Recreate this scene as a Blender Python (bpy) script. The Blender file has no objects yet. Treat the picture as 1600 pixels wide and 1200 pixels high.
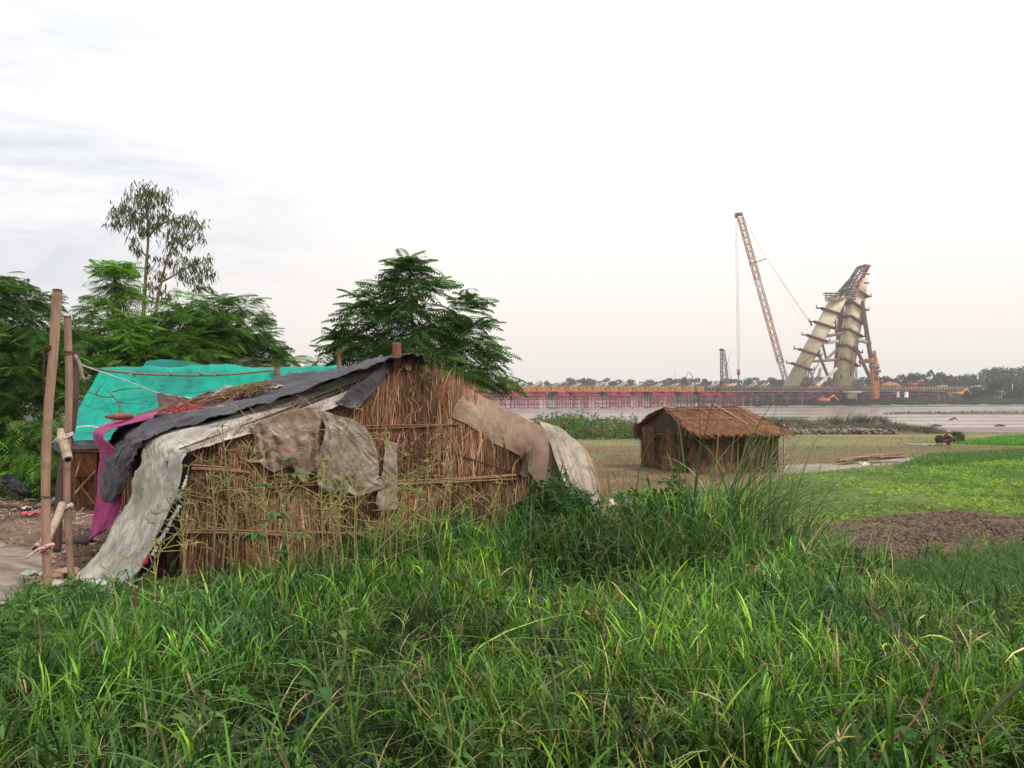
import bpy, math, random
import numpy as np
from mathutils import Vector, Matrix, noise as mnoise
random.seed(7); rng = np.random.default_rng(7)
R = math.radians
sc = bpy.context.scene
# ------------------------------------------------------------------ camera
F = 1250.0; HY = 610.0                       # focal length (px of a 1600 px wide picture), horizon row
cam_d = bpy.data.cameras.new('camera'); cam = bpy.data.objects.new('camera', cam_d)
sc.collection.objects.link(cam); sc.camera = cam
cam_d.sensor_width = 36; cam_d.lens = 36*F/1600
cam_d.clip_start = 0.05; cam_d.clip_end = 6000
cam.location = (0, 0, 0); cam.rotation_euler = (R(90) + math.atan((HY-600)/F), 0, 0)
# ------------------------------------------------------------------ sky and sun
SUN_EL, SUN_AZ = R(48), R(122)                # azimuth clockwise from the viewing direction (+Y)
w = bpy.data.worlds.new('World'); sc.world = w; w.use_nodes = True
nt = w.node_tree; N = nt.nodes; L = nt.links
for n in list(N): N.remove(n)
out = N.new('ShaderNodeOutputWorld')
sky = N.new('ShaderNodeTexSky'); sky.sky_type = 'NISHITA'; sky.sun_disc = False
sky.sun_elevation = SUN_EL; sky.sun_rotation = SUN_AZ; sky.dust_density = 3
b1 = N.new('ShaderNodeBackground'); b1.inputs[1].default_value = 0.12; L.new(sky.outputs[0], b1.inputs[0])
tc = N.new('ShaderNodeTexCoord')
sep = N.new('ShaderNodeSeparateXYZ'); L.new(tc.outputs['Generated'], sep.inputs[0])
# overcast veil: cream at the horizon to white overhead
ramp = N.new('ShaderNodeValToRGB'); L.new(sep.outputs['Z'], ramp.inputs[0])
cr = ramp.color_ramp; cr.elements[0].position = 0.0; cr.elements[0].color = (.78, .70, .61, 1)
cr.elements[1].position = 0.42; cr.elements[1].color = (1.0, 1.0, 1.0, 1)
e = cr.elements.new(.08); e.color = (.87, .81, .745, 1)
e = cr.elements.new(.20); e.color = (.96, .93, .90, 1)
b2 = N.new('ShaderNodeBackground'); b2.inputs[1].default_value = 1.18; L.new(ramp.outputs[0], b2.inputs[0])
# thin places in the veil, mostly to the left and a little high on the right
mp = N.new('ShaderNodeMapping'); mp.inputs['Scale'].default_value = (1.6, 1.6, 6.5); mp.inputs['Rotation'].default_value = (0, R(8), 0)
L.new(tc.outputs['Generated'], mp.inputs[0])
nz = N.new('ShaderNodeTexNoise'); nz.inputs['Scale'].default_value = 2.2; nz.inputs['Detail'].default_value = 9; nz.inputs['Roughness'].default_value = .62
nz.inputs['Distortion'].default_value = .5
L.new(mp.outputs[0], nz.inputs['Vector'])
def mth(op, a, b=None, clamp=False):
    m = N.new('ShaderNodeMath'); m.operation = op; m.use_clamp = clamp
    for i, v in enumerate([a, b]):
        if v is None: continue
        if isinstance(v, (int, float)): m.inputs[i].default_value = v
        else: L.new(v, m.inputs[i])
    return m.outputs[0]
left = mth('MULTIPLY', mth('SUBTRACT', mth('MULTIPLY', sep.outputs['X'], -1), .10), 2.2, True)   # grows to the left
band = mth('SUBTRACT', 1.0, mth('MULTIPLY', mth('ABSOLUTE', mth('SUBTRACT', sep.outputs['Z'], .22)), 3.2), True)
nn = mth('MULTIPLY', mth('SUBTRACT', nz.outputs['Fac'], .33), 3.4, True)
fac = mth('MULTIPLY', mth('MULTIPLY', left, band), nn)
right = mth('MULTIPLY', mth('SUBTRACT', sep.outputs['X'], .30), 2.0, True)
high = mth('MULTIPLY', mth('SUBTRACT', sep.outputs['Z'], .28), 4.0, True)
fac2 = mth('MULTIPLY', mth('MULTIPLY', right, high), nn)
fac = mth('MULTIPLY', mth('ADD', fac, mth('MULTIPLY', fac2, .6)), .80, True)
b3 = N.new('ShaderNodeBackground'); b3.inputs[0].default_value = (.47, .57, .78, 1); b3.inputs[1].default_value = 1.0
mx0 = N.new('ShaderNodeMixShader'); mx0.inputs[0].default_value = .2; L.new(b3.outputs[0], mx0.inputs[1]); L.new(b1.outputs[0], mx0.inputs[2])
mx = N.new('ShaderNodeMixShader'); L.new(fac, mx.inputs[0]); L.new(b2.outputs[0], mx.inputs[1]); L.new(mx0.outputs[0], mx.inputs[2])
L.new(mx.outputs[0], out.inputs[0])
sd = bpy.data.lights.new('sun', 'SUN'); sd.energy = 2.6; sd.angle = R(7); sd.color = (1, .95, .87)
so = bpy.data.objects.new('sun', sd); sc.collection.objects.link(so)
sv = Vector((math.sin(SUN_AZ)*math.cos(SUN_EL), math.cos(SUN_AZ)*math.cos(SUN_EL), math.sin(SUN_EL)))
so.rotation_euler = sv.to_track_quat('Z', 'Y').to_euler(); so.location = (0, 0, 50)
sc.view_settings.view_transform = 'Standard'; sc.view_settings.look = 'None'
sc.view_settings.exposure = 0.0; sc.view_settings.gamma = 1
sc.cycles.volume_bounces = 1; sc.cycles.transparent_max_bounces = 24
sc.cycles.max_bounces = 6
# ------------------------------------------------------------------ terrain profile
PD = np.array([-40, 0, 3, 8, 11, 16, 27, 50, 60, 88, 100, 150, 190, 200, 216, 240, 3000.])
PZ = np.array([-1.5, -1.55, -1.68, -2.08, -2.25, -2.5, -2.75, -3.36, -3.7, -4.62, -6.0, -9.2, -9.9, -9.93, -9.95, -10.8, -11.5])
def shore(x):
    return np.interp(x, [-900, -100, 110, 150, 300, 900], [720, 715, 700, 484, 535, 560])
def gz(x, y):
    """height of the land at x, y (before small bumps)"""
    x = np.asarray(x, float); y = np.asarray(y, float)
    z = np.interp(y, PD, PZ)
    s = shore(x); t = y - s
    far = np.interp(t, [-6, 0, 6, 40, 120, 2500], [-10.8, -10.0, -9.4, -8.2, -7.4, -4.0])
    z = np.where(t > -6, far, z)
    return z
def gnear(y): return float(np.interp(y, PD, PZ))
_ds = np.linspace(1.2, 190, 6000); _py = HY - np.interp(_ds, PD, PZ)/_ds*F
def gd(py):                                    # picture row -> distance along the ground
    return float(np.interp(-py, -_py, _ds))
def P(px, py, d): return Vector(((px-800)/F*d, d, (HY-py)/F*d))
def G(px, py): d = gd(py); return Vector(((px-800)/F*d, d, gnear(d)))
# ------------------------------------------------------------------ tagging
def tag(o, label=None, cat=None, group=None, kind=None):
    for k, v in (('label', label), ('category', cat), ('group', group), ('kind', kind)):
        if v: o[k] = v
    return o
def empty(name, loc, label=None, cat=None, group=None):
    o = bpy.data.objects.new(name, None); sc.collection.objects.link(o); o.location = loc
    o.empty_display_size = .2
    return tag(o, label, cat, group)
# ------------------------------------------------------------------ materials
MATS = {}
def mat(name, col=(.5, .5, .5), rough=.8, attr=False, nscale=8., namt=.35, bump=.0, bscale=40., transl=0., alpha=1., metal=0., stretch=None, spec=.3, col2=None, crumple=0, cs=7.):
    if name in MATS: return MATS[name]
    m = bpy.data.materials.new(name); m.use_nodes = True; nt = m.node_tree; N = nt.nodes; L = nt.links
    p = N['Principled BSDF']; o = N['Material Output']
    p.inputs['Roughness'].default_value = rough; p.inputs['Metallic'].default_value = metal
    p.inputs['Specular IOR Level'].default_value = spec
    tc = N.new('ShaderNodeTexCoord'); mp = N.new('ShaderNodeMapping'); L.new(tc.outputs['Object'], mp.inputs[0])
    if stretch: mp.inputs['Scale'].default_value = stretch
    nz = N.new('ShaderNodeTexNoise'); nz.inputs['Scale'].default_value = nscale; nz.inputs['Detail'].default_value = 7; nz.inputs['Roughness'].default_value = .65
    L.new(mp.outputs[0], nz.inputs['Vector'])
    mr = N.new('ShaderNodeMapRange'); mr.inputs[1].default_value = .3; mr.inputs[2].default_value = .7
    mr.inputs[3].default_value = 1-namt; mr.inputs[4].default_value = 1+namt*.7
    L.new(nz.outputs['Fac'], mr.inputs[0])
    mul = N.new('ShaderNodeMix'); mul.data_type = 'RGBA'; mul.blend_type = 'MULTIPLY'; mul.inputs[0].default_value = 1
    comb = N.new('ShaderNodeCombineColor')
    for i in range(3): L.new(mr.outputs[0], comb.inputs[i])
    if attr:
        a = N.new('ShaderNodeAttribute'); a.attribute_name = 'col'; src = a.outputs['Color']
    elif col2:
        mc = N.new('ShaderNodeMix'); mc.data_type = 'RGBA'; n2 = N.new('ShaderNodeTexNoise'); n2.inputs['Scale'].default_value = nscale*.35; n2.inputs['Detail'].default_value = 5
        L.new(mp.outputs[0], n2.inputs['Vector']); r2 = N.new('ShaderNodeMapRange'); r2.inputs[1].default_value = .42; r2.inputs[2].default_value = .62
        L.new(n2.outputs['Fac'], r2.inputs[0]); L.new(r2.outputs[0], mc.inputs[0])
        mc.inputs[6].default_value = (*col, 1); mc.inputs[7].default_value = (*col2, 1); src = mc.outputs[2]
    else:
        rgb = N.new('ShaderNodeRGB'); rgb.outputs[0].default_value = (*col, 1); src = rgb.outputs[0]
    L.new(src, mul.inputs[6]); L.new(comb.outputs[0], mul.inputs[7]); L.new(mul.outputs[2], p.inputs['Base Color'])
    if bump:
        nb = N.new('ShaderNodeTexNoise'); nb.inputs['Scale'].default_value = bscale; nb.inputs['Detail'].default_value = 6
        L.new(mp.outputs[0], nb.inputs['Vector'])
        bm = N.new('ShaderNodeBump'); bm.inputs['Strength'].default_value = bump; bm.inputs['Distance'].default_value = .02
        L.new(nb.outputs['Fac'], bm.inputs['Height']); L.new(bm.outputs[0], p.inputs['Normal'])
    if crumple:
        vd = N.new('ShaderNodeTexNoise'); vd.inputs['Scale'].default_value = cs*.6; vd.inputs['Detail'].default_value = 3; L.new(mp.outputs[0], vd.inputs['Vector'])
        va = N.new('ShaderNodeMix'); va.data_type = 'VECTOR'; va.inputs[0].default_value = .28; L.new(mp.outputs[0], va.inputs[4]); L.new(vd.outputs['Color'], va.inputs[5])
        vo = N.new('ShaderNodeTexVoronoi'); vo.feature = 'F1'; vo.inputs['Scale'].default_value = cs; L.new(va.outputs[1], vo.inputs['Vector'])
        b4 = N.new('ShaderNodeBump'); b4.inputs['Strength'].default_value = crumple; b4.inputs['Distance'].default_value = .06
        L.new(vo.outputs['Distance'], b4.inputs['Height'])
        if bump: L.new(bm.outputs[0], b4.inputs['Normal'])
        L.new(b4.outputs[0], p.inputs['Normal'])
    last = p.outputs[0]
    if transl:
        t = N.new('ShaderNodeBsdfTranslucent'); L.new(mul.outputs[2], t.inputs[0])
        ms = N.new('ShaderNodeMixShader'); ms.inputs[0].default_value = transl; L.new(last, ms.inputs[1]); L.new(t.outputs[0], ms.inputs[2]); last = ms.outputs[0]
    if alpha < 1:
        t = N.new('ShaderNodeBsdfTransparent'); ms = N.new('ShaderNodeMixShader'); ms.inputs[0].default_value = alpha
        L.new(t.outputs[0], ms.inputs[1]); L.new(last, ms.inputs[2]); last = ms.outputs[0]
    L.new(last, o.inputs[0]); MATS[name] = m
    return m
LEAF = mat('leaf', attr=True, rough=.55, nscale=3, namt=.3, transl=.25, spec=.15)
GRASS = mat('grass_blade', attr=True, rough=.42, nscale=6, namt=.25, transl=.22, spec=.22)
STRAW = mat('straw', attr=True, rough=.75, nscale=14, namt=.3, spec=.2)
BARK = mat('bark', (.10, .07, .05), rough=.9, nscale=9, namt=.5, bump=.6, bscale=25)
WOOD = mat('weathered_wood', (.16, .085, .055), rough=.85, nscale=10, namt=.45, bump=.4, bscale=40, stretch=(4, 4, .6))
BAMBOO = mat('dry_bamboo', attr=True, rough=.6, nscale=9, namt=.35, bump=.25, bscale=60, stretch=(3, 3, .5), spec=.35)
FAR = mat('painted_steel', attr=True, rough=.7, nscale=.25, namt=.3)
STONE = mat('rubble_stone', attr=True, rough=.9, nscale=14, namt=.4, bump=.5)
DARK = mat('hollow_shade', (.012, .011, .012), rough=.9)
# ------------------------------------------------------------------ mesh helpers
def np_mesh(name, V, Fc, m, C=None, parent=None, smooth=False):
    V = np.asarray(V, np.float32).reshape(-1, 3); Fc = np.asarray(Fc, np.int32)
    k = Fc.shape[1]; me = bpy.data.meshes.new(name)
    me.vertices.add(len(V)); me.vertices.foreach_set('co', V.ravel())
    me.loops.add(Fc.size); me.loops.foreach_set('vertex_index', Fc.ravel())
    me.polygons.add(len(Fc)); me.polygons.foreach_set('loop_start', np.arange(0, Fc.size, k, dtype=np.int32))
    if smooth: me.polygons.foreach_set('use_smooth', np.ones(len(Fc), bool))
    if C is not None:
        C = np.asarray(C, np.float32)
        if C.shape[1] == 3: C = np.hstack([C, np.ones((len(C), 1), np.float32)])
        a = me.color_attributes.new('col', 'FLOAT_COLOR', 'POINT'); a.data.foreach_set('color', C.ravel())
    me.update(calc_edges=True); me.validate()
    me.materials.append(m)
    o = bpy.data.objects.new(name, me); sc.collection.objects.link(o)
    if parent is not None:
        o.parent = parent
        o.matrix_parent_inverse = Matrix.Translation(-Vector(parent.location))
    return o
class Bag:
    """collects quads from many shapes to become ONE mesh of one part"""
    def __init__(s): s.V = []; s.F = []; s.C = []; s.n = 0
    def add(s, V, Fq, C=(.5, .5, .5)):
        V = np.asarray(V, float).reshape(-1, 3); Fq = np.asarray(Fq, int)
        C = np.asarray(C, float)
        if C.ndim == 1: C = np.tile(C, (len(V), 1))
        s.V.append(V); s.F.append(Fq + s.n); s.C.append(C); s.n += len(V); return s
    def bar(s, a, b, wd, ht=None, C=(.5, .5, .5), up=(0, 0, 1)):
        a = Vector(a); b = Vector(b); ht = ht or wd; d = (b-a)
        if d.length < 1e-6: return s
        d.normalize(); u = Vector(up)
        if abs(d.dot(u)) > .98: u = Vector((0, 1, 0))
        sx = d.cross(u).normalized(); sy = sx.cross(d).normalized()
        V = []
        for p in (a, b):
            for i, j in ((-1, -1), (1, -1), (1, 1), (-1, 1)): V.append(p + sx*i*wd/2 + sy*j*ht/2)
        s.add([tuple(v) for v in V], [[0, 1, 2, 3], [7, 6, 5, 4], [0, 4, 5, 1], [1, 5, 6, 2], [2, 6, 7, 3], [3, 7, 4, 0]], C); return s
    def box(s, c, sz, C=(.5, .5, .5), rz=0):
        hx = Vector((math.cos(rz), math.sin(rz), 0))*sz[0]/2
        return s.bar(Vector(c)-hx, Vector(c)+hx, sz[1], sz[2], C)
    def tube(s, pts, rad, C=(.5, .5, .5), k=7, cap=True, jit=0):
        pts = [Vector(p) for p in pts]; n = len(pts)
        if np.isscalar(rad): rad = [rad]*n
        V = []; t0 = (pts[1]-pts[0]).normalized(); ref = Vector((0, 0, 1)) if abs(t0.z) < .9 else Vector((1, 0, 0))
        u = t0.cross(ref).normalized()
        for i, p in enumerate(pts):
            t = (pts[min(i+1, n-1)] - pts[max(i-1, 0)]).normalized()
            u = (u - t*u.dot(t)).normalized(); v = t.cross(u)
            for j in range(k):
                a = 2*math.pi*j/k; r = rad[i]*(1+random.uniform(-jit, jit)); V.append(p + u*math.cos(a)*r + v*math.sin(a)*r)
        Fq = [[i*k+j, i*k+(j+1) % k, (i+1)*k+(j+1) % k, (i+1)*k+j] for i in range(n-1) for j in range(k)]
        CC = np.asarray(C, float)
        if CC.ndim == 2: CC = np.repeat(CC, k, axis=0)
        else: CC = np.tile(CC, (len(V), 1))
        if cap:
            for (i, p) in ((0, pts[0]), (n-1, pts[-1])):
                c = len(V); V.append(p); CC = np.vstack([CC, CC[i*k]])
                for j in range(0, k, 1):
                    q = [c, i*k+j, i*k+(j+1) % k]
                    Fq.append([q[0], q[1], q[2], q[2]])
        # degenerate quads are avoided by splitting caps with midpoint verts
        F2 = []
        for f in Fq:
            if f[2] == f[3]:
                mid = len(V); V.append((V[f[1]]+V[f[2]])/2); CC = np.vstack([CC, CC[f[1]]]); F2.append([f[0], f[1], mid, f[2]])
            else: F2.append(f)
        s.add([tuple(v) for v in V], F2, CC); return s
    def build(s, name, m, parent=None, smooth=False):
        return np_mesh(name, np.vstack(s.V), np.vstack(s.F), m, np.vstack(s.C), parent, smooth)
def tagb(o, *a, **k): return tag(o, *a, **k)
def vary(c, n, amt=.25, hue=.08):
    c = np.asarray(c, float); k = 1 + rng.uniform(-amt, amt, (n, 1)); h = 1 + rng.uniform(-hue, hue, (n, 3)); return np.clip(c*k*h, 0, 1)
def blades(B, H, W, az, bend, segs=4, root=(.05, .09, .02), tip=None, tipf=.5, side=None):
    """grass blades: B (n,3) bases, arrays for the rest; returns verts, quads, colours"""
    n = len(B); t = np.linspace(0, 1, segs+1)
    d = np.stack([np.cos(az), np.sin(az), np.zeros(n)], 1)
    if side is None: side = az + math.pi/2 + rng.uniform(-.9, .9, n)
    sd_ = np.stack([np.cos(side), np.sin(side), np.zeros(n)], 1)
    fwd = bend[:, None]*t**2; up = t[None]*(1 - .45*np.minimum(bend, 1.4)[:, None]*t[None]**1.5)
    ctr = B[:, None] + d[:, None]*(H[:, None]*fwd)[..., None]
    ctr = ctr + np.array([0, 0, 1.])*(H[:, None]*up)[..., None]
    wp = np.interp(t, [0, .25, .6, 1], [.55, 1, .8, .06])
    off = sd_[:, None]*(W[:, None]*wp/2)[..., None]
    V = np.stack([ctr-off, ctr+off], 2)                                # n, s+1, 2, 3
    idx = (np.arange(n)*(segs+1)*2)[:, None]; q = np.arange(segs)*2
    Fq = np.stack([idx+q, idx+q+1, idx+q+3, idx+q+2], -1).reshape(-1, 4)
    root = np.asarray(root, float); root = np.tile(root, (n, 1)) if root.ndim == 1 else root
    tip = root*1.3 if tip is None else np.asarray(tip, float)
    tip = np.tile(tip, (n, 1)) if tip.ndim == 1 else tip
    c = root[:, None]*(1-t[None, :, None]) + tip[:, None]*t[None, :, None]
    C = np.repeat(c[:, :, None], 2, 2)
    return V.reshape(-1, 3), Fq, C.reshape(-1, 3)
def inst(TV, TF, pos, az, pitch, roll, scale, col):
    """bakes a template at many places; col (n,3)"""
    n = len(pos); ca, sa = np.cos(az), np.sin(az); cp, sp = np.cos(pitch), np.sin(pitch); cr_, sr = np.cos(roll), np.sin(roll)
    Z = np.zeros(n); O = np.ones(n)
    Rz = np.stack([ca, -sa, Z, sa, ca, Z, Z, Z, O], 1).reshape(n, 3, 3)
    Ry = np.stack([cp, Z, sp, Z, O, Z, -sp, Z, cp], 1).reshape(n, 3, 3)
    Rx = np.stack([O, Z, Z, Z, cr_, -sr, Z, sr, cr_], 1).reshape(n, 3, 3)
    M = Rz @ Ry @ Rx
    scale = np.asarray(scale, float); scale = scale[:, None, None] if scale.ndim == 1 else scale[:, None, :]
    V = np.einsum('nij,nmj->nmi', M, TV[None]*scale) + pos[:, None]
    Fq = (TF[None] + (np.arange(n)*len(TV))[:, None, None]).reshape(-1, TF.shape[1])
    return V.reshape(-1, 3), Fq, np.repeat(col, len(TV), 0)
def fbm(p, s=1., o=3, seed=0.):
    v = 0; a = 1; f = s
    for _ in range(o): v += a*mnoise.noise(Vector((p[0]*f+seed, p[1]*f+seed*1.7, p[2]*f-seed))); a *= .5; f *= 2.1
    return v
# ---- templates
def frond_template(pairs=9, ll=.34, lw=.085, droop=.35):
    V = []; Fq = []
    def z(x): return -droop*x*x
    for i in range(pairs):
        x = (i+.6)/pairs
        l = ll*math.sin(math.pi*(.18+.72*x))*1.15
        for s in (-1, 1):
            ax = x + .35*l; ay = s*l
            b = len(V); w_ = lw
            V += [(x-w_*.3, s*.005, z(x)), (x+.5*(ax-x)+w_*.5, s*l*.5, z(x)-l*.06), (ax, ay, z(ax)-l*.22), (x+.5*(ax-x)-w_*.5, s*l*.5, z(x)-l*.06)]
            Fq.append([b, b+1, b+2, b+3])
    b = len(V)
    V += [(0, -.008, 0), (0, .008, 0), (.5, .006, z(.5)), (.5, -.006, z(.5)), (1.05, .003, z(1.05)), (1.05, -.003, z(1.05))]
    Fq += [[b, b+1, b+2, b+3], [b+3, b+2, b+4, b+5]]
    return np.array(V), np.array(Fq)
FV, FF = frond_template()
FV2, FF2 = frond_template(6, .36, .10, .45)
def leaf_template(n=6, r=1., up=.5, wd=.38, seed=1):
    rr = random.Random(seed); V = []; Fq = []
    for i in range(n):
        a = 2*math.pi*i/n + rr.uniform(-.4, .4); l = r*rr.uniform(.7, 1.1); h = up*rr.uniform(.3, 1.1); c, s = math.cos(a), math.sin(a); b = len(V)
        wv = wd*l*.5
        V += [(c*l*.12, s*l*.12, h*.3), (c*l*.55+s*wv, s*l*.55-c*wv, h), (c*l, s*l, h*.8), (c*l*.55-s*wv, s*l*.55+c*wv, h)]
        Fq.append([b, b+1, b+2, b+3])
    return np.array(V), np.array(Fq)
LV, LF = leaf_template()
def quad_cluster(n=7, seed=3):
    rr = random.Random(seed); V = []; Fq = []
    for i in range(n):
        c = Vector((rr.uniform(-1, 1), rr.uniform(-1, 1), rr.uniform(-1, 1)))*.8
        a = Vector((rr.uniform(-1, 1), rr.uniform(-1, 1), rr.uniform(-.5, .5))).normalized(); b_ = a.cross(Vector((rr.uniform(-1, 1), rr.uniform(-1, 1), rr.uniform(-1, 1)))).normalized()
        s = rr.uniform(.35, .6); k = len(V)
        V += [tuple(c-a*s), tuple(c+b_*s*.6), tuple(c+a*s), tuple(c-b_*s*.6)]; Fq.append([k, k+1, k+2, k+3])
    return np.array(V), np.array(Fq)
QV, QF = quad_cluster()
def rock_template(seed=0, sub=1):
    import bmesh
    bm = bmesh.new(); bmesh.ops.create_icosphere(bm, subdivisions=sub, radius=1)
    V = []
    for v in bm.verts:
        k = 1 + .45*fbm(v.co, 1.1, 2, seed*7.3+2); V.append(tuple(v.co*k))
    Fq = [[v.index for v in f.verts] for f in bm.faces]; bm.free()
    return np.array(V), np.array(Fq)
def catmull(Pm, n):
    Pm = np.asarray(Pm, float); k = len(Pm); t = np.linspace(0, k-1, n); out_ = []
    for u in t:
        i = min(int(u), k-2); f = u-i
        p0 = Pm[i-1] if i > 0 else 2*Pm[0]-Pm[1]; p1 = Pm[i]; p2 = Pm[i+1]; p3 = Pm[i+2] if i+2 < k else 2*Pm[-1]-Pm[-2]
        out_.append(.5*((2*p1)+(-p0+p2)*f+(2*p0-5*p1+4*p2-p3)*f*f+(-p0+3*p1-3*p2+p3)*f**3))
    return np.array(out_)
def curve(pts, n=20): return [Vector(p) for p in catmull([tuple(p) for p in pts], n)]
_fr = np.random.default_rng(99).uniform(-1, 1, (64, 64))
def facet(x, y):
    """piecewise-flat noise: random heights on a skewed triangle lattice, sharp creases between"""
    x += .35*math.sin(y*1.7); y += .35*math.sin(x*2.3+1); i, j = math.floor(x), math.floor(y); f, g = x-i, y-j; a = _fr[i % 64, j % 64]; d = _fr[(i+1) % 64, (j+1) % 64]
    if f > g: b_ = _fr[(i+1) % 64, j % 64]; return a+(b_-a)*f+(d-b_)*g
    b_ = _fr[i % 64, (j+1) % 64]; return a+(b_-a)*g+(d-b_)*f
def sheet(name, grid, m, nu=60, nv=60, wr=.02, ws=3., ridge=(1, 1), seed=1., thick=.006, parent=None, fray=.0, folds=None, holes=0, warp=.02):
    nu = int(nu*1.35); nv = int(nv*1.35)
    """draped cloth: grid[r][c] of 3-D control points -> smooth wrinkled sheet with thickness"""
    Gd = np.array([[tuple(p) for p in row] for row in grid], float)
    A = np.array([catmull(row, nu) for row in Gd])                      # rows x nu x 3
    S = np.array([catmull(A[:, j], nv) for j in range(nu)])             # nu x nv x 3
    du = np.gradient(S, axis=0); dv = np.gradient(S, axis=1); nn_ = np.cross(du, dv); nn_ /= np.linalg.norm(nn_, axis=2, keepdims=True)+1e-9
    lu = np.linalg.norm(du, axis=2).mean()*nu; lv = np.linalg.norm(dv, axis=2).mean()*nv
    for i in range(nu):
        for j in range(nv):
            p = (i/nu*lu*ridge[0], j/nv*lv*ridge[1], seed)
            q = fbm(p, ws, 3, seed); r_ = 1-abs(fbm(p, ws*.7, 2, seed+9))*3.2; r2 = 1-abs(fbm(p, ws*2.1, 3, seed+5))*3.
            h = wr*(.6*q + .25*max(r_, -.5) + 1.0*facet(p[0]*ws*1.3+seed*5, p[1]*ws*1.3) + .5*facet(p[0]*ws*3.1+seed*9, p[1]*ws*2.6+3) + .2*facet(p[0]*ws*8, p[1]*ws*7+5))
            S[i, j] += (du[i, j]*nu/(lu+1e-6)*fbm(p, 3.1, 3, seed+30) + dv[i, j]*nv/(lv+1e-6)*fbm(p, 3.1, 3, seed+40))*warp
            if folds: h += folds[0]*(.75+.9*fbm((i/nu*3, j/nv*1.2, seed), 1, 2, seed))*math.sin(i/nu*folds[1]*2*math.pi + 4.5*fbm((i/nu*2.2, j/nv*.8, 0), 1, 3, seed+4))*min(1, (j/nv)*1.6+.15)
            S[i, j] += nn_[i, j]*h
            if fray and (j in (0, nv-1) or i in (0, nu-1)):
                S[i, j] += np.array([rng.uniform(-fray, fray), 0, rng.uniform(-fray, fray)])
    V = S.reshape(-1, 3); I = np.arange(nu*nv).reshape(nu, nv)
    Fq = np.stack([I[:-1, :-1], I[1:, :-1], I[1:, 1:], I[:-1, 1:]], -1).reshape(-1, 4)
    if holes:
        ctr_ = V[Fq].mean(1); keep = np.array([fbm(c, 5., 2, seed+20) < holes for c in ctr_]); Fq = Fq[keep]
    o = np_mesh(name, V, Fq, m, None, parent, True)
    s = o.modifiers.new('thickness', 'SOLIDIFY'); s.thickness = thick; s.offset = 0
    return o
# ================================================================== GROUND
def inpoly(x, y, poly):
    c = np.zeros(np.shape(x), bool); n = len(poly)
    for i in range(n):
        x1, y1 = poly[i]; x2, y2 = poly[(i+1) % n]
        m_ = ((y1 > y) != (y2 > y)) & (x < (x2-x1)*(y-y1)/((y2-y1) if y2 != y1 else 1e-9)+x1); c ^= m_
    return c
def gpoly(pp): return [tuple(G(a, b)[:2]) for a, b in pp]
POLY = {
 'path': [(-9.5, 4.0), (-9.5, 13.5), (-8.1, 12.1), (-6.6, 11.7), (-6.1, 10.6), (-5.5, 9.3), (-4.95, 8.2), (-4.5, 7.4), (-4.05, 6.4), (-4.3, 5.2), (-5.4, 4.2)],
 'litter': [(-16, 12), (-14, 22), (-9, 20), (-7, 16), (-4, 14), (-3.3, 8), (-4.6, 7.4), (-5.5, 8.3), (-6, 10), (-7, 11.6), (-8.5, 12.4)],
 'crop': gpoly([(1225, 742), (1310, 738), (1400, 732), (1450, 714), (1600, 706), (1900, 700), (1900, 795), (1600, 806), (1480, 796), (1400, 803), (1290, 817), (1040, 825), (960, 800), (960, 770), (1130, 765), (1225, 752)]),
 'brown': gpoly([(1285, 822), (1400, 806), (1480, 799), (1600, 809), (1900, 800), (1900, 860), (1600, 852), (1500, 868), (1390, 886), (1300, 865)]),
 'short': gpoly([(1390, 890), (1500, 872), (1600, 856), (1900, 864), (1900, 960), (1400, 945)]),
 'far_green': gpoly([(1488, 694), (1560, 684), (1900, 681), (1900, 695), (1600, 697)]),
 'bare': gpoly([(930, 790), (890, 740), (960, 705), (1240, 700), (1330, 727), (1225, 745), (1130, 768), (990, 775)]),
 'pale': gpoly([(1215, 727), (1300, 724), (1420, 716), (1440, 719), (1310, 734), (1225, 741)]),
}
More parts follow.
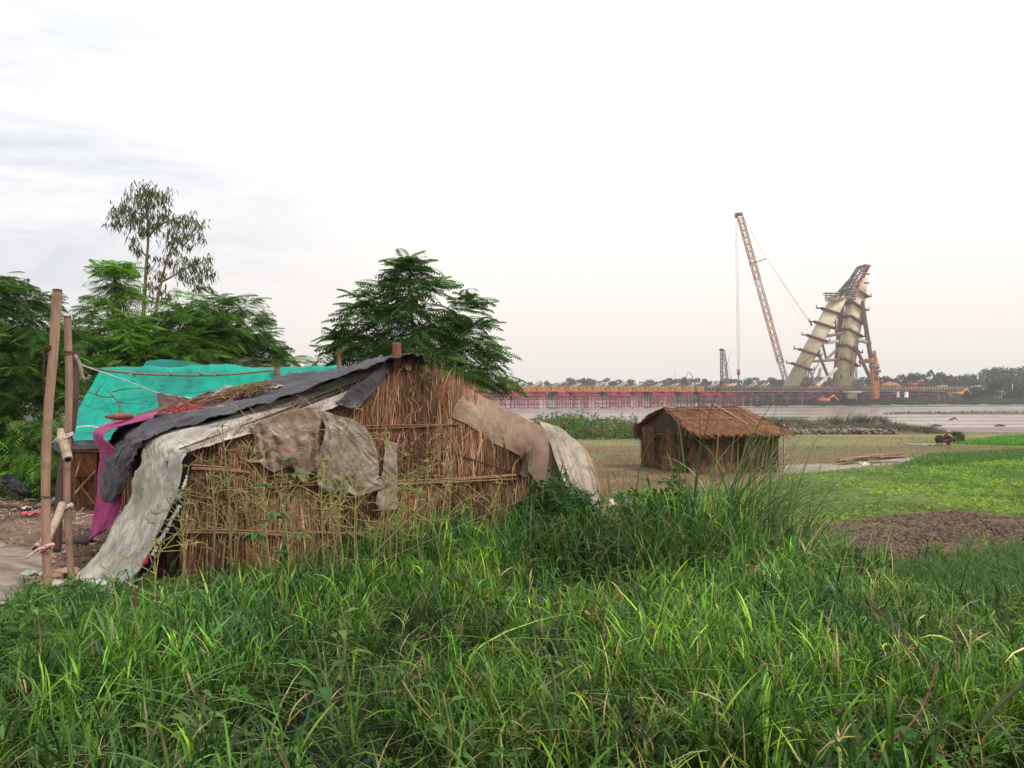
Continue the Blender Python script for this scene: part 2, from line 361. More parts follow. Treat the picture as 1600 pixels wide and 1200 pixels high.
def ground_sheet():
    ny, nx = 620, 520
    k = np.linspace(0, 1, ny); ys = -12 + 14*(np.exp(k*math.log((3000+14)/14.))-1)/1.0
    us = np.linspace(-1.25, 1.25, nx)
    Y = np.repeat(ys[:, None], nx, 1); X = (Y+16)*us[None]
    Z = gz(X, Y)
    px = 800 + X/np.maximum(Y, .5)*F
    nA = np.array([[fbm((X[i, j], Y[i, j], 0), .55 if Y[i, j] < 60 else .06, 3, 3.) for j in range(nx)] for i in range(ny)])
    nB = np.array([[fbm((X[i, j], Y[i, j], 0), 2.2 if Y[i, j] < 40 else .02, 2, 8.) for j in range(nx)] for i in range(ny)])
    near = np.clip((60-Y)/50, 0, 1)
    Z = Z + nB*.025*near + nA*.05*near
    C = np.zeros(X.shape+(3,)); 
    def setc(mask, c, a=.2):
        C[mask] = np.asarray(c)*(1+a*nA[mask])[:, None]*(1+.5*a*nB[mask])[:, None]
    setc(np.ones(X.shape, bool), (.075, .070, .035))
    field = (Y > 12) & (Y < 92); f1 = np.clip(.5+nA*.9+.3*np.sin(Y*.55), 0, 1)[..., None]
    fc = np.array([.17, .11, .068])*(1-f1)+np.array([.16, .155, .055])*f1
    C[field] = fc[field]
    g2 = field & (Y > 48); C[g2] = (np.array([.21, .185, .085])*(1+.25*nA[..., None]))[g2]
    Xn = X + nB*.18 + nA*.12; Yn = Y + nA*.25
    def pm(n): return inpoly(Xn, Yn, POLY[n])
    setc(pm('bare'), (.165, .105, .058), .45)
    setc(pm('crop'), (.11, .14, .035), .3); setc(pm('pale'), (.33, .28, .225), .2)
    setc(pm('brown'), (.115, .078, .05), .3); setc(pm('short'), (.07, .11, .03), .2)
    setc(pm('far_green'), (.09, .22, .03), .1)
    setc(pm('litter'), (.17, .105, .075), .45); setc(pm('path'), (.31, .245, .195), .12)
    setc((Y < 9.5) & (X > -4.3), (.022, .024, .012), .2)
    setc((Y >= 90) & (Y < 240), (.25, .19, .165), .2)
    s = shore(X); setc((Y > s-8) & (Y < s+22), (.30, .25, .21), .3); setc(Y >= s+22, (.10, .12, .07), .5)
    I = np.arange(ny*nx).reshape(ny, nx)
    Fq = np.stack([I[:-1, :-1], I[:-1, 1:], I[1:, 1:], I[1:, :-1]], -1).reshape(-1, 4)
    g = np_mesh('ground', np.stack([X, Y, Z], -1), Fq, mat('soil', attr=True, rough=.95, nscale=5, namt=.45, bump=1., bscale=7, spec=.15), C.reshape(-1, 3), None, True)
    tag(g, 'river plain of brown soil, fields and muddy banks', 'ground', kind='structure')
ground_sheet()
# water
def water():
    m = bpy.data.materials.new('river_water'); m.use_nodes = True; Nn = m.node_tree.nodes; Ll = m.node_tree.links
    p = Nn['Principled BSDF']; p.inputs['Base Color'].default_value = (.23, .185, .16, 1); p.inputs['Roughness'].default_value = .16
    t = Nn.new('ShaderNodeTexCoord'); mp_ = Nn.new('ShaderNodeMapping'); mp_.inputs['Scale'].default_value = (.05, .35, 1)
    Ll.new(t.outputs['Object'], mp_.inputs[0]); n_ = Nn.new('ShaderNodeTexNoise'); n_.inputs['Scale'].default_value = 1.6; n_.inputs['Detail'].default_value = 6
    Ll.new(mp_.outputs[0], n_.inputs['Vector']); b = Nn.new('ShaderNodeBump'); b.inputs['Strength'].default_value = .35; b.inputs['Distance'].default_value = .25
    Ll.new(n_.outputs['Fac'], b.inputs['Height']); Ll.new(b.outputs[0], p.inputs['Normal'])
    mp2 = Nn.new('ShaderNodeMapping'); mp2.inputs['Scale'].default_value = (.0035, .035, 1); Ll.new(t.outputs['Object'], mp2.inputs[0])
    n2 = Nn.new('ShaderNodeTexNoise'); n2.inputs['Scale'].default_value = 1.8; n2.inputs['Detail'].default_value = 4; Ll.new(mp2.outputs[0], n2.inputs['Vector'])
    mr = Nn.new('ShaderNodeMapRange'); mr.inputs[1].default_value = .38; mr.inputs[2].default_value = .62; mr.inputs[3].default_value = .07; mr.inputs[4].default_value = .42
    Ll.new(n2.outputs['Fac'], mr.inputs[0]); Ll.new(mr.outputs[0], p.inputs['Roughness'])
    x = np.linspace(-1400, 1400, 60); y = np.linspace(150, 1000, 40); X, Y = np.meshgrid(x, y); Z = np.full(X.shape, -10.)
    I = np.arange(X.size).reshape(X.shape); Fq = np.stack([I[:-1, :-1], I[:-1, 1:], I[1:, 1:], I[1:, :-1]], -1).reshape(-1, 4)
    tag(np_mesh('river_water', np.stack([X, Y, Z], -1), Fq, m), 'wide muddy river', 'water', kind='structure')
water()
def sandbar(x0, x1, y, wy, h, c, seed):
    nu, nv = 80, 14; V = []; 
    for i in range(nu):
        for j in range(nv):
            u = i/(nu-1); v = j/(nv-1)*2-1; x = x0+(x1-x0)*u
            ww = wy*(math.sin(math.pi*min(max(u, .02), .98))**.5)*(1+.5*fbm((x*.03, 0, 0), 1, 3, seed))
            zz = h*(1-v*v)*(.6+.8*abs(fbm((x*.08, v, 0), 1, 3, seed+2)))*math.sin(math.pi*u)**.4
            V.append((x, y+v*ww+8*fbm((x*.01, 3, 0), 1, 2, seed), -10.06+zz))
    I = np.arange(nu*nv).reshape(nu, nv); Fq = np.stack([I[:-1, :-1], I[1:, :-1], I[1:, 1:], I[:-1, 1:]], -1).reshape(-1, 4)
    o = np_mesh('sandbar', V, Fq, mat('mud', attr=True, rough=.85, nscale=.3, namt=.35, bump=.6, bscale=2), np.tile(c, (len(V), 1)), None, True)
    tag(o, 'low muddy sandbar in the river', 'sandbar', kind='structure'); return V
sandbar(70, 330, 262, 9, .25, (.28, .20, .17), 1.); sandbar(60, 260, 235, 5, .2, (.25, .19, .17), 2.)
sandbar(105, 190, 300, 3, .25, (.2, .16, .13), 3.); isl = sandbar(158, 330, 338, 7, 1.1, (.16, .13, .08), 4.)
sandbar(40, 400, 440, 8, .3, (.28, .22, .18), 5.); sandbar(150, 480, 405, 4, .3, (.26, .19, .16), 6.)
sandbar(-60, 60, 395, 5, .25, (.30, .24, .20), 7.)
# ================================================================== BRIDGE SITE
RED = (.50, .028, .065); MAR = (.36, .03, .08); ORG = (.75, .34, .08); CREAM = (.58, .52, .33); STEEL = (.10, .09, .095); PALE = (.62, .60, .50)
def bl(x): return 417 + .43*(x+33)
BD = Vector((1, .43, 0)).normalized(); BN = Vector((-BD.y, BD.x, 0))
def B(x, off=0, z=0): return Vector((x, bl(x), z)) + BN*off
bridge = empty('bridge', B(0, 0, -10), 'long unfinished bridge deck with orange edge girder on red trestles over the river', 'bridge')
b = Bag(); b.bar(B(-190, 0, 1.75), B(312, 0, 1.75), 15, .5, (.20, .19, .18)); b.build('deck', FAR, bridge)
b = Bag()
for off in (-8.2, 8.2):
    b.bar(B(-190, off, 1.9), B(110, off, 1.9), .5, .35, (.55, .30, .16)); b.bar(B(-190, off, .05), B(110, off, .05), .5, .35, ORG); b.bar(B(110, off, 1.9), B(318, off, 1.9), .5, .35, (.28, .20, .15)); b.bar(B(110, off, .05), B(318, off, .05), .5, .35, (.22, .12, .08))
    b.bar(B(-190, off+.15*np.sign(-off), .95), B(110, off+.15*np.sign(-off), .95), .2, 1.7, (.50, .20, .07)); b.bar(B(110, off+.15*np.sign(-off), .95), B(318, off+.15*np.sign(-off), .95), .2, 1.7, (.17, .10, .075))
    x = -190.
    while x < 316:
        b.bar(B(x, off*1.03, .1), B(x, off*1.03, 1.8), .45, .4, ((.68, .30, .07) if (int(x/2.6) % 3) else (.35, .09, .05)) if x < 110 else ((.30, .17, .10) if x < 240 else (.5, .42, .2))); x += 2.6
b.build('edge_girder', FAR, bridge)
b = Bag()
for off in (-5, 0, 5): b.bar(B(-190, off, -.1), B(318, off, -.1), 1., 1.0, (.30, .24, .16))
b.bar(B(-190, -7.2, -.45), B(318, -7.2, -.45), .4, .5, (.55, .50, .30)); b.build('longitudinal_beam', FAR, bridge)
xs = []; x = -150.
while x < 300: xs.append(x); x += random.choice([7.2, 8.0, 8.6, 9.4, 12.0]) if x < 110 else random.uniform(6.5, 8.5)
for i, x in enumerate(xs):
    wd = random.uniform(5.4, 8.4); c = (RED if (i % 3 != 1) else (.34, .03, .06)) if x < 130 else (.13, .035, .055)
    b = Bag(); top = -.7; zc = -2.55
    b.bar(B(x-wd/2, 0, zc), B(x+wd/2, 0, zc), 14.6, 1.1, c)
    b.bar(B(x-wd/2*.75, -5.5, zc+1.05), B(x+wd/2*.75, -5.5, zc+1.05), 3.2, .95, c); b.bar(B(x-wd/2*.75, 4.5, zc+1.05), B(x+wd/2*.75, 4.5, zc+1.05), 3.2, .95, c)
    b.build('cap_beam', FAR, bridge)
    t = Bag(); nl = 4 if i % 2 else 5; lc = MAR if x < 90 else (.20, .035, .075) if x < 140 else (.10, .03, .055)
    zb = max(float(gz(x, bl(x))), -10.6)
    legs = [x-wd/2+wd*k/(nl-1) for k in range(nl)]
    for off in (-6.6, 6.6):
        for lx in legs: t.bar(B(lx, off, zb-.5), B(lx, off, zc-.5), .38, .38, lc)
        for zz in (-5.0, -7.6): t.bar(B(legs[0], off, zz), B(legs[-1], off, zz), .28, .28, lc)
        if abs(off) > 5:
            for a_, b_ in zip(legs[:-1], legs[1:]):
                for z0, z1 in ((-3, -5), (-5, -7.6), (-7.6, -9.9)):
                    cc = (.42, .38, .38) if (i+int(a_)) % 6 == 0 else lc
                    t.bar(B(a_, off, z0), B(b_, off, z1), .13, .13, cc); t.bar(B(b_, off, z0), B(a_, off, z1), .13, .13, cc)
    for lx in legs: t.bar(B(lx, -6.6, -7.6), B(lx, 6.6, -3.2), .15, .15, lc)
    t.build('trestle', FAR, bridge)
    if zb < -9.5:
        f = Bag()
        f.bar(B(x-wd/2-.4, 0, -9.9), B(x+wd/2+.4, 0, -9.9), 15, .7, (.30, .26, .23)); f.build('footing', FAR, bridge)
x = -90.
while x < 158:
    b = Bag(); o_ = random.choice((-7.5, -6.5)); L0 = random.uniform(4.0, 6.0); h = random.uniform(2.0, 2.9)
    a0 = B(x, o_, 2.0); a1 = B(x+L0, o_, 2.0+h)
    b.bar(a0, a1, .28, .28, PALE); b.bar(B(x+1.4, o_, 2.0), B(x+L0-.1, o_, 2.0+h-.6), .22, .22, PALE); b.bar(a1, B(x+L0+1.3, o_, 2.0), .22, .22, (.35, .32, .25))
    for q in (.35, .6, .85): b.bar(a0.lerp(a1, q), B(x+1.4+(L0-1.5)*q, o_, 2.+(h-.6)*q), .14, .14, PALE)
    b.bar(a0+BN*3, a1+BN*3, .26, .26, PALE); b.bar(a1, a1+BN*3, .2, .2, PALE)
    b.build('formwork_frame', FAR, bridge); x += random.uniform(9, 14.5)
b = Bag(); x = -120.
while x < 316: b.bar(B(x, -8, 2.), B(x, -8, 2.95), .12, .12, (.45, .35, .25)); x += 3.2
b.bar(B(-120, -8, 2.9), B(316, -8, 2.9), .09, .09, (.45, .35, .25)); b.build('railing', FAR, bridge)
# pylon ---------------------------------------------------------------
def PX(px, py, d): return P(px, py, d)
pyl = empty('bridge_pylon', B(198, 0, 2), 'cream twin legged steel pylon leaning right with dark red collars, open cage at its top', 'bridge pylon')
UPY = (0, 1, 0)
def taper(bag, a, b_, w0, d0, w1, d1, C, xdir=Vector((1, 0, 0)), tv=(.45, .89, 0)):
    V = []
    for p, ww, dd in ((a, w0, d0), (b_, w1, d1)):
        t = Vector(tv).normalized()
        for i, j in ((-1, -1), (1, -1), (1, 1), (-1, 1)): V.append(tuple(p + xdir*i*ww/2 + t*j*dd/2))
    bag.add(V, [[0, 1, 2, 3], [7, 6, 5, 4], [0, 4, 5, 1], [1, 5, 6, 2], [2, 6, 7, 3], [3, 7, 4, 0]], C)
XA = Vector((.93, -.36, 0)).normalized()
la, lb = PX(1236, 603.5, 508), PX(1313, 463, 512); ra, rb = PX(1317, 603.5, 520), PX(1340, 452, 515)
b = Bag(); taper(b, la, lb, 9.0, 6, 10.2, 6.5, CREAM, XA); 
b.bar(la+Vector((-.5, -3.6, 10)).lerp(Vector((0, 0, 0)), 0), la.lerp(lb, .33)+Vector((1.2, -4.2, 0)), .7, .3, (.16, .14, .10)); b.build('pylon_leg', FAR, pyl)
b = Bag(); taper(b, ra, rb, 9.2, 6.5, 10.4, 6.5, CREAM, Vector((.93, .36, 0)), (-.36, .93, 0)); 
b.bar(ra.lerp(rb, .10)+Vector((2.2, -4.4, 0)), ra.lerp(rb, .34)+Vector((2.2, -4.6, 0)), .7, .3, (.2, .17, .12)); b.bar(ra+Vector((-3, -4.9, 5)), ra+Vector((-2.4, -4.9, 8)), 1.2, .4, (.12, .1, .08))
b.build('pylon_leg', FAR, pyl)
def ring(bag, c, ww, dd, tilt, C, s=.9, X_=XA, tv=(.45, .89, 0)):
    t = Vector(tv).normalized()
    cs = [c + X_*i*ww/2 + t*j*dd/2 + Vector((0, 0, -tilt*i)) for i, j in ((-1, -1), (1, -1), (1, 1), (-1, 1))]
    for k in range(4): bag.bar(cs[k], cs[(k+1) % 4], s, s*1.15, C)
    bag.bar(cs[0]-X_*3.4+Vector((0, 0, .4)), cs[0], .9, .9, (.15, .06, .06)); bag.bar(cs[0]-X_*3.2, cs[0]-X_*3.2+Vector((0, 0, 2.2)), .5, .5, STEEL)
    bag.bar(cs[1]+X_*2.6, cs[1], .9, .9, (.15, .06, .06)); bag.bar(cs[1]+X_*2.4, cs[1]+X_*2.4+Vector((0, 0, 1.8)), .5, .5, STEEL)
def onleg(a, b_, py):
    pa = HY-a.z/a.y*F; pb = HY-b_.z/b_.y*F; return a.lerp(b_, (py-pa)/(pb-pa))
for py in (487, 508, 529, 551, 573):
    b = Bag(); ring(b, onleg(la, lb, py), 11, 7.2, 2.0, (.13, .02, .035), 1.4); b.build('collar', FAR, pyl)
for py in (458, 479, 500, 520, 545, 566):
    b = Bag(); ring(b, onleg(ra, rb, py), 11, 7.8, 2.3, (.14, .02, .035), 1.4, Vector((.93, .36, 0)), (-.36, .93, 0)); b.build('collar', FAR, pyl)
b = Bag()   # working platforms at the leg tops
for (px, py, d) in ((1299, 458, 506), (1330, 455, 509)):
    for k in range(4): b.box(PX(px, py+k*3.6, d), (9-k*1.2, 5, .55), (.42, .36, .26)); 
    for q in (-3.4, 0, 3.4): b.bar(PX(px, py, d)+Vector((q, 0, 0)), PX(px, py+14, d)+Vector((q*.8, 0, 0)), .4, .4, (.35, .30, .22))
b.bar(PX(1290, 469, 505), PX(1334, 461, 509), 1.0, 1.6, (.66, .62, .52)); b.build('work_platform', FAR, pyl)
b = Bag()   # open cage that closes the two legs at the top
tl = [(1300, 467), (1316, 450), (1330, 434), (1340, 418), (1353, 413.5)]; tr = [(1331, 463), (1339, 450), (1345, 438), (1350, 426), (1357, 414)]
TL = [PX(a, c, 507) for a, c in tl]; TR = [PX(a, c, 507) for a, c in tr]; TLb = [PX(a+3, c, 518) for a, c in tl]; TRb = [PX(a+3, c, 518) for a, c in tr]
for ch, cc in ((TL, (.12, .10, .10)), (TR, (.34, .04, .07)), (TLb, (.14, .12, .12)), (TRb, (.30, .04, .06))):
    for a_, b_ in zip(ch[:-1], ch[1:]): b.bar(a_, b_, 1.1, 1.1, cc)
for i in range(len(TL)):
    for a_, b_ in ((TL[i], TR[i]), (TLb[i], TRb[i]), (TL[i], TLb[i]), (TR[i], TRb[i])): b.bar(a_, b_, .6, .6, (.4, .37, .34))
    if i < len(TL)-1:
        for q in (.25, .5, .75):
            b.bar(TL[i].lerp(TL[i+1], q), TR[i].lerp(TR[i+1], q), .45, .45, (.13, .11, .11)); b.bar(TL[i].lerp(TL[i+1], q), TLb[i].lerp(TLb[i+1], q), .4, .4, (.5, .47, .42))
        b.bar(TL[i], TR[i+1], .4, .4, STEEL)
b.bar(TL[0].lerp(TR[0], .4), TL[4].lerp(TR[4], .4), 1.5, .5, (.12, .10, .10)); b.bar(TL[0].lerp(TR[0], .7), TL[3].lerp(TR[3], .6), 1.2, .5, (.16, .05, .07))
b.bar(TL[0].lerp(TR[0], .35)+Vector((0, 1, 0)), TL[2].lerp(TR[2], .4)+Vector((0, 1, 0)), 5.5, .5, (.10, .085, .085))
for py in (428, 442): c_ = PX(1352 if py == 428 else 1351, py, 507); b.bar(c_, c_+Vector((3, 0, 0)), .9, .9, (.15, .05, .06))
b.build('top_cage', FAR, pyl)
b = Bag(); taper(b, PX(1337, 462, 514), PX(1349, 435, 514), 10.4, 6, 3.5, 5, CREAM, Vector((.93, .36, 0)), (-.36, .93, 0)); b.build('upper_leg', FAR, pyl)
PTAN = (.27, .19, .15)
def strut(a, c, r, col=PTAN, d=(514, 514), name='strut'):
    b = Bag(); b.tube([PX(a[0], a[1], d[0]), PX(c[0], c[1], d[1])], r, col, 8); b.build(name, FAR, pyl)
strut((1347, 470), (1367, 600), 1.5); strut((1336, 540), (1363, 598), 1.2); strut((1315, 478), (1305, 603), 1.9, (.30, .23, .19), (526, 526))
strut((1284, 527), (1319, 520), 1.0); strut((1276, 537), (1310, 533), 1.1, (.5, .47, .38)); strut((1340, 531), (1361, 536), 1.3, (.40, .32, .26))
strut((1262, 565), (1312, 562), .9, (.26, .14, .12)); strut((1276, 545), (1300, 603), 1.0); strut((1284, 533), (1291, 560), .8)
strut((1291, 562), (1309, 545), .9); strut((1277, 603), (1308, 575), 1.1, (.5, .45, .34)); strut((1306, 492), (1306, 520), .6, (.25, .04, .06))
strut((1262, 570), (1275, 603), .8, (.5, .46, .36)); strut((1282, 547), (1262, 572), .7, (.5, .46, .36)); strut((1240, 603), (1262, 575), .7, (.5, .46, .36)); strut((1343, 566), (1356, 563), 1.3, (.2, .05, .06))
b = Bag(); b.box(PX(1329, 617, 512), (6, 6, 5), (.5, .47, .36)); b.box(PX(1329, 612.5, 512), (10, 9, 1.4), (.55, .50, .38)); b.build('pier', FAR, pyl)
def lattice(bag, a, c, wd, n, chord, web, C, C2=None):
    a = Vector(a); c = Vector(c); t = (c-a).normalized(); s = t.cross(Vector((0, 1, 0))).normalized(); u = Vector((0, 1, 0))
    cor = [s*i*wd/2+u*j*wd/2 for i, j in ((-1, -1), (1, -1), (1, 1), (-1, 1))]
    for k in range(4): bag.bar(a+cor[k], c+cor[k], chord, chord, C)
    for i in range(n):
        p, q = a.lerp(c, i/n), a.lerp(c, (i+1)/n)
        for k in range(4):
            k2 = (k+1) % 4; cc = C2 if (C2 and i % 2) else C
            bag.bar(p+cor[k], p+cor[k2], web, web, cc)
            if i % 2: bag.bar(p+cor[k], q+cor[k2], web, web, cc)
            else: bag.bar(p+cor[k2], q+cor[k], web, web, cc)
def scaffold(px, y0, y1, d, wpx, C, label, name='scaffold_tower', cat='scaffold'):
    wd = wpx/F*d; b = Bag(); a = PX(px, y0, d); c = PX(px, y1, d); lattice(b, a, c, wd, max(3, int((c-a).length/4)), .5, .3, C)
    o = b.build(name, FAR); tag(o, label, cat); return o
scaffold(1258, 602.5, 572, 545, 8, (.16, .15, .15), 'dark scaffold tower standing between the two pylon legs')
scaffold(1335.5, 600, 566, 560, 5, (.40, .40, .38), 'thin grey scaffold tower behind the right pylon leg')
# orange mast at the right of the pylon
om = empty('orange_mast', PX(1367, 619, 500), 'tall orange lattice hoist mast at the right foot of the pylon', 'hoist mast')
b = Bag(); lattice(b, PX(1368, 622, 500), PX(1365, 560, 500), 3.0, 16, .8, .5, (.60, .26, .09), (.5, .18, .08)); b.build('mast', FAR, om)
b = Bag()
for px, py, sx, sz in ((1366, 572, 5, 2.2), (1370, 580, 4, 1.6), (1361, 566, 4, 1.2), (1369, 590, 3, 1.4)): b.box(PX(px, py, 499), (sx, 3.6, sz), (.20, .15, .16)); b.bar(PX(px-1, py, 498), PX(px+5, py-6, 498), .4, .4, (.4, .2, .12))
b.build('hoist_platform', FAR, om)
b = Bag(); lattice(b, PX(1367, 565, 500), PX(1366.5, 548, 500), 1.2, 6, .4, .25, (.45, .22, .14)); b.bar(PX(1363, 555, 500), PX(1369, 553, 500), .6, .6, (.3, .12, .1)); b.build('mast_top', FAR, om)
# big crawler crane
cr_ = empty('crawler_crane', PX(1231, 604, 530), 'very tall crane with red and white lattice boom leaning left beside the pylon', 'crane')
b = Bag(); f0, tp = PX(1229, 600, 530), PX(1157, 338, 530); nseg = 8
for i in range(nseg):
    cc = (.42, .16, .09) if i not in (0, 4) else (.42, .38, .33)
    if i == 0: lattice(b, f0, f0.lerp(tp, .125), 2.6, 4, .38, .25, (.45, .42, .38), cc)
    else: lattice(b, f0.lerp(tp, i/nseg), f0.lerp(tp, (i+1)/nseg), 3.2, 6, .42, .26, cc, (.50, .38, .30))
b.build('boom', FAR, cr_)
b = Bag(); b.box(PX(1155, 334.5, 530), (4.6, 3.2, 1.6), (.22, .12, .10)); b.bar(PX(1150, 335, 530), PX(1158, 331.5, 530), 1., .8, (.3, .15, .12)); b.box(PX(1151, 337, 530), (1.6, 1.6, 2), STEEL); b.build('boom_head', FAR, cr_)
b = Bag()
for k in (-.7, .1, .9): b.bar(PX(1150.8, 336, 530)+Vector((k, 0, 0)), PX(1154, 578, 530)+Vector((k*.9, 0, 0)), .14, .14, (.30, .27, .28))
b.build('hoist_rope', FAR, cr_)
b = Bag(); b.bar(PX(1154, 577, 530), PX(1154, 586, 530), 1.9, 1.2, (.42, .10, .14)); b.bar(PX(1154, 586, 530), PX(1154.4, 596, 530), .6, .6, (.08, .08, .09)); b.build('hook_block', FAR, cr_)
b = Bag(); b.bar(PX(1171, 413, 530), PX(1198, 404, 530), .6, .6, (.14, .14, .13)); b.build('mast_strut', FAR, cr_)
b = Bag()
for dx in (0, .6):
    b.bar(PX(1160, 337, 530)+Vector((dx, 0, 0)), PX(1198, 404, 530), .10, .10, (.45, .44, .42)); b.bar(PX(1198, 404, 530), PX(1266, 505, 536)+Vector((dx, 0, 0)), .13, .13, (.40, .39, .38))
b.bar(PX(1205, 425, 530), PX(1263, 517, 536), .07, .07, (.5, .5, .48)); b.bar(PX(1266, 502, 536), PX(1269, 509, 536), .8, .8, (.12, .11, .11)); b.bar(PX(1266, 505, 536), PX(1285, 590, 540), .1, .1, (.4, .4, .4))
b.build('pendant_line', FAR, cr_)
b = Bag(); c0 = PX(1248, 600, 534); b.box(c0+Vector((0, 0, .6)), (14, 6, 3.4), (.45, .20, .10)); b.box(c0+Vector((0, 0, -1.6)), (10, 3, 1.6), (.06, .06, .06)); b.bar(PX(1230, 601, 530), PX(1237, 590, 530), .8, .8, (.1, .1, .1)); b.bar(PX(1262, 600, 534), PX(1283, 560, 540), .7, .7, (.35, .34, .3)); b.build('crane_house', FAR, cr_)
def small_crane(px, py, tx, ty, d, C, label, wd=1.2, top2=None):
    r = empty('distant_crane', PX(px, py, d), label, 'crane'); b = Bag()
    lattice(b, PX(px, py, d), PX(tx, ty, d), wd, 14, .38, .22, C); b.build('boom', FAR, r)
    b = Bag(); b.box(PX(px+2, py+.5, d), (6, 4, 2.6), (.45, .28, .10)); b.box(PX(px+2, py+2.2, d), (7, 5, 1.4), (.05, .05, .05)); b.build('crane_house', FAR, r)
    b = Bag(); b.bar(PX(tx, ty, d), PX(px+7, py-2, d), .12, .12, (.3, .3, .3)); b.bar(PX(tx, ty, d), PX(tx-.5, ty+8, d), .12, .12, (.25, .25, .25)); b.build('rope', FAR, r)
    return r
r = small_crane(1137, 602, 1131.5, 547, 560, (.33, .30, .30), 'thin grey twin mast piling crane far left of the tall crane')
b = Bag(); lattice(b, PX(1128, 602, 560), PX(1127.5, 547, 560), 1.5, 16, .4, .25, (.22, .18, .20)); b.box(PX(1127.5, 546.5, 560), (2.6, 2, 1.6), (.08, .07, .07)); b.build('leader_mast', FAR, r)
b = Bag(); b.bar(PX(1132, 549, 560), PX(1140, 598, 560), .13, .13, (.4, .4, .4)); b.bar(PX(1132, 549, 560), PX(1144, 592, 560), .1, .1, (.4, .4, .4)); b.build('rope', FAR, r)
small_crane(1276, 600, 1282, 575, 600, (.35, .33, .32), 'small grey crane with upright boom seen between the pylon legs')
small_crane(1470, 604, 1454, 578, 600, (.07, .07, .08), 'dark distant crane with boom leaning left before the woods', .9)
small_crane(1528, 604, 1540, 583, 640, (.10, .10, .11), 'dark distant crane with boom leaning right at far right', .9)
# machinery and heaps beyond the deck
def heap(px0, px1, yt, yb, d, c, name, label, cat, seed=0):
    a, b_ = PX(px0, yb, d), PX(px1, yb, d); rv, rf = rock_template(seed, 3); V = rv.copy(); V[:, 2] = np.abs(V[:, 2])
    w_ = (b_.x-a.x)/2; h = (yb-yt)/F*d; V = V*np.array([w_*.95, w_*.6, h*.9]); V[:, 2] += np.array([.10*h*fbm(v, .6, 3, seed+3) for v in V])
    V += np.array([(a.x+b_.x)/2, d, a.z-.3]); o = np_mesh(name, V, rf, STONE, np.tile(c, (len(V), 1))); tag(o, label, cat); return o
heap(1376, 1408, 597, 604, 560, (.42, .17, .06), 'soil_heap', 'orange brown earth heap beyond the deck, right of the orange mast', 'earth heap', 2)
heap(1384, 1396, 595.5, 602, 566, (.40, .17, .07), 'soil_heap', 'smaller orange heap peeping over the larger earth heap', 'earth heap', 4)
def digger(px, py, d, c, label):
    r = empty('excavator', PX(px, py, d), label, 'excavator'); q = PX(px, py, d)
    b = Bag(); b.box(q+Vector((0, 0, 1.6)), (6, 3, 1.8), c); b.box(q+Vector((-1.5, 0, 3.0)), (2.2, 2.2, 1.6), (.12, .12, .12)); b.build('body', FAR, r)
    b = Bag(); b.box(q+Vector((0, 0, .4)), (6, 3.4, .9), (.05, .045, .04)); b.build('track', FAR, r)
    b = Bag(); b.bar(q+Vector((2.4, 0, 2)), q+Vector((6, 0, 4.4)), .8, .8, c); b.bar(q+Vector((6, 0, 4.4)), q+Vector((9, 0, 1.2)), .6, .6, c); b.build('arm', FAR, r)
digger(1287, 629, 478, (.62, .17, .05), 'orange excavator on the muddy bank below the pylon')
digger(1497, 618, 540, (.62, .26, .06), 'orange excavator among the shrubs on the far right bank')
digger(1425, 604, 575, (.5, .08, .06), 'dark red machine parked at the right end of the deck')
for i, (px, py, c, lb_) in enumerate(((1416, 617, (.65, .68, .72), 'pale tank standing under the right end of the deck'), (1403, 617, (.6, .5, .5), 'small pinkish drum under the right end of the deck'))):
    b = Bag(); q = PX(px, py, 520); b.tube([q-Vector((0, 0, 1.6)), q+Vector((0, 0, 1.7)), q+Vector((0, 0, 2.0))], [1.2-.4*i, 1.2-.4*i, .6], c, 10); tag(b.build('storage_tank', FAR), lb_, 'tank')
b = Bag(); q = PX(1582, 614, 560); b.bar(q-Vector((0, 0, 3)), q+Vector((0, 0, 6)), .35, .35, (.6, .6, .58)); b.box(q+Vector((0, 0, 6.2)), (1.4, .6, .4), (.6, .6, .6)); tag(b.build('lamp_mast', FAR), 'thin pale mast among dark trees at far right', 'mast')
# ================================================================== FAR VEGETATION
def clump_cloud(centers, radii, n_each, qs, c, parent_bag):
    for (cx, cy, cz), (rx, ry, rz) in zip(centers, radii):
        u = rng.normal(size=(n_each, 3)); u /= np.linalg.norm(u, axis=1, keepdims=True); rr = rng.uniform(.45, 1.0, (n_each, 1))**.5
        p = np.array([cx, cy, cz]) + u*rr*np.array([rx, ry, rz])
        col = vary(c, n_each, .35)*1.0
        V, Fq, C = inst(QV, QF, p, rng.uniform(0, 6.28, n_each), rng.uniform(-1, 1, n_each), rng.uniform(-1, 1, n_each), rng.uniform(.6, 1.3, n_each)*qs, col)
        parent_bag.add(V, Fq, C)
bag = Bag()
SK = ([-400, 700, 760, 790, 840, 900, 960, 1000, 1060, 1180, 1230, 1330, 1360, 1375, 1400, 1450, 1500, 1530, 1560, 1600, 1900], [590, 597, 598, 593, 599, 590, 593, 597, 592, 592, 590, 592, 586, 592, 588, 581, 583, 580, 574, 573, 572])
px = -260.
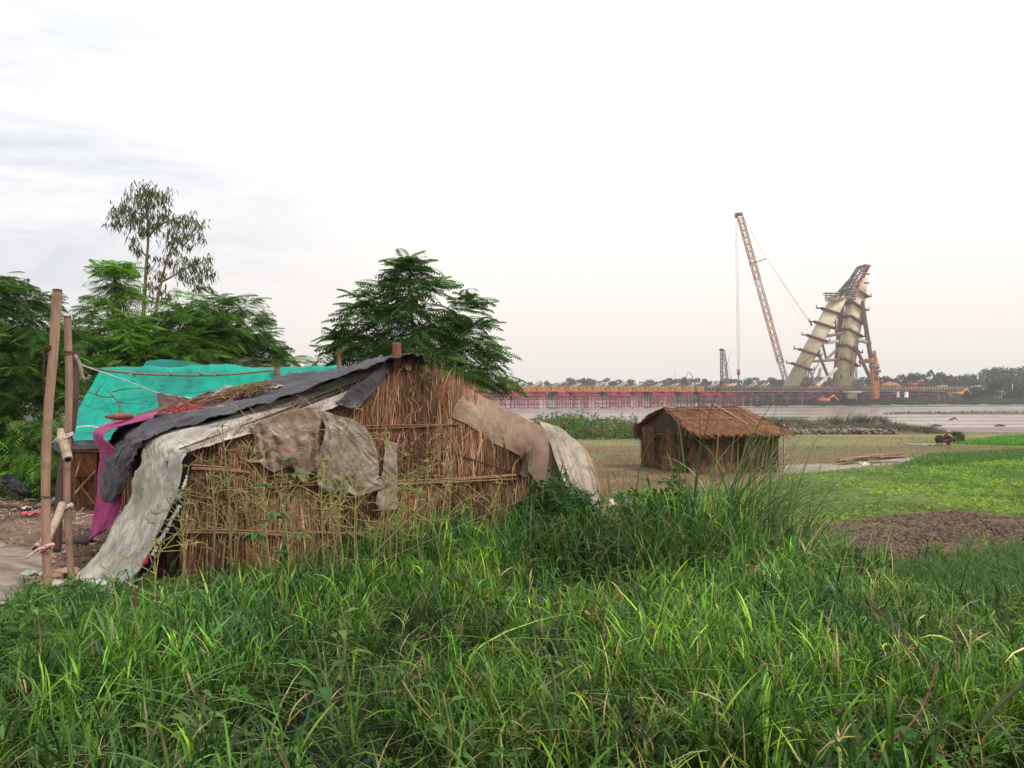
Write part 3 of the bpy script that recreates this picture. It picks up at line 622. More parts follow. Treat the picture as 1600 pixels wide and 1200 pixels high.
while px < 1850:
    d = random.uniform(790, 900) if px < 1360 else random.uniform(700, 800)
    top = float(np.interp(px, *SK)) + random.uniform(-2.5, 5.5); g0 = float(gz((px-800)/F*d, d)); xt = (px-800)/F*d; zt = (HY-top)/F*d
    H = zt-g0; cw = random.uniform(4.5, 8.5); cs = []; rs = []
    for k in range(5):
        cs.append((xt+random.uniform(-1, 1)*cw*.7, d+random.uniform(-4, 4), g0+H*random.uniform(.45, .82))); rs.append((cw*random.uniform(.4, .7), cw*.6, H*random.uniform(.12, .2)))
    cs.append((xt, d, zt-H*.10)); rs.append((cw*.45, cw*.5, H*.10)); cs.append((xt, d+3, g0+H*.3)); rs.append((cw*1.1, cw, H*.32))
    clump_cloud(cs, rs, 34, 1.25, (.045, .062, .038), bag)
    bag.bar((xt, d, g0), (xt+random.uniform(-1, 1), d, zt-H*.2), .5, .5, (.12, .10, .08))
    px += random.uniform(6, 11)
tag(bag.build('far_woods', LEAF), 'grey green far woods along the horizon beyond the river', 'woods', kind='stuff')
bag = Bag()
for k in range(560):
    x = random.uniform(150, 480) if k % 5 else random.uniform(-300, 700); s = float(shore(x)); y = s + random.uniform(4, 20)*(1 if k % 4 else 5)
    if x < 120: continue
    h = random.uniform(1.2, 2.6)*float(np.interp(x, [150, 200, 260], [.6, .8, 1.15]))
    clump_cloud([(x, y, float(gz(x, y))+h*.4)], [(random.uniform(2.5, 6), 2.5, h)], 46, .75, random.choice([(.07, .13, .045), (.09, .14, .055), (.12, .13, .07), (.055, .10, .045)]), bag)
tag(bag.build('bank_shrubs', LEAF), 'green shrubs covering the far river bank in front of the bridge', 'shrubs', kind='stuff')
# nearer single trees at the far right
for i, (px, yt, d, cw, lb_) in enumerate(((1512, 606, 560, 8, 'low dark tree on the far bank, first left of the dark right clump'), (1545, 596, 570, 11, 'rounded dark tree on the far bank, middle of the right clump'), (1572, 588, 575, 12, 'tallest dark tree of the clump at the right edge of the far bank'), (1606, 592, 580, 13, 'dark tree cut by the right edge of the picture on the far bank'), (1592, 606, 560, 9, 'low dark shrubby tree in front of the tallest one at far right'),
                                     (1440, 601, 620, 9, 'low olive tree on the far bank beyond the deck end'), (1412, 596, 640, 8, 'olive tree on the far bank just right of the orange heap'), (1372, 590, 650, 7, 'tree on the far bank directly behind the orange mast'))):
    xt = (px-800)/F*d; g0 = float(gz(xt, d)); zt = (HY-yt)/F*d; H = zt-g0
    t = empty('bank_tree', (xt, d, g0), lb_, 'tree', 'trees on the far bank'); b = Bag(); cs = []; rs = []
    for k in range(9): cs.append((xt+random.uniform(-1, 1)*cw*.75, d+random.uniform(-4, 4), g0+H*random.uniform(.25, .85))); rs.append((cw*random.uniform(.3, .5), cw*.5, H*.17))
    clump_cloud(cs, rs, 60, .9, (.04, .06, .032), b); b.build('crown', LEAF, t)
    b = Bag(); b.tube([(xt, d, g0-.5), (xt+.5, d, g0+H*.4), (xt, d, g0+H*.8)], [.5, .4, .15], (.1, .08, .06), 6); b.build('trunk', FAR, t)
# tufts on the river island and on the near bank mound
pts = np.array(isl); sel = pts[rng.integers(0, len(pts), 2600)]; sel = sel + rng.normal(0, 1, sel.shape)*np.array([1, .8, 0]); n = len(sel)
V, Fq, C = blades(sel, rng.uniform(.5, 1.6, n), np.full(n, .35), rng.uniform(-1, .6, n), rng.uniform(.2, .9, n), 3, vary((.15, .13, .07), n), vary((.22, .20, .11), n))
tag(np_mesh('island_grass', V, Fq, GRASS, C), 'dry grass on the long low island in the river at right', 'grass', kind='stuff')
# near bank: shrub hedge at centre, mound with reeds at right
bag = Bag(); cols = [(.13, .23, .05), (.09, .16, .04), (.17, .24, .07), (.09, .14, .07), (.20, .19, .08)]
for k in range(330):
    px = random.uniform(760, 1030) if k % 4 else random.uniform(300, 1010); d = random.uniform(60, 84); y_ = d; x = (px-800)/F*d; prof = np.interp(px, [300, 760, 820, 860, 900, 950, 990, 1030], [1.2, .7, 1.9, 2.5, 2.9, 2.0, 2.3, 1.0])
    h = prof*random.uniform(.45, 1.)*(.5+.5*(d-60)/24)
    clump_cloud([(x, d, gnear(d)+h*.45)], [(random.uniform(.5, 1.3), .8, h*.6)], 60, .12, random.choice(cols), bag)
tag(bag.build('near_bank_shrubs', LEAF), 'bright green weeds and shrubs lining the near bank behind the brown field', 'shrubs', kind='stuff')
def reed_tuft(px, py, d, n, h, lean, c, label, group='reed tufts on the near bank mound'):
    base = P(px, py, d); Bp = np.array(base) + rng.normal(0, 1, (n, 3))*np.array([.5, .5, .0])
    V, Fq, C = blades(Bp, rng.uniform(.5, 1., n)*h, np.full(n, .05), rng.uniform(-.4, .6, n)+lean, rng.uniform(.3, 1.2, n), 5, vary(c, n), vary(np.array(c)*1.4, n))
    tag(np_mesh('reed_tuft', V, Fq, GRASS, C), label, 'reeds', group)
md = Bag(); nu, nv = 110, 16; V = []
for i in range(nu):
    for j in range(nv):
        u = i/(nu-1); v = j/(nv-1)*2-1; px = 1150+(1470-1150)*u; d = 84+v*4.5; pr = np.interp(px, [1150, 1200, 1300, 1380, 1430, 1470], [.5, 1.5, 1.35, 1.3, .6, .1])
        z = gnear(84)-.1 + pr*(1-v*v)**.7*(.75+.5*fbm((u*14, v, 0), 1, 3, 5.)); V.append(((px-800)/F*84+.1*v, d, z))
I = np.arange(nu*nv).reshape(nu, nv); Fq = np.stack([I[:-1, :-1], I[1:, :-1], I[1:, 1:], I[:-1, 1:]], -1).reshape(-1, 4)
o = np_mesh('earth_bank', V, Fq, mat('bank_soil', (.19, .15, .11), rough=.95, nscale=1.5, namt=.5, bump=1, bscale=4), None, None, True); tag(o, 'low earth bank above the river', 'ground', kind='structure')
MV = np.array(V)
sel = MV[rng.integers(0, len(MV), 9000)] + rng.normal(0, .3, (9000, 3))*np.array([1, 1, 0]); n = len(sel)
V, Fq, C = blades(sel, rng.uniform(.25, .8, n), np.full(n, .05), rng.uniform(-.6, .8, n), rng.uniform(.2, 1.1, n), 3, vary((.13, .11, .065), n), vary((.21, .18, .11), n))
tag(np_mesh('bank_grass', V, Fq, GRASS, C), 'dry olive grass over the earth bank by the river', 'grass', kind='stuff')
for i, (px, py, h, n, c, s) in enumerate(((1206, 664, 1.5, 220, (.10, .12, .07), 'first from the left'), (1238, 662, 1.2, 160, (.12, .13, .08), 'second from the left'), (1300, 664, 1.5, 240, (.10, .12, .07), 'third, at the middle of the mound'), (1336, 664, 1.9, 300, (.11, .13, .09), 'fourth and tallest, bent right'), (1370, 664, 1.6, 260, (.11, .13, .09), 'fifth, bent right'), (1420, 674, 1.1, 260, (.13, .14, .08), 'last, low and bushy at the right end'))):
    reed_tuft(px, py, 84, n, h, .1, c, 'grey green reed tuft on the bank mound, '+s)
rv, rf = rock_template(5, 1); n = 700; px = rng.uniform(1225, 1400, n); d = rng.uniform(77.5, 80, n)
pos = np.stack([(px-800)/F*d, d, np.array([gnear(q) for q in d])+rng.uniform(0, .45, n)], 1); V, Fq, C = inst(rv, rf, pos, rng.uniform(0, 6, n), rng.uniform(0, 1, n), rng.uniform(0, 1, n), rng.uniform(.05, .22, n), vary((.22, .19, .19), n, .6))
tag(np_mesh('bank_rubble', V, Fq, STONE, C), 'grey rubble along the foot of the near bank mound', 'rubble', kind='stuff')
bag = Bag()
for k in range(60):
    d = random.uniform(79, 83); px = random.uniform(1180, 1460); clump_cloud([((px-800)/F*d, d, gnear(d)+.3)], [(random.uniform(.4, .8), .5, random.uniform(.3, .8))], 26, .11, random.choice([(.13, .12, .075), (.10, .11, .07), (.16, .13, .09)]), bag)
tag(bag.build('bank_brush', LEAF), 'brown green brush at the foot of the near bank mound', 'brush', kind='stuff')
# logs stuck in the shallows
for px, py, s in ((1488, 657, 'lone dark snag'), (1462, 666, 'flat dark log'), (1561, 666, 'dark log at right')):
    d = 10*F/(py-HY); q = P(px, py, d); b = Bag(); b.tube([q+Vector((-1.6, 0, -.1)), q+Vector((-.3, 0, .4)), q+Vector((.8, 0, .9 if 'snag' in s else .2)), q+Vector((1.8, 0, .2))], [.25, .3, .3, .1], (.09, .07, .06), 6)
    tag(b.build('driftwood', BARK), s+' stuck in the shallow river water', 'driftwood')
# ================================================================== FIELDS
def scatter_poly(poly, dens, xmax=None):
    P_ = np.array(poly); x0, y0 = P_.min(0); x1, y1 = P_.max(0); n = int((x1-x0)*(y1-y0)*dens); X = rng.uniform(x0, x1, n); Y = rng.uniform(y0, y1, n); k = inpoly(X, Y, poly) & (X < .9*Y+1.5)
    X, Y = X[k], Y[k]; return np.stack([X, Y, np.interp(Y, PD, PZ)+.0], 1)
pos = scatter_poly(POLY['crop'], 62)
for (a, c) in ((((1395, 776), (1480, 795))), ((1440, 752), (1700, 764)), ((1250, 771), (1340, 768)), ((1180, 760), (1400, 742)), ((1300, 790), (1420, 800)), ((1480, 730), (1750, 726))):
    g0, g1_ = G(*a), G(*c); ab = np.array([g1_.x-g0.x, g1_.y-g0.y]); ap = pos[:, :2]-np.array([g0.x, g0.y]); tt_ = ((ap*ab).sum(1)/(ab*ab).sum()).clip(0, 1); dd = np.linalg.norm(ap-tt_[:, None]*ab, axis=1); pos = pos[dd > rng.uniform(.05, .22, len(pos))]
f = np.array([fbm((p[0], p[1]*.6, 0), .5, 3, 21.) for p in pos]); pos = pos[f < rng.uniform(.1, .9, len(pos))]; n = len(pos)
fc = np.array([fbm((p[0], p[1]*.5, 0), .35, 3, 33.) for p in pos])[:, None]
col = np.where(fc > 0, np.array([[.25, .40, .045]]), np.array([[.16, .29, .04]]))*rng.uniform(.6, 1.35, (n, 1))*rng.uniform(.9, 1.1, (n, 3))
V, Fq, C = inst(LV, LF, pos, rng.uniform(0, 6.28, n), rng.uniform(-.2, .2, n), rng.uniform(-.2, .2, n), np.stack([rng.uniform(.05, .105, n)]*2+[rng.uniform(.10, .2, n)], 1), col)
tag(np_mesh('crop_leaves', V, Fq, LEAF, C), 'bright green low leafy crop covering the field right of the small hut', 'crop', kind='stuff')
pos = scatter_poly(POLY['far_green'], 90); n = len(pos); pos[:, 2] -= .02
V, Fq, C = blades(pos, rng.uniform(.15, .35, n), np.full(n, .04), rng.uniform(0, 6.28, n), rng.uniform(.1, .7, n), 2, vary((.10, .28, .03), n), vary((.13, .34, .04), n))
tag(np_mesh('seedling_bed', V, Fq, GRASS, C), 'vivid green seedling bed beside the crouching person', 'crop', kind='stuff')
pos = scatter_poly(POLY['brown'], 260); n = len(pos)
V, Fq, C = inst(*rock_template(9, 1), pos, rng.uniform(0, 6, n), rng.uniform(0, 1, n), rng.uniform(0, 1, n), rng.uniform(.008, .05, n)**1.0, vary((.12, .08, .055), n, .5))
tag(np_mesh('soil_clods', V, Fq, STONE, C), 'crumbly brown clods on the dug plot', 'soil', kind='stuff')
pos = scatter_poly(POLY['brown'], 9); n = len(pos)
V, Fq, C = inst(LV, LF, pos, rng.uniform(0, 6.28, n), rng.uniform(-.2, .2, n), rng.uniform(-.2, .2, n), rng.uniform(.03, .08, n), vary((.22, .22, .07), n, .3))
tag(np_mesh('plot_weeds', V, Fq, LEAF, C), 'scattered small weeds on the dug brown plot', 'weeds', kind='stuff')
n = 42000; Y = rng.uniform(14, 88, n)**1.0; X = rng.uniform(-.02, .75, n)*Y
keep = ~(inpoly(X, Y, POLY['crop']) | inpoly(X, Y, POLY['brown']) | inpoly(X, Y, POLY['pale'])); fb = np.array([fbm((a, b_*.5, 0), .16, 3, 41.) for a, b_ in zip(X, Y)]); bare = inpoly(X, Y, POLY['bare']); keep &= (fb > rng.uniform(-.5, .6, n)) & (~bare | (rng.random(n) < .35))
X, Y = X[keep], Y[keep]; n = len(X)
V, Fq, C = blades(np.stack([X, Y, np.interp(Y, PD, PZ)], 1), rng.uniform(.05, .16, n), np.full(n, .03), rng.uniform(0, 6.28, n), rng.uniform(.2, 1, n), 2, vary((.14, .15, .05), n, .4), vary((.22, .22, .08), n, .4))
tag(np_mesh('field_stubble', V, Fq, GRASS, C), 'thin yellowish stubble and weeds over the brown field', 'grass', kind='stuff')
# darker grass verge along the upper right of the crop
V_ = gpoly([(1395, 733), (1450, 712), (1600, 704), (1900, 698), (1900, 712), (1600, 718), (1480, 728)]); pos = scatter_poly(V_, 260); n = len(pos)
V, Fq, C = blades(pos, rng.uniform(.08, .28, n), np.full(n, .02), rng.uniform(0, 6.28, n), rng.uniform(.2, .9, n), 2, vary((.08, .16, .03), n), vary((.12, .24, .05), n))
tag(np_mesh('verge_grass', V, Fq, GRASS, C), 'darker grass verge above the leafy crop field', 'grass', kind='stuff')

# ================================================================== FRAME OF THE BIG HUT
HA = Vector((-3.55, 8.5, 0)); HU = Vector((.857, .515, 0)).normalized(); HN = Vector((-HU.y, HU.x, 0)); HW = 4.66; HL = 5.0
ZE, ZR = -.62, .36; UR = 2.67
def wallpt(px, py, off=0.):
    r = Vector(((px-800)/F, 1, (HY-py)/F)); nn_ = -HN; k = (HA.dot(nn_)+off)/r.dot(nn_); return r*k
def wu(px, py): p = wallpt(px, py); return ((p-HA).dot(HU), p.z)
RS = Vector((HU.x*UR, HU.y*UR, ZR-ZE)); EA = Vector((HA.x, HA.y, ZE)); RNL = HN.cross(RS).normalized()
if RNL.z < 0: RNL = -RNL
def sag(s_, t_): return Vector((0, 0, -.16*max(0, min(s_, 1))**1.5*max(0, min(1, (t_-.04)/.35))))
def roof(s_, t_, off=.05): return EA + RS*s_ + HN*(HL*t_) + RNL*off + sag(s_, t_)
EB = Vector((HA.x+HU.x*HW, HA.y+HU.y*HW, -.72)); RT = EA + RS
def roofr(s_, t_, off=.05):                         # right slope, s from right eave up to ridge
    v = (RT-EB); nr = v.cross(HN).normalized(); nr = nr if nr.z > 0 else -nr
    return EB + v*s_ + HN*(HL*t_) + nr*off + sag(s_, t_)
hut = empty('reed_hut', (HA+HU*HW/2+HN*HL/2)+Vector((0, 0, -2.25)), 'large gabled hut of brown reeds with a ridge log, covered by old tarps', 'hut')
TOP = [(262, 712), (290, 704), (400, 658), (470, 636), (520, 626), (560, 607), (590, 592), (612, 584), (640, 573), (662, 580), (690, 592), (735, 612), (800, 664), (850, 702), (862, 712)]
tu = [wu(*q) for q in TOP]; TU = [q[0] for q in tu]; TZ = [q[1] for q in tu]
def topz(u): return np.interp(u, TU, TZ)
REED = np.array([[.29, .14, .075], [.21, .092, .050], [.42, .24, .14], [.105, .046, .030], [.56, .38, .24], [.25, .15, .09]])
def reedcols(n, r_=None): return REED[rng.choice(6, n, p=[.28, .25, .17, .15, .07, .08])]*rng.uniform(.7, 1.25, (n, 1))
def reeds(bag, org, ud, nrm, u, z0, z1, w_, off, lean=.05, cols=None, segs=3, bend=.05):
    """upright reeds on a wall: arrays of u, bottoms, tops"""
    n = len(u); o = np.array(org); ud = np.array(ud); nr = np.array(nrm)
    base = o[None, :2]*1.0
    Bp = np.zeros((n, 3)); Bp[:, :2] = o[:2] + u[:, None]*ud[:2] + off[:, None]*nr[:2]; Bp[:, 2] = z0
    H = z1-z0; sgn = rng.choice([-1, 1], n); a0 = math.atan2(ud[1], ud[0])
    coh = np.array([fbm((q*1.7, float(org[2]), 0), 1, 2, 61.) for q in u]); sgn = np.where(rng.random(n) < .5+1.1*coh, 1, -1)
    az = a0 + np.where(sgn > 0, 0, math.pi) + rng.normal(0, .25, n); cols = reedcols(n) if cols is None else cols
    cols = cols*(1+np.array([.75*fbm((q*1.3, float(z_)*.8, 0), 1, 3, 14.) for q, z_ in zip(u, z0)]))[:, None].clip(.35, 1.6)
    V, Fq, C = blades(Bp, H, w_, az, np.abs(rng.normal(0, lean, n))/np.maximum(H, .25), segs, cols*rng.uniform(.8, 1, (n, 1)), cols*rng.uniform(1., 1.3, (n, 1)), side=a0+rng.normal(0, .5, n))
    bag.add(V, Fq, C)
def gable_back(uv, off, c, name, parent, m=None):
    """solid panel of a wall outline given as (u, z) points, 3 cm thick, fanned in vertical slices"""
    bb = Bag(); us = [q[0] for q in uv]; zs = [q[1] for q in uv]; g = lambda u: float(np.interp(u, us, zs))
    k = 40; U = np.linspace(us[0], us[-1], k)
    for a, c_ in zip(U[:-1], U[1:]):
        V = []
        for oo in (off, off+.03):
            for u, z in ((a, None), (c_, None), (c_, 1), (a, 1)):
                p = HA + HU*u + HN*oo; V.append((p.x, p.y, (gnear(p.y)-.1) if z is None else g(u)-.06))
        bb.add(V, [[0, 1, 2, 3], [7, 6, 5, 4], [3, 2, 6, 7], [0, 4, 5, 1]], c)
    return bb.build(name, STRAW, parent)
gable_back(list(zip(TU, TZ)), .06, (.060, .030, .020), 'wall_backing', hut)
b = Bag(); n = 4300; u = rng.uniform(.02, 4.62, n); gp = np.array([fbm((q*5, 0, 0), 1, 2, 77.) for q in u]); u = u[gp > -.38]; n = len(u); gzv = -2.35
lay = rng.integers(0, 3, n); zs0 = np.full(n, gzv)+rng.uniform(0, .1, n); zt_ = np.minimum(-1.02+rng.normal(0, .07, n), topz(u)-.02); 
reeds(b, HA, HU, -HN, u, zs0, zt_, rng.uniform(.008, .019, n), rng.uniform(-.06, .045, n), .10)
b.build('lower_reed_panel', STRAW, hut)
b = Bag(); n = 4600; u = rng.uniform(.05, 4.6, n); tz = topz(u)
jag = np.where((u > 2.1) & (u < 3.62), rng.normal(.0, .09, n)+.05, rng.normal(-.04, .05, n)); jag = np.where(u > 3.6, rng.normal(-.10, .03, n), jag)
z0 = np.full(n, -1.12)+rng.normal(0, .05, n); z1 = np.maximum(tz+jag, z0+.05)
reeds(b, HA, HU, -HN, u, z0, z1, rng.uniform(.008, .019, n), rng.uniform(-.045, .07, n), .10)
b.build('upper_reed_panel', STRAW, hut)
# overlapping untidy reeds: a hanging row between two ties, and loose straws
b = Bag(); n = 900; u = rng.uniform(1.5, 4.4, n); z1 = np.minimum(topz(u)-.05, -.45+rng.normal(0, .09, n)); z0 = z1-rng.uniform(.25, .6, n)
reeds(b, HA, HU, -HN, u, z0, z1, rng.uniform(.006, .013, n), rng.uniform(.05, .10, n), .12)
n = 900; u = rng.uniform(.1, 4.4, n); zz = rng.uniform(-2.0, 0, n); zz = np.minimum(zz, topz(u)-.1); k_ = ~((u > 3.2) & (zz > topz(u)-.62)); u, zz = u[k_], zz[k_]; n = len(u)
Bp = np.stack([HA.x+HU.x*u-HN.x*.09, HA.y+HU.y*u-HN.y*.09, zz], 1); a0 = math.atan2(HU.y, HU.x)
V, Fq, C = blades(Bp, rng.uniform(.15, .5, n), rng.uniform(.005, .011, n), a0+rng.choice([0, math.pi], n)+rng.normal(0, .3, n), rng.uniform(.2, 1.3, n), 5, reedcols(n)*1.3, reedcols(n)*1.5, side=a0+rng.normal(0, .5, n)); b.add(V, Fq, C)
b.build('loose_straw', STRAW, hut)
def tie(px0, py0, px1, py1, r=.012, k=3, c=(.30, .16, .09), off=.085, sag=0):
    bb = Bag()
    for q in range(k):
        j = [random.uniform(-3, 3) for _ in range(2)]
        pts = curve([wallpt(px0, py0+j[0]+q*3, off), wallpt((px0+px1)/2, (py0+py1)/2+sag+q*2.6+random.uniform(-1.5, 1.5), off+.01), wallpt(px1, py1+j[1]+q*3, off)], 14); bb.tube(pts, [r*random.uniform(.6, 1)]*14, np.array(c)*random.uniform(.7, 1.3), 6)
    bb.build('tie_bar', BAMBOO, hut)
tie(300, 725, 392, 735); tie(284, 826, 470, 832); tie(470, 830, 760, 838, k=2); tie(600, 752, 812, 742); tie(420, 756, 600, 752, k=2, c=(.2, .1, .06)); tie(520, 668, 720, 662, k=2, c=(.2, .09, .05)); tie(690, 702, 800, 738, k=1, c=(.06, .035, .03))
b = Bag(); b.tube(curve([wallpt(814, 742, .12), wallpt(820, 722, .14), wallpt(822, 708, .15)], 6), [.035, .05, .045, .05, .04, .02], (.04, .025, .02), 7, jit=.3)
for k in range(6): b.tube(curve([wallpt(816+k, 745, .14), wallpt(820+k*1.6, 720, .17), wallpt(818+k*3, 700+random.uniform(-4, 8), .18)], 6), .006, (.05, .03, .02), 5)
b.build('corner_post', BARK, hut)
# ridge log, rafters, roof thatch, side and back walls
b = Bag(); q = wallpt(619, 590, -.12); pts = [q+Vector((0, 0, -.35)), q+Vector((0, 0, -.1)), q+Vector((.01, 0, .15)), q+Vector((.005, 0, .33)), P(619.5, 535.5, q.y)]
b.tube(curve(pts, 12), [.062, .062, .06, .064, .062, .059, .06, .062, .058, .055, .056, .058], (.5, .5, .5), 12, jit=.05); b.build('ridge_post', mat('red_brown_wood', (.22, .085, .05), rough=.8, nscale=14, namt=.45, bump=.5, bscale=50, stretch=(3, 3, .6)), hut)
b = Bag(); b.tube([q+Vector((0, 0, .335+.055)), q+Vector((0, 0, .34+.056))], [.045, .04], (.5, .3, .17), 12)
b.tube([roof(.97, -.02, -.05), roof(.97, .2, -.05), roof(.97, .4, -.05), roof(.97, 1.02, -.05)], .045, (.14, .07, .04), 8); b.build('ridge_pole', BAMBOO, hut)
b = Bag()
for t_ in (0.04, .33, .66, 1.0): b.tube([roof(.04, t_, -.05), roof(1.02, t_, -.05)], .035, (.13, .06, .04), 8); b.tube([roofr(-.05, t_, -.06), roofr(1.02, t_, -.06)], .035, (.13, .06, .04), 8)
b.tube([wallpt(520, 640, .03), wallpt(562, 612, .05), wallpt(606, 578, .05)], .03, (.2, .075, .04), 8)
b.build('rafter', BAMBOO, hut)
def thatch(fn, name):
    bb = Bag(); n = 2600; s_ = rng.uniform(.1, 1.02, n); t_ = rng.uniform(.01, 1.0, n); V = []; Fq = []; C = []
    k = 12; Vv = [tuple(fn(i/k, j/k, -.01)) for i in range(k+1) for j in range(k+1)] + [tuple(fn(i/k, j/k, -.05)) for i in range(k+1) for j in range(k+1)]
    I = np.arange((k+1)**2).reshape(k+1, k+1); f1 = np.stack([I[:-1, :-1], I[1:, :-1], I[1:, 1:], I[:-1, 1:]], -1).reshape(-1, 4); bb.add(Vv, np.vstack([f1, f1[:, ::-1]+(k+1)**2]), (.10, .05, .03))
    cc = reedcols(n)
    for a, t1, c in zip(s_, t_, cc):
        if (fn is roofr and t1 < .34) or (fn is roof and t1 < .2): continue
        l = random.uniform(.1, .22); dt = random.uniform(-.01, .01); wv = .002; p0 = fn(a, t1-wv, .015); p1 = fn(a, t1+wv, .015); p2 = fn(a-l, t1+wv+dt, .03); p3 = fn(a-l, t1-wv+dt, .03); i = len(V); V += [tuple(p0), tuple(p1), tuple(p2), tuple(p3)]; Fq.append([i, i+1, i+2, i+3]); C += [c]*4
    bb.add(V, Fq, C); return bb.build(name, STRAW, hut)
thatch(roof, 'roof_thatch'); thatch(roofr, 'roof_thatch')
def plain_wall(org, ud, ln, ztop, parent, n=900, name='side_wall', nrm=None):
    bb = Bag(); zg = gnear(org.y)-.15; p0 = org; p1 = org+ud*ln
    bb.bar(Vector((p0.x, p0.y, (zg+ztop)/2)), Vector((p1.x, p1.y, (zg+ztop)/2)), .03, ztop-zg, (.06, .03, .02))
    u = rng.uniform(0, ln, n); nr = nrm or Vector((ud.y, -ud.x, 0))
    for sg in (1, -1): reeds(bb, org, ud, nr*sg, u, np.full(n, zg), np.full(n, ztop)+rng.normal(0, .03, n), rng.uniform(.01, .02, n), rng.uniform(.02, .06, n), .05)
    return bb.build(name, STRAW, parent)
plain_wall(HA+HN*.1, HN, HL-.1, ZE-.05, hut); plain_wall(HA+HU*HW+HN*.1, HN, HL-.1, -.8, hut); plain_wall(HA+HN*HL, HU, HW, -.66, hut, name='back_wall')
# ------------------------------------------------------------------ cloths on the big hut
def cloth(name, c, c2=None, rough=.85, nscale=3., namt=.4, bump=.6, bscale=25, crumple=.12, cs=9., **k): return mat(name, c, rough=rough, nscale=nscale, namt=namt, bump=bump, bscale=bscale, col2=c2, crumple=crumple, cs=cs, **k)
TARP = cloth('charcoal_tarp', (.085, .078, .088), (.040, .036, .044), rough=.65, bump=.6, crumple=.15, cs=6)
OUTH = -HU
def ev(t_, o_, h): p = EA + HN*(HL*t_) + OUTH*o_; p.z = ZE-h; return p
ts = [.0, .14, .3, .5, .7, .88, 1.03]
def tt(s_, t): t0 = float(np.interp(s_, [-1, 0, .3, .6, 1.1], [.20, .17, .02, -.02, -.045])); return t0+(1.03-t0)*t/1.03
g_ = [[ev(tt(-1, t), o_, h) for t, o_, h in zip(ts, [.34, .42, .48, .52, .46, .36, .2], [.20, .60, .80, .80, .5, .34, .16])],
      [ev(tt(-1, t), o_, h) for t, o_, h in zip(ts, [.30, .38, .44, .46, .42, .32, .2], [.08, .30, .42, .44, .3, .2, .1])],
      [ev(tt(0, t), o_, h) for t, o_, h in zip(ts, [.22, .26, .30, .32, .28, .22, .14], [-.06, -.02, .06, .10, .05, .02, .0])],
      [roof(.03, tt(0, t), .15) for t in ts], [roof(.25, tt(.25, t), .14+.03*math.sin(7*t)) for t in ts], [roof(.5, tt(.5, t), .12+.03*math.sin(9*t+1)) for t in ts],
      [roof(.75, t-.03, .12+.03*math.sin(8*t+2)) for t in ts], [roof(.93, t-.04, .13) for t in ts], [roof(1.02, t-.04, .07+.05*max(0, math.sin(6*t-.8))) for t in ts], [roofr(.93, t-.035, .08) for t in ts]]
tag(sheet('roof_tarp', g_, TARP, 130, 110, .030, 2.6, ridge=(1, 2.2), seed=2., thick=.008, fray=.01), 'torn charcoal tarp over the left roof slope of the large reed hut', 'tarp')
# front flap of the tarp near the ridge
g_ = [[wallpt(524, 628, .12), wallpt(545, 610, .14), wallpt(572, 590, .14), wallpt(604, 564, .1)], [wallpt(530, 640, .14), wallpt(553, 626, .17), wallpt(580, 600, .16), wallpt(606, 572, .1)], [wallpt(528, 634, .2), wallpt(556, 636, .22), wallpt(584, 612, .18), wallpt(607, 578, .12)]]
tag(sheet('tarp_flap', g_, TARP, 40, 26, .02, 4, seed=5.), 'dark tarp strip folded over the gable edge just left of the ridge log', 'tarp')
WHITE = cloth('dirty_white_cloth', (.44, .41, .36), (.28, .26, .22), nscale=4, namt=.35, bump=1, bscale=14, crumple=.2, cs=9, stretch=(1.6, 1.6, .7))
def st(*pts): return [p for p in pts]
def mid(a, c, k=.5, up=0): m_ = a.lerp(c, k); m_.z += up; return m_
TARP_ = 0
S_ = [(roof(.97, .06, .07), wallpt(596, 588, .10)), (roof(.8, .06, .07), wallpt(553, 623, .13)), (roof(.6, .06, .07), wallpt(485, 650, .15)), (roof(.4, .06, .08), wallpt(412, 671, .15)), (roof(.2, .10, .09), wallpt(342, 690, .15)),
      (ev(.22, .14, -.07), wallpt(296, 706, .16)), (P(222, 722, 9.1), P(289, 710, 8.28)), (P(210, 745, 9.05), P(282, 745, 8.22)), (P(204, 780, 9.0), P(272, 782, 8.16)), (P(182, 815, 8.95), P(254, 825, 8.1)), (P(150, 868, 8.75), P(228, 872, 8.02)), (P(112, 905, 8.45), P(208, 908, 7.95)), (P(86, 934, 8.12), P(200, 945, 7.75))]
g_ = [[a, mid(a, c, .33, .015 if i < 6 else 0)+(Vector((.0, .06, 0)) if i > 7 else Vector()), mid(a, c, .66, .015 if i < 6 else 0), c] for i, (a, c) in enumerate(S_)]
tag(sheet('white_cloth', g_, WHITE, 80, 170, .013, 4.5, ridge=(1.6, .8), seed=3., thick=.008, fray=.006), 'long dirty white cloth running down the gable edge and hanging to the ground at left', 'cloth')
g_ = [[P(150, 905, 8.25), P(185, 905, 8.0), P(212, 912, 7.75)], [P(142, 938, 8.0), P(180, 935, 7.8), P(214, 930, 7.6)], [P(140, 962, 7.6), P(175, 955, 7.5), P(205, 948, 7.4)]]
tag(sheet('plastic_sack', g_, cloth('white_plastic', (.62, .62, .64), rough=.4, bump=.3), 30, 30, .035, 7, seed=11.), 'crumpled white plastic sack on the ground at the foot of the hanging white cloth', 'sack')
PINK = cloth('magenta_cloth', (.42, .07, .21), (.30, .05, .16), nscale=4, bump=.3)
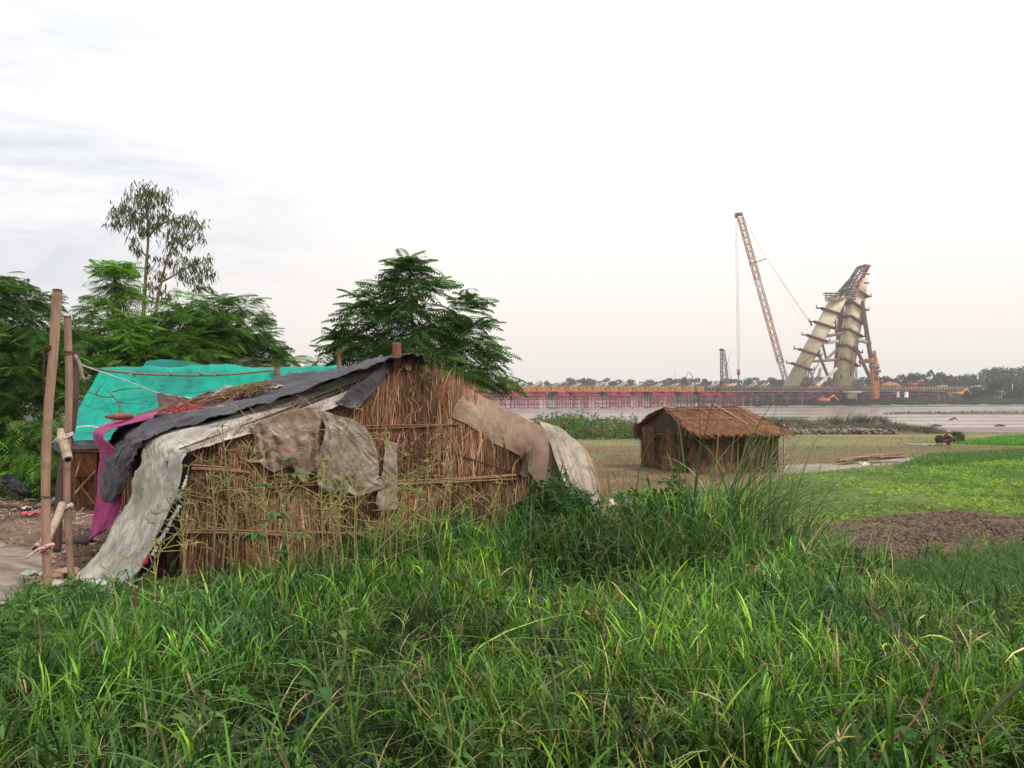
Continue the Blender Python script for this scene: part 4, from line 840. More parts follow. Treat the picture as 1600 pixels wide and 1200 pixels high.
g_ = [[roof(.22, .60, .14), roof(.20, .75, .14), roof(.15, .90, .14), roof(.10, 1.05, .12)], [ev(.60, .10, -.17), ev(.75, .12, -.18), ev(.9, .14, -.16), ev(1.04, .16, -.14)], [ev(.57, .50, -.02), ev(.72, .54, .0), ev(.88, .52, .02), ev(1.02, .42, .04)],
      [P(202, 722, 10.6), P(188, 722, 10.8), P(170, 718, 11.1), P(156, 712, 11.5)], [P(193, 765, 10.55), P(181, 765, 10.7), P(166, 765, 11.), P(152, 760, 11.4)], [P(184, 800, 10.5), P(173, 802, 10.7), P(159, 808, 11.), P(147, 812, 11.3)], [P(166, 828, 10.5), P(158, 832, 10.7), P(149, 838, 10.9), P(142, 845, 11.2)]]
tag(sheet('magenta_cloth', g_, PINK, 60, 70, .015, 5, ridge=(2, .7), seed=4., folds=(.022, 7)), 'magenta cloth hanging from the far left eave of the large reed hut', 'cloth')
g_ = [[roof(.38, .80, .16), roof(.33, .70, .17), roof(.28, .55, .15), roof(.30, .42, .14)], [roof(.28, .88, .17), roof(.25, .72, .2), roof(.23, .55, .17), roof(.26, .40, .15)], [roof(.18, .90, .16), roof(.17, .70, .17), roof(.18, .52, .15), roof(.22, .38, .14)]]
tag(sheet('red_rag', g_, cloth('red_cloth', (.42, .015, .04), bump=.3), 40, 24, .03, 7, seed=6.), 'bright red rag lying on the tarp beside the magenta cloth', 'rag')
g_ = [[roof(.62, .82, .15), roof(.55, .72, .18), roof(.50, .58, .16), roof(.46, .5, .14)], [roof(.52, .90, .15), roof(.46, .74, .22), roof(.42, .6, .2), roof(.40, .5, .15)], [roof(.42, .86, .14), roof(.38, .72, .16), roof(.36, .6, .16), roof(.35, .48, .13)]]
tag(sheet('grey_rag', g_, cloth('blue_grey_cloth', (.17, .18, .20), (.32, .33, .33), nscale=9), 40, 30, .05, 6, seed=7.), 'crumpled blue grey rag on the tarp in the middle of the left slope', 'rag')
for px_, s1, t1, cc, lb_ in ((0, .30, .33, (.34, .19, .13), 'small tan rag lying on the tarp near the white cloth'), (1, .62, .5, (.5, .42, .36), 'tiny pale scrap lying high on the charcoal tarp')):
    k = .09 if px_ == 0 else .05; g_ = [[roof(s1+a*k, t1+c*k*.8, .13) for a in (-1, 0, 1)] for c in (-1, 0, 1)]
    tag(sheet('scrap', g_, cloth('scrap_%d' % px_ if 0 else ('tan_scrap' if px_ == 0 else 'pale_scrap'), cc), 14, 14, .03, 9, seed=8.+px_), lb_, 'scrap')
b = Bag()
for k in range(170):
    s1 = random.uniform(.20, .52); t1 = random.uniform(.42, .85); a = random.uniform(-.2, .2); c = random.uniform(-.09, .09); h = random.uniform(.13, .22)
    b.tube(curve([roof(s1-a*.5, t1-c, h), roof(s1, t1, h+.03), roof(s1+a*.5, t1+c, h)], 4), random.uniform(.004, .009), np.array(random.choice([(.24, .12, .07), (.34, .18, .10), (.14, .07, .05)])), 4, cap=False)
tag(b.build('stick_pile', STRAW), 'heap of dry brown twigs lying on the tarp of the large hut', 'twigs')
b = Bag()
for k in range(260):
    s1 = .50+random.gauss(0, .035); t1 = .50+random.gauss(0, .06); h = .15+random.uniform(0, .10); a = random.gauss(0, .05); c = random.gauss(0, .05)
    b.tube(curve([roof(s1-a, t1-c, h), roof(s1, t1, h+.04), roof(s1+a, t1+c, h-.02)], 4), .004, np.array(random.choice([(.20, .15, .07), (.28, .20, .10), (.12, .09, .05)])), 4, cap=False)
tag(b.build('straw_bundle', STRAW), 'olive brown bundle of dry straw on the tarp above the red rag', 'straw')
b = Bag(); V, Fq = rock_template(3, 2); V2 = V*np.array([.17, .09, .05]); p = ev(.72, .20, -.20); b.add(V2+np.array(p), np.hstack([Fq, Fq[:, 2:]])[:, :3] if False else np.c_[Fq, Fq[:, 2]][:0].reshape(0, 4).astype(int), (.2, .1, .06)) if False else None
def rock(px=None, loc=None, sz=(.1, .1, .06), c=(.3, .22, .18), seed=0, name='stone', label=None, cat='stone', group=None, rz=0, sub=2):
    V, Fq = rock_template(seed, sub); V = V*np.array(sz); cz, sz_ = math.cos(rz), math.sin(rz); V = np.stack([V[:, 0]*cz-V[:, 1]*sz_, V[:, 0]*sz_+V[:, 1]*cz, V[:, 2]], 1)
    o = np_mesh(name, V, Fq, STONE, vary(c, len(V), .1), None, True); o.location = loc; return tag(o, label, cat, group)
rock(loc=ev(.74, .26, -.24), sz=(.19, .09, .055), c=(.24, .11, .07), seed=3, label='flat reddish brown stone holding down the magenta cloth', rz=.4)
rock(loc=roof(.10, .52, .20), sz=(.13, .07, .05), c=(.10, .06, .05), seed=4, label='dark brown stone on the tarp right of the magenta cloth')
# printed black banner under the white cloth
g_ = [[P(291, 707, 8.30), P(298, 706, 8.36), P(305, 712, 8.46)], [P(280, 752, 8.24), P(288, 752, 8.34), P(294, 756, 8.46)], [P(265, 800, 8.18), P(275, 802, 8.3), P(282, 806, 8.42)], [P(243, 848, 8.10), P(256, 852, 8.25), P(264, 858, 8.4)], [P(219, 893, 8.02), P(236, 896, 8.2), P(244, 900, 8.38)], [P(202, 930, 7.9), P(222, 930, 8.1), P(236, 932, 8.3)]]
ban = empty('banner', P(240, 900, 8.2), 'black printed plastic banner with white lettering along the edge of the white cloth', 'banner')
sheet('banner_cloth', g_, mat('banner_black', (.010, .010, .013), rough=.35, nscale=5), 20, 50, .004, 4, seed=9., parent=ban)
def lettering(txt, p0, p1, size, c, parent, flip=False):
    cu = bpy.data.curves.new('lettering', 'FONT'); cu.body = txt; cu.size = size; cu.extrude = .0015; cu.offset = .004; t = bpy.data.objects.new('lettering', cu); sc.collection.objects.link(t)
    bpy.context.view_layer.update(); me = bpy.data.meshes.new_from_object(t); bpy.data.objects.remove(t)
    x = (p1-p0).normalized(); wv = (p1-p0).length; bbx = [v.co.x for v in me.vertices]; k = wv/(max(bbx)-min(bbx)); nrm = Vector((.25, -.95, .1)).normalized(); y = nrm.cross(x).normalized()
    for v in me.vertices: q = p0 + x*((v.co.x-min(bbx))*k) + y*(v.co.y)*(-1 if flip else 1) + nrm*(.045+v.co.z); v.co = q
    me.materials.clear(); me.materials.append(mat('ink_'+'_'.join('%d' % (q*100) for q in c), c, rough=.5, namt=.1)); o = bpy.data.objects.new('lettering', me); sc.collection.objects.link(o); o.parent = parent; o.matrix_parent_inverse = Matrix.Translation(-parent.location)
lettering('Inkaspeti Define You', P(281, 788, 8.12), P(238, 866, 8.0), .045, (.42, .42, .42), ban); lettering('serving', P(293, 742, 8.18), P(285, 765, 8.14), .035, (.6, .6, .6), ban)
b = Bag(); b.tube([P(283, 770, 8.12), P(280, 776, 8.11), P(277, 783, 8.10)], [.015, .03, .015], (.16, .32, .42), 8); b.build('blue_mark', FAR, ban)
b = Bag(); b.tube([P(233, 870, 7.98), P(229, 876, 7.97), P(224, 884, 7.96)], [.012, .024, .012], (.6, .06, .06), 8); b.build('red_mark', FAR, ban)
# tan tarp at the right
def dW(px, py, o_=0.): return wallpt(px, py, o_)
def PB(px, py, back): q = wallpt(min(px, 850), py, 0); return P(px, py, q.y+back)
TAN = cloth('tan_tarp', (.40, .28, .19), (.24, .155, .11), rough=.75, nscale=4, namt=.35, bump=.5, bscale=60, crumple=.05, cs=3, transl=.08)
ST = [((727, 606, .06), (714, 628, -.10), (702, 651, -.09)), ((765, 624, .08), (751, 646, -.10), (739, 669, -.09)), ((805, 645, .10), (789, 671, -.10), (772, 694, -.10)), ((834, 660, .10), (823, 688, -.11), (812, 712, -.12)), ((862, 674, .08), (845, 712, -.13), (829, 742, -.13)), ((878, 700, .06), (864, 738, -.14), (851, 768, -.2)), ((892, 738, .0), (884, 768, -.2), (878, 794, -.25)), ((916, 790, -.15), (910, 808, -.28), (904, 822, -.32)), ((938, 845, -.25), (932, 852, -.4), (926, 862, -.45))]
tag(sheet('tan_tarp', [[PB(*q) for q in r_] for r_ in ST], TAN, 56, 120, .012, 2.4, seed=12., thick=.004, warp=.015), 'stained tan canvas sheet draped down the right gable edge of the large reed hut', 'tarp')
LG = cloth('pale_canvas', (.46, .39, .31), (.34, .28, .22), nscale=6, bump=.5, transl=.1)
ST = [((842, 658, .10), (858, 662, .16), (876, 669, .24), (892, 682, .3)), ((856, 684, .0), (874, 684, .06), (894, 690, .16), (912, 704, .3)), ((868, 720, -.2), (888, 720, -.12), (908, 726, .0), (926, 742, .2)), ((884, 762, -.34), (902, 760, -.26), (920, 766, -.12), (936, 780, .1)), ((906, 800, -.46), (920, 800, -.40), (934, 804, -.28), (945, 812, -.1)), ((926, 842, -.6), (936, 842, -.52), (946, 840, -.42), (955, 840, -.25))]
tag(sheet('pale_canvas', [[PB(*q) for q in r_] for r_ in ST], LG, 90, 80, .008, 5, seed=13., folds=(.03, 6), thick=.004, warp=.008), 'pale pleated canvas over the right end of the tan sheet', 'canvas')
ST = [((905, 694, .55), (918, 704, .6), (926, 720, .6)), ((915, 735, .5), (930, 745, .5), (938, 760, .5)), ((925, 780, .4), (935, 785, .4), (940, 795, .4))]
tag(sheet('tan_corner', [[PB(*q) for q in r_] for r_ in ST], TAN, 24, 24, .02, 4, seed=14.), 'small tan corner of canvas peeping out behind the pale pleated canvas', 'canvas')
PLA = cloth('brown_plastic', (.30, .21, .155), (.24, .165, .12), rough=.32, nscale=4, bump=.5, bscale=14, alpha=.9, crumple=.2, cs=9)
g_ = [[wallpt(390, 668, .15), wallpt(408, 659, .16), wallpt(428, 650, .17), wallpt(452, 642, .17), wallpt(478, 637, .16), wallpt(500, 636, .14)], [wallpt(398, 690, .14), wallpt(410, 683, .16), wallpt(430, 678, .19), wallpt(455, 676, .19), wallpt(480, 668, .17), wallpt(502, 660, .15)], [wallpt(392, 712, .13), wallpt(408, 712, .15), wallpt(430, 706, .18), wallpt(458, 712, .19), wallpt(484, 700, .17), wallpt(500, 690, .14)], [wallpt(386, 730, .12), wallpt(402, 722, .13), wallpt(428, 738, .16), wallpt(456, 730, .17), wallpt(474, 752, .16), wallpt(506, 718, .14)]]
tag(sheet('brown_plastic', g_, PLA, 70, 60, .022, 5, seed=15., thick=.003, fray=.006, folds=(.024, 5), warp=.01), 'brownish plastic sheet tacked on the upper left of the reed gable', 'plastic sheet')
PL2 = cloth('grey_plastic', (.36, .29, .235), (.30, .24, .19), rough=.3, nscale=4, bump=.4, bscale=16, alpha=.74, crumple=.2, cs=9)
g_ = [[wallpt(494, 641, .15), wallpt(510, 642, .15), wallpt(530, 650, .16), wallpt(550, 655, .15), wallpt(572, 668, .13)], [wallpt(508, 668, .15), wallpt(518, 672, .16), wallpt(536, 670, .17), wallpt(556, 676, .16), wallpt(584, 690, .13)], [wallpt(500, 706, .15), wallpt(516, 704, .17), wallpt(540, 700, .18), wallpt(564, 706, .17), wallpt(590, 716, .13)], [wallpt(495, 745, .15), wallpt(514, 738, .17), wallpt(540, 738, .18), wallpt(568, 742, .17), wallpt(594, 742, .13)], [wallpt(498, 764, .14), wallpt(515, 770, .15), wallpt(535, 766, .16), wallpt(562, 775, .16), wallpt(598, 762, .13)]]
tag(sheet('grey_plastic', g_, PL2, 70, 60, .022, 5, seed=16., thick=.003, fray=.006, folds=(.02, 4), warp=.012), 'thin greyish see through plastic sheet in the middle of the reed gable', 'plastic sheet')
g_ = [[wallpt(603, 690, .12), wallpt(612, 690, .13), wallpt(620, 692, .12)], [wallpt(598, 740, .13), wallpt(610, 738, .14), wallpt(622, 740, .12)], [wallpt(586, 790, .14), wallpt(600, 800, .16), wallpt(624, 796, .13)]]
tag(sheet('plastic_strip', g_, PL2, 24, 40, .018, 6, seed=17., fray=.006), 'narrow hanging plastic strip just right of the greyish sheet', 'plastic strip')
# ================================================================== BAMBOO POLES AND LITTER AT LEFT
def bamboo(name, pts, r, label, cat='pole', c=(.33, .20, .135), nodes=.42, hollow=True, k=12, mt=None):
    pts = curve(pts, 60); L_ = sum((a-b_).length for a, b_ in zip(pts, pts[1:])); n = 60; rad = []; acc = 0; C = []
    nxt = nodes*.6; rr = []
    for i, p in enumerate(pts):
        if i: acc += (p-pts[i-1]).length
        f = (acc/nodes+.3) % 1; bump_ = math.exp(-((f-.5)/.03)**2)
        rr.append(r*(1+.10*bump_)*(1-.08*acc/L_)); C.append(np.array(c)*(1-.35*math.exp(-((f-.5)/.04)**2))*(1+.15*fbm((acc*3, r*50, 0), 1, 2, 1.)))
    b = Bag(); b.tube(pts, rr, np.array(C), k)
    root = empty(name, pts[-1] if pts[-1].z < pts[0].z else pts[0], label, cat); b.build('culm', mt or BAMBOO, root, True)
    if hollow:
        e_ = pts[0]; d_ = (pts[0]-pts[1]).normalized(); b = Bag(); b.tube([e_-d_*.01, e_+d_*.004], [r*.62, r*.62], (.02, .012, .01), k); b.build('hollow_shade_disc', DARK, root)  # flat dark disc paints the shade inside the hollow culm
    return root
p1 = bamboo('bamboo_pole', [P(89, 452, 8.0), P(84, 540, 8.0), P(76, 640, 8.0), P(72, 740, 8.0), P(74, 860, 7.98), P(77, 950, 7.95)], .044, 'tallest thick bamboo pole at far left, planted by the path')
p2 = bamboo('bamboo_pole', [P(105, 494, 9.2), P(108, 600, 9.2), P(106, 700, 9.2), P(106, 790, 9.2), P(113, 905, 9.15)], .040, 'second, slimmer bamboo pole just right of the tallest one', c=(.28, .17, .12))
p3 = bamboo('wooden_post', [P(118, 545, 9.9), P(117, 600, 9.9), P(113, 660, 9.9), P(96, 750, 9.9), P(90, 862, 9.9)], .05, 'dark crooked wooden post behind the two bamboo poles', 'post', c=(.085, .05, .04), hollow=False, nodes=.9)
bamboo('bamboo_stub', [P(107, 718, 8.95), P(102, 700, 9.05), P(97, 684, 9.15), P(97, 672, 9.2)], .052, 'short pale bamboo stub tied high on the second pole', 'bamboo', c=(.40, .31, .22), nodes=.5)
bamboo('bamboo_rail', [P(57, 858, 7.9), P(72, 843, 8.3), P(88, 815, 8.8), P(98, 788, 9.1)], .046, 'pale bent bamboo rail tied low between the two poles', 'bamboo', c=(.42, .32, .24), nodes=.6)
bamboo('bent_branch', [P(117, 555, 9.75), P(124, 568, 9.7), P(130, 590, 9.7), P(137, 592, 9.7), P(140, 586, 9.7)], .022, 'bent grey branch hooked on the dark post', 'branch', c=(.22, .17, .13), hollow=False)
def wrap(c, r, turns, hgt, rad, col, parent, tilt=0., name='binding', tails=()):
    pts = [c+Vector((math.cos(a)*r, math.sin(a)*r, hgt*(a/(turns*6.283)-.5)+math.sin(a*1.3)*.008+tilt*math.cos(a)*r)) for a in np.linspace(0, turns*2*math.pi, int(turns*12))]
    b = Bag(); b.tube(pts, rad, col, 5)
    for t_ in tails: b.tube(curve(t_, 8), rad*1.2, col, 5)
    return b.build(name, STRAW, parent)
wrap(P(78.5, 545, 8.0), .052, 4, .05, .007, (.11, .03, .025), p1, .2, 'rusty_wire', [[P(70, 545, 7.97), P(68, 580, 7.98), P(70, 650, 8.05)]])
wrap(P(73.5, 777, 8.0), .049, 2, .02, .003, (.05, .03, .03), p1)
wrap(P(74, 855, 7.97), .055, 2.5, .05, .010, (.62, .36, .34), p1, .5, 'pink_tie', [[P(70, 856, 7.9), P(60, 858, 7.8), P(42, 872, 7.75)], [P(76, 853, 7.9), P(86, 850, 7.9)]])
wrap(P(107, 682, 9.2), .055, 3, .06, .009, (.55, .46, .46), p2, .4, 'white_tie', [[P(106, 683, 9.1), P(92, 684, 9.0), P(82, 692, 9.1)]])
wrap(P(106, 792, 9.2), .055, 3, .05, .012, (.62, .54, .52), p2, .4, 'white_tie', [[P(98, 790, 9.1), P(92, 800, 9.0), P(90, 806, 9.0)]])
wrap(P(107, 552, 9.2), .05, 3, .06, .005, (.10, .05, .04), p2)
# litter: stones one could count, scraps and a black bag
proto = rv, rf = rock_template(8, 1)
for i in range(46):
    px = random.uniform(95, 185) if i % 2 else random.uniform(0, 140); py = random.uniform(795, 905) if i % 2 else random.uniform(775, 830); q = G(px, py)
    s = random.uniform(.018, .055); rock(loc=q+Vector((0, 0, s*.2)), sz=(s*1.5, s, s*.6), c=random.choice([(.34, .24, .19), (.42, .36, .32), (.25, .15, .11), (.5, .42, .38)]), seed=i, label='small stone lying in the littered soil around the bamboo poles', group='stones around the bamboo poles', rz=random.uniform(0, 3), sub=1)
for i, (px, py, s, c, lb_) in enumerate(((104, 895, .14, (.40, .25, .18), 'flat broken tan brick piece at the foot of the second pole'), (88, 902, .11, (.30, .17, .12), 'reddish brick lump between the two pole feet'), (92, 915, .12, (.5, .46, .44), 'pale flat slab beside the hanging white cloth'), (62, 925, .10, (.5, .47, .43), 'pale flat stone left of the tallest pole foot'), (128, 848, .20, (.10, .075, .07), 'dark flat slab right of the second pole'), (48, 757, .25, (.42, .36, .32), 'pale grey lump on the litter heap by the bushes'), (30, 770, .3, (.16, .09, .06), 'brown earth lump on the litter heap at far left'), (70, 792, .22, (.36, .31, .29), 'long pale grey slab lying behind the tallest pole'))):
    q = G(px, py); rock(loc=q+Vector((0, 0, s*.15)), sz=(s*1.2, s*.8, s*.38), c=c, seed=60+i, label=lb_, rz=i*.7)
n = 2600; px = rng.uniform(-60, 190, n); py = rng.uniform(765, 935, n); pos = np.array([G(a, c) for a, c in zip(px, py)]); k = ~inpoly(pos[:, 0], pos[:, 1], POLY['path']) & (pos[:, 0] < -4.0); pos = pos[k]; n = len(pos)
V, Fq, C = inst(rv, rf, pos, rng.uniform(0, 6, n), rng.uniform(-.3, .3, n), rng.uniform(-.3, .3, n), rng.uniform(.008, .03, n), vary((.24, .155, .115), n, .6))
tag(np_mesh('gravel', V, Fq, STONE, C), 'gravel and crumbs of earth around the bamboo poles', 'gravel', kind='stuff')
b = Bag()
for k in range(160):
    q = G(random.uniform(-40, 150), random.uniform(770, 840)); a = random.uniform(0, 3.1); l = random.uniform(.08, .35); v = Vector((math.cos(a), math.sin(a)*.6, random.uniform(-.05, .15)))*l
    b.tube([q+Vector((0, 0, .03)), q+v*.5+Vector((0, 0, .06)), q+v+Vector((0, 0, .03))], random.uniform(.004, .012), np.array(random.choice([(.40, .30, .24), (.20, .11, .08), (.5, .42, .36)])), 5)
tag(b.build('litter_twigs', STRAW), 'broken twigs and straw littering the ground behind the tallest pole', 'litter', kind='stuff')
def scrap(px, py, sx, sy, c, label, m_=None, h=.05, seed=1.):
    q = G(px, py)+Vector((0, 0, .03)); g_ = [[q+Vector((a*sx, c2*sy, h*random.uniform(0, 1))) for a in (-1, -.3, .4, 1)] for c2 in (-1, 0, 1)]
    return tag(sheet('scrap', g_, m_ or cloth('scrap_'+label.split()[0], c, rough=.5, bump=.2), 18, 14, h*.6, 10, seed=seed), label, 'scrap')
scrap(50, 806, .13, .12, (.65, .07, .09), 'red plastic scrap on the edge of the path', seed=1.5); scrap(42, 797, .10, .08, (.62, .6, .58), 'white plastic scrap behind the red one', seed=2.5); scrap(104, 861, .04, .04, (.7, .3, .32), 'tiny pink scrap on the gravel left of the second pole foot', seed=3.5)
scrap(48, 902, .09, .09, (.55, .62, .5), 'pale greenish scrap on the path edge', seed=5.5); scrap(92, 783, .25, .2, (.45, .42, .40), 'grey cloth scrap on the litter heap between the poles', seed=6.5)
g_ = [[P(2, 742, 17.5), P(18, 742, 17.5), P(42, 758, 17.3)], [P(4, 752, 17.2), P(24, 754, 16.9), P(52, 768, 17)], [P(14, 770, 17), P(30, 776, 16.8), P(48, 776, 16.9)]]
tag(sheet('black_bag', g_, mat('black_plastic', (.012, .012, .015), rough=.3, nscale=6), 24, 24, .05, 5, seed=18.), 'shiny black plastic bag on the litter heap at the left edge', 'bag')
def big_leaf(bag, p, az, l, c, droop=.35, wd=.36):
    k = 7; V = []; d_ = Vector((math.cos(az), math.sin(az), 0)); s_ = Vector((-d_.y, d_.x, 0))
    for i in range(k+1):
        t = i/k; w_ = wd*l*math.sin(math.pi*min(t**.75, .995))**.9+.002; ctr = p+d_*(l*t)+Vector((0, 0, l*(.18*t-droop*t*t)))
        for q in (-1, 0, 1): V.append(ctr+s_*q*w_/1.0*.5+Vector((0, 0, abs(q)*w_*.22)))
    Fq = [[i*3+j, i*3+j+1, i*3+j+4, i*3+j+3] for i in range(k) for j in (0, 1)]; bag.add([tuple(v) for v in V], Fq, np.array(c)*random.uniform(.8, 1.2))
# ================================================================== GREEN NETTED HUT BEHIND
h2 = empty('netted_hut', P(300, 790, 17), 'low reed hut behind the large one, its walls showing under the teal net at left', 'hut')
def slabquad(bag, a, c, d_, e_, C, th=.05):
    nn_ = (c-a).cross(e_-a).normalized()*th; V = [tuple(v) for v in (a, c, d_, e_)]+[tuple(v+nn_) for v in (a, c, d_, e_)]
    bag.add(V, [[0, 1, 2, 3], [7, 6, 5, 4], [0, 4, 5, 1], [1, 5, 6, 2], [2, 6, 7, 3], [3, 7, 4, 0]], C)
b = Bag(); slabquad(b, P(106, 706, 16.75), P(520, 706, 16.75), P(520, 590, 18.3), P(165, 590, 18.3), (.08, .05, .035)); slabquad(b, P(165, 590, 18.35), P(520, 590, 18.35), Vector((P(520, 0, 18.4).x, 20.2, -.9)), Vector((P(160, 0, 18.4).x-.6, 20.2, -.9)), (.10, .06, .04)); b.build('roof_frame', STRAW, h2)
b = Bag(); slabquad(b, P(108, 800, 16.8), P(515, 800, 16.8), P(515, 700, 16.8), P(108, 700, 16.8), (.055, .03, .02)); 
o0 = P(108, 700, 16.75); n = 420; u = rng.uniform(0, 2.2, n); reeds(b, o0, Vector((1, 0, 0)), Vector((0, -1, 0)), u, np.full(n, -2.55), -1.35+rng.normal(0, .3, n), rng.uniform(.01, .022, n), rng.uniform(0, .08, n), .25, segs=2); b.build('front_wall', STRAW, h2)
b = Bag(); slabquad(b, P(119, 746, 16.6), P(152, 742, 16.6), P(152, 707, 16.6), P(119, 709, 16.6), (.30, .11, .04)); b.build('board', WOOD and mat('orange_board', (.30, .12, .045), rough=.7, nscale=6), h2)
b = Bag()
for a, c in (((114, 704), (250, 706)), ((118, 745), (128, 715)), ((128, 715), (142, 750)), ((100, 706), (112, 760)), ((118, 770), (150, 735)), ((112, 740), (150, 790)), ((150, 700), (150, 800)), ((112, 700), (112, 800))): b.tube([P(*a, 16.5), P(*c, 16.5)], .022, (.30, .15, .08), 6)
b.build('wall_lath', BAMBOO, h2)
plain_wall(P(108, 700, 16.9)*1, Vector((-.05, 1, 0)).normalized(), 3.0, -1.25, h2, 300); plain_wall(P(515, 700, 16.9)*1, Vector((0, 1, 0)), 3.0, -1.1, h2, 200); plain_wall(P(108, 700, 16.9)+Vector((-.1, 3.1, 0)), Vector((1, 0, 0)), 5.4, -1.15, h2, 200, 'back_wall')
TEAL = cloth('teal_net', (.004, .32, .235), (.012, .235, .185), rough=.7, nscale=3, namt=.25, bump=.4, bscale=70)
xs_ = [0, .25, .5, .75, 1]
def lr(a, c, k): return a+(c-a)*k
g_ = [[P(lr(168, 530, k), 592, 19.4) for k in xs_], [P(lr(158, 527, k), 571.5+(-.5, .6, 0, .5, 0)[i], 18.3) for i, k in enumerate(xs_)], [P(lr(140, 528, k), 605, 17.75) for k in xs_], [P(lr(118, 530, k), 645, 17.1) for k in xs_], [P(lr(98, 535, k), 676, 16.5) for k in xs_], [P(lr(82, 536, k), 690, 16.25) for k in xs_]]
tag(sheet('teal_net', g_, TEAL, 120, 80, .035, 1.6, ridge=(1, .6), seed=19., thick=.006, fray=.006), 'bright teal green shade net over the hut behind', 'net')
g_ = [[P(228, 564, 18.9), P(262, 562, 18.9), P(300, 566, 18.9), P(330, 571, 18.9)], [P(220, 580, 18.7), P(262, 580, 18.7), P(300, 580, 18.7), P(335, 580, 18.7)]]
tag(sheet('teal_flap', g_, cloth('dark_teal', (.012, .17, .14)), 40, 12, .02, 2, seed=20.), 'darker teal flap of net rising behind the ridge of the netted hut', 'net')
g_ = [[P(84, 690, 16.2), P(130, 688, 16.15), P(300, 690, 16.2), P(420, 690, 16.2)], [P(82, 704, 16.15), P(130, 702, 16.1), P(300, 703, 16.15), P(420, 703, 16.2)]]
tag(sheet('eave_sheet', g_, TARP, 70, 12, .03, 3, seed=21.), 'black plastic hem along the eave under the teal net', 'plastic sheet')
b = Bag(); b.tube(curve([P(122, 571, 15.9), P(160, 578, 16.6), P(205, 583, 17), P(260, 586, 17.3), P(345, 586, 17.5), P(433, 578, 17.7)], 24), .022, (.20, .12, .08), 7, jit=.1)
for px_ in (205, 262, 310, 336): b.tube([P(px_, 584, 16.95), P(px_+5, 585, 17.2)], .04, (.3, .22, .17), 6)
tag(b.build('roof_pole', BAMBOO), 'long thin crooked pole lying across the top of the teal net', 'pole')
for px, y0, y1, d, r_, lb_ in ((433, 571, 588, 17.9, .065, 'thick sawn log end standing on the teal net ridge'), (529, 545, 592, 18.0, .045, 'reddish post at the right end of the teal net')):
    b = Bag(); b.tube([P(px, y0, d), P(px+.5, (y0+y1)/2, d), P(px, y1+6, d)], r_, (.26, .13, .08), 10); tag(b.build('wooden_post', BAMBOO), lb_, 'post')
b = Bag()
for k in range(60): a = random.uniform(0, 6.28); b.tube(curve([P(532+4*math.cos(a), 583+6*math.sin(a), 18), P(534, 580, 17.9), P(532+9*math.cos(a+2), 583+8*math.sin(a+2), 18)], 4), .012, (.14, .08, .05), 4, cap=False)
tag(b.build('fibre_bundle', STRAW), 'dark tangle of fibre at the foot of the reddish post', 'bundle')
def branch(pts, r, label, c=(.16, .11, .07), name='dead_branch'):
    b = Bag()
    for k, q in enumerate(pts): b.tube(curve(q, 14), list(np.linspace(r if k == 0 else r*.6, r*.25, 14)), c, 6)
    tag(b.build(name, BARK if c is None else STRAW), label, 'branch')
branch([[P(166, 668, 16.3), P(182, 655, 16.5), P(188, 635, 16.8), P(178, 620, 17.1), P(168, 610, 17.3)], [P(178, 620, 17.1), P(160, 620, 17.1), P(145, 615, 17.2), P(130, 610, 17.3)], [P(176, 612, 17.2), P(195, 608, 17.2), P(230, 606, 17.3)]], .03, 'forked dead branch lying on the left of the teal net', (.13, .11, .05))
branch([[P(150, 616, 17.1), P(156, 605, 17.3), P(166, 596, 17.5)], [P(184, 628, 16.9), P(205, 631, 16.9), P(225, 629, 16.95)]], .015, 'thin twig lying above the forked branch on the teal net', (.07, .06, .04))
for lx, ly, ld in ((186, 645, 16.9), (200, 640, 17.0), (232, 628, 17.3), (155, 640, 17.0), (215, 660, 16.8), (174, 625, 17.2), (260, 604, 17.8), (300, 596, 17.9), (208, 590, 18.0), (360, 604, 17.7), (395, 598, 17.8), (450, 600, 17.7)):
    b = Bag(); big_leaf(b, P(lx, ly, ld-.12), random.uniform(0, 6), random.uniform(.08, .16), (.05, .055, .035), .1); tag(b.build('fallen_leaf', STRAW), 'small dark dead leaf lying on the teal net', 'leaf', 'dead leaves on the teal net')
b = Bag(); b.tube(curve([P(120, 668, 16.3), P(140, 666, 16.4), P(166, 671, 16.3)], 8), .018, (.6, .6, .55), 6); tag(b.build('white_stick', STRAW), 'thin white stick on the lower left of the teal net', 'stick')
b = Bag(); b.tube(curve([P(116, 556, 9.8), P(128, 570, 10.6), P(160, 582, 12.5), P(205, 598, 14), P(247, 614, 15), P(290, 621, 15.2), P(330, 628, 15.4)], 40), .010, (.60, .58, .56), 5); tag(b.build('clothes_line', STRAW), 'white rope running from the dark post towards the large hut roof', 'rope')
g_ = [[P(245, 613, 15), P(266, 617, 15.1), P(288, 620, 15.2)], [P(247, 632, 14.98), P(266, 636, 15.1), P(286, 636, 15.2)], [P(247, 660, 14.95), P(268, 656, 15.1), P(284, 650, 15.2)]]
tag(sheet('brown_rag', g_, cloth('mauve_brown_cloth', (.16, .11, .10)), 30, 30, .02, 5, seed=22., folds=(.02, 3)), 'brown cloth hanging on the rope before the teal net', 'cloth')
g_ = [[P(286, 619, 15.2), P(304, 622, 15.3), P(322, 627, 15.4)], [P(286, 628, 15.2), P(304, 630, 15.3), P(320, 632, 15.4)], [P(284, 650, 15.2), P(300, 645, 15.3), P(314, 640, 15.4)]]
tag(sheet('green_rag', g_, cloth('bright_green_cloth', (.02, .42, .06)), 24, 20, .012, 5, seed=23.), 'bright green cloth hanging on the rope right of the brown one', 'cloth')
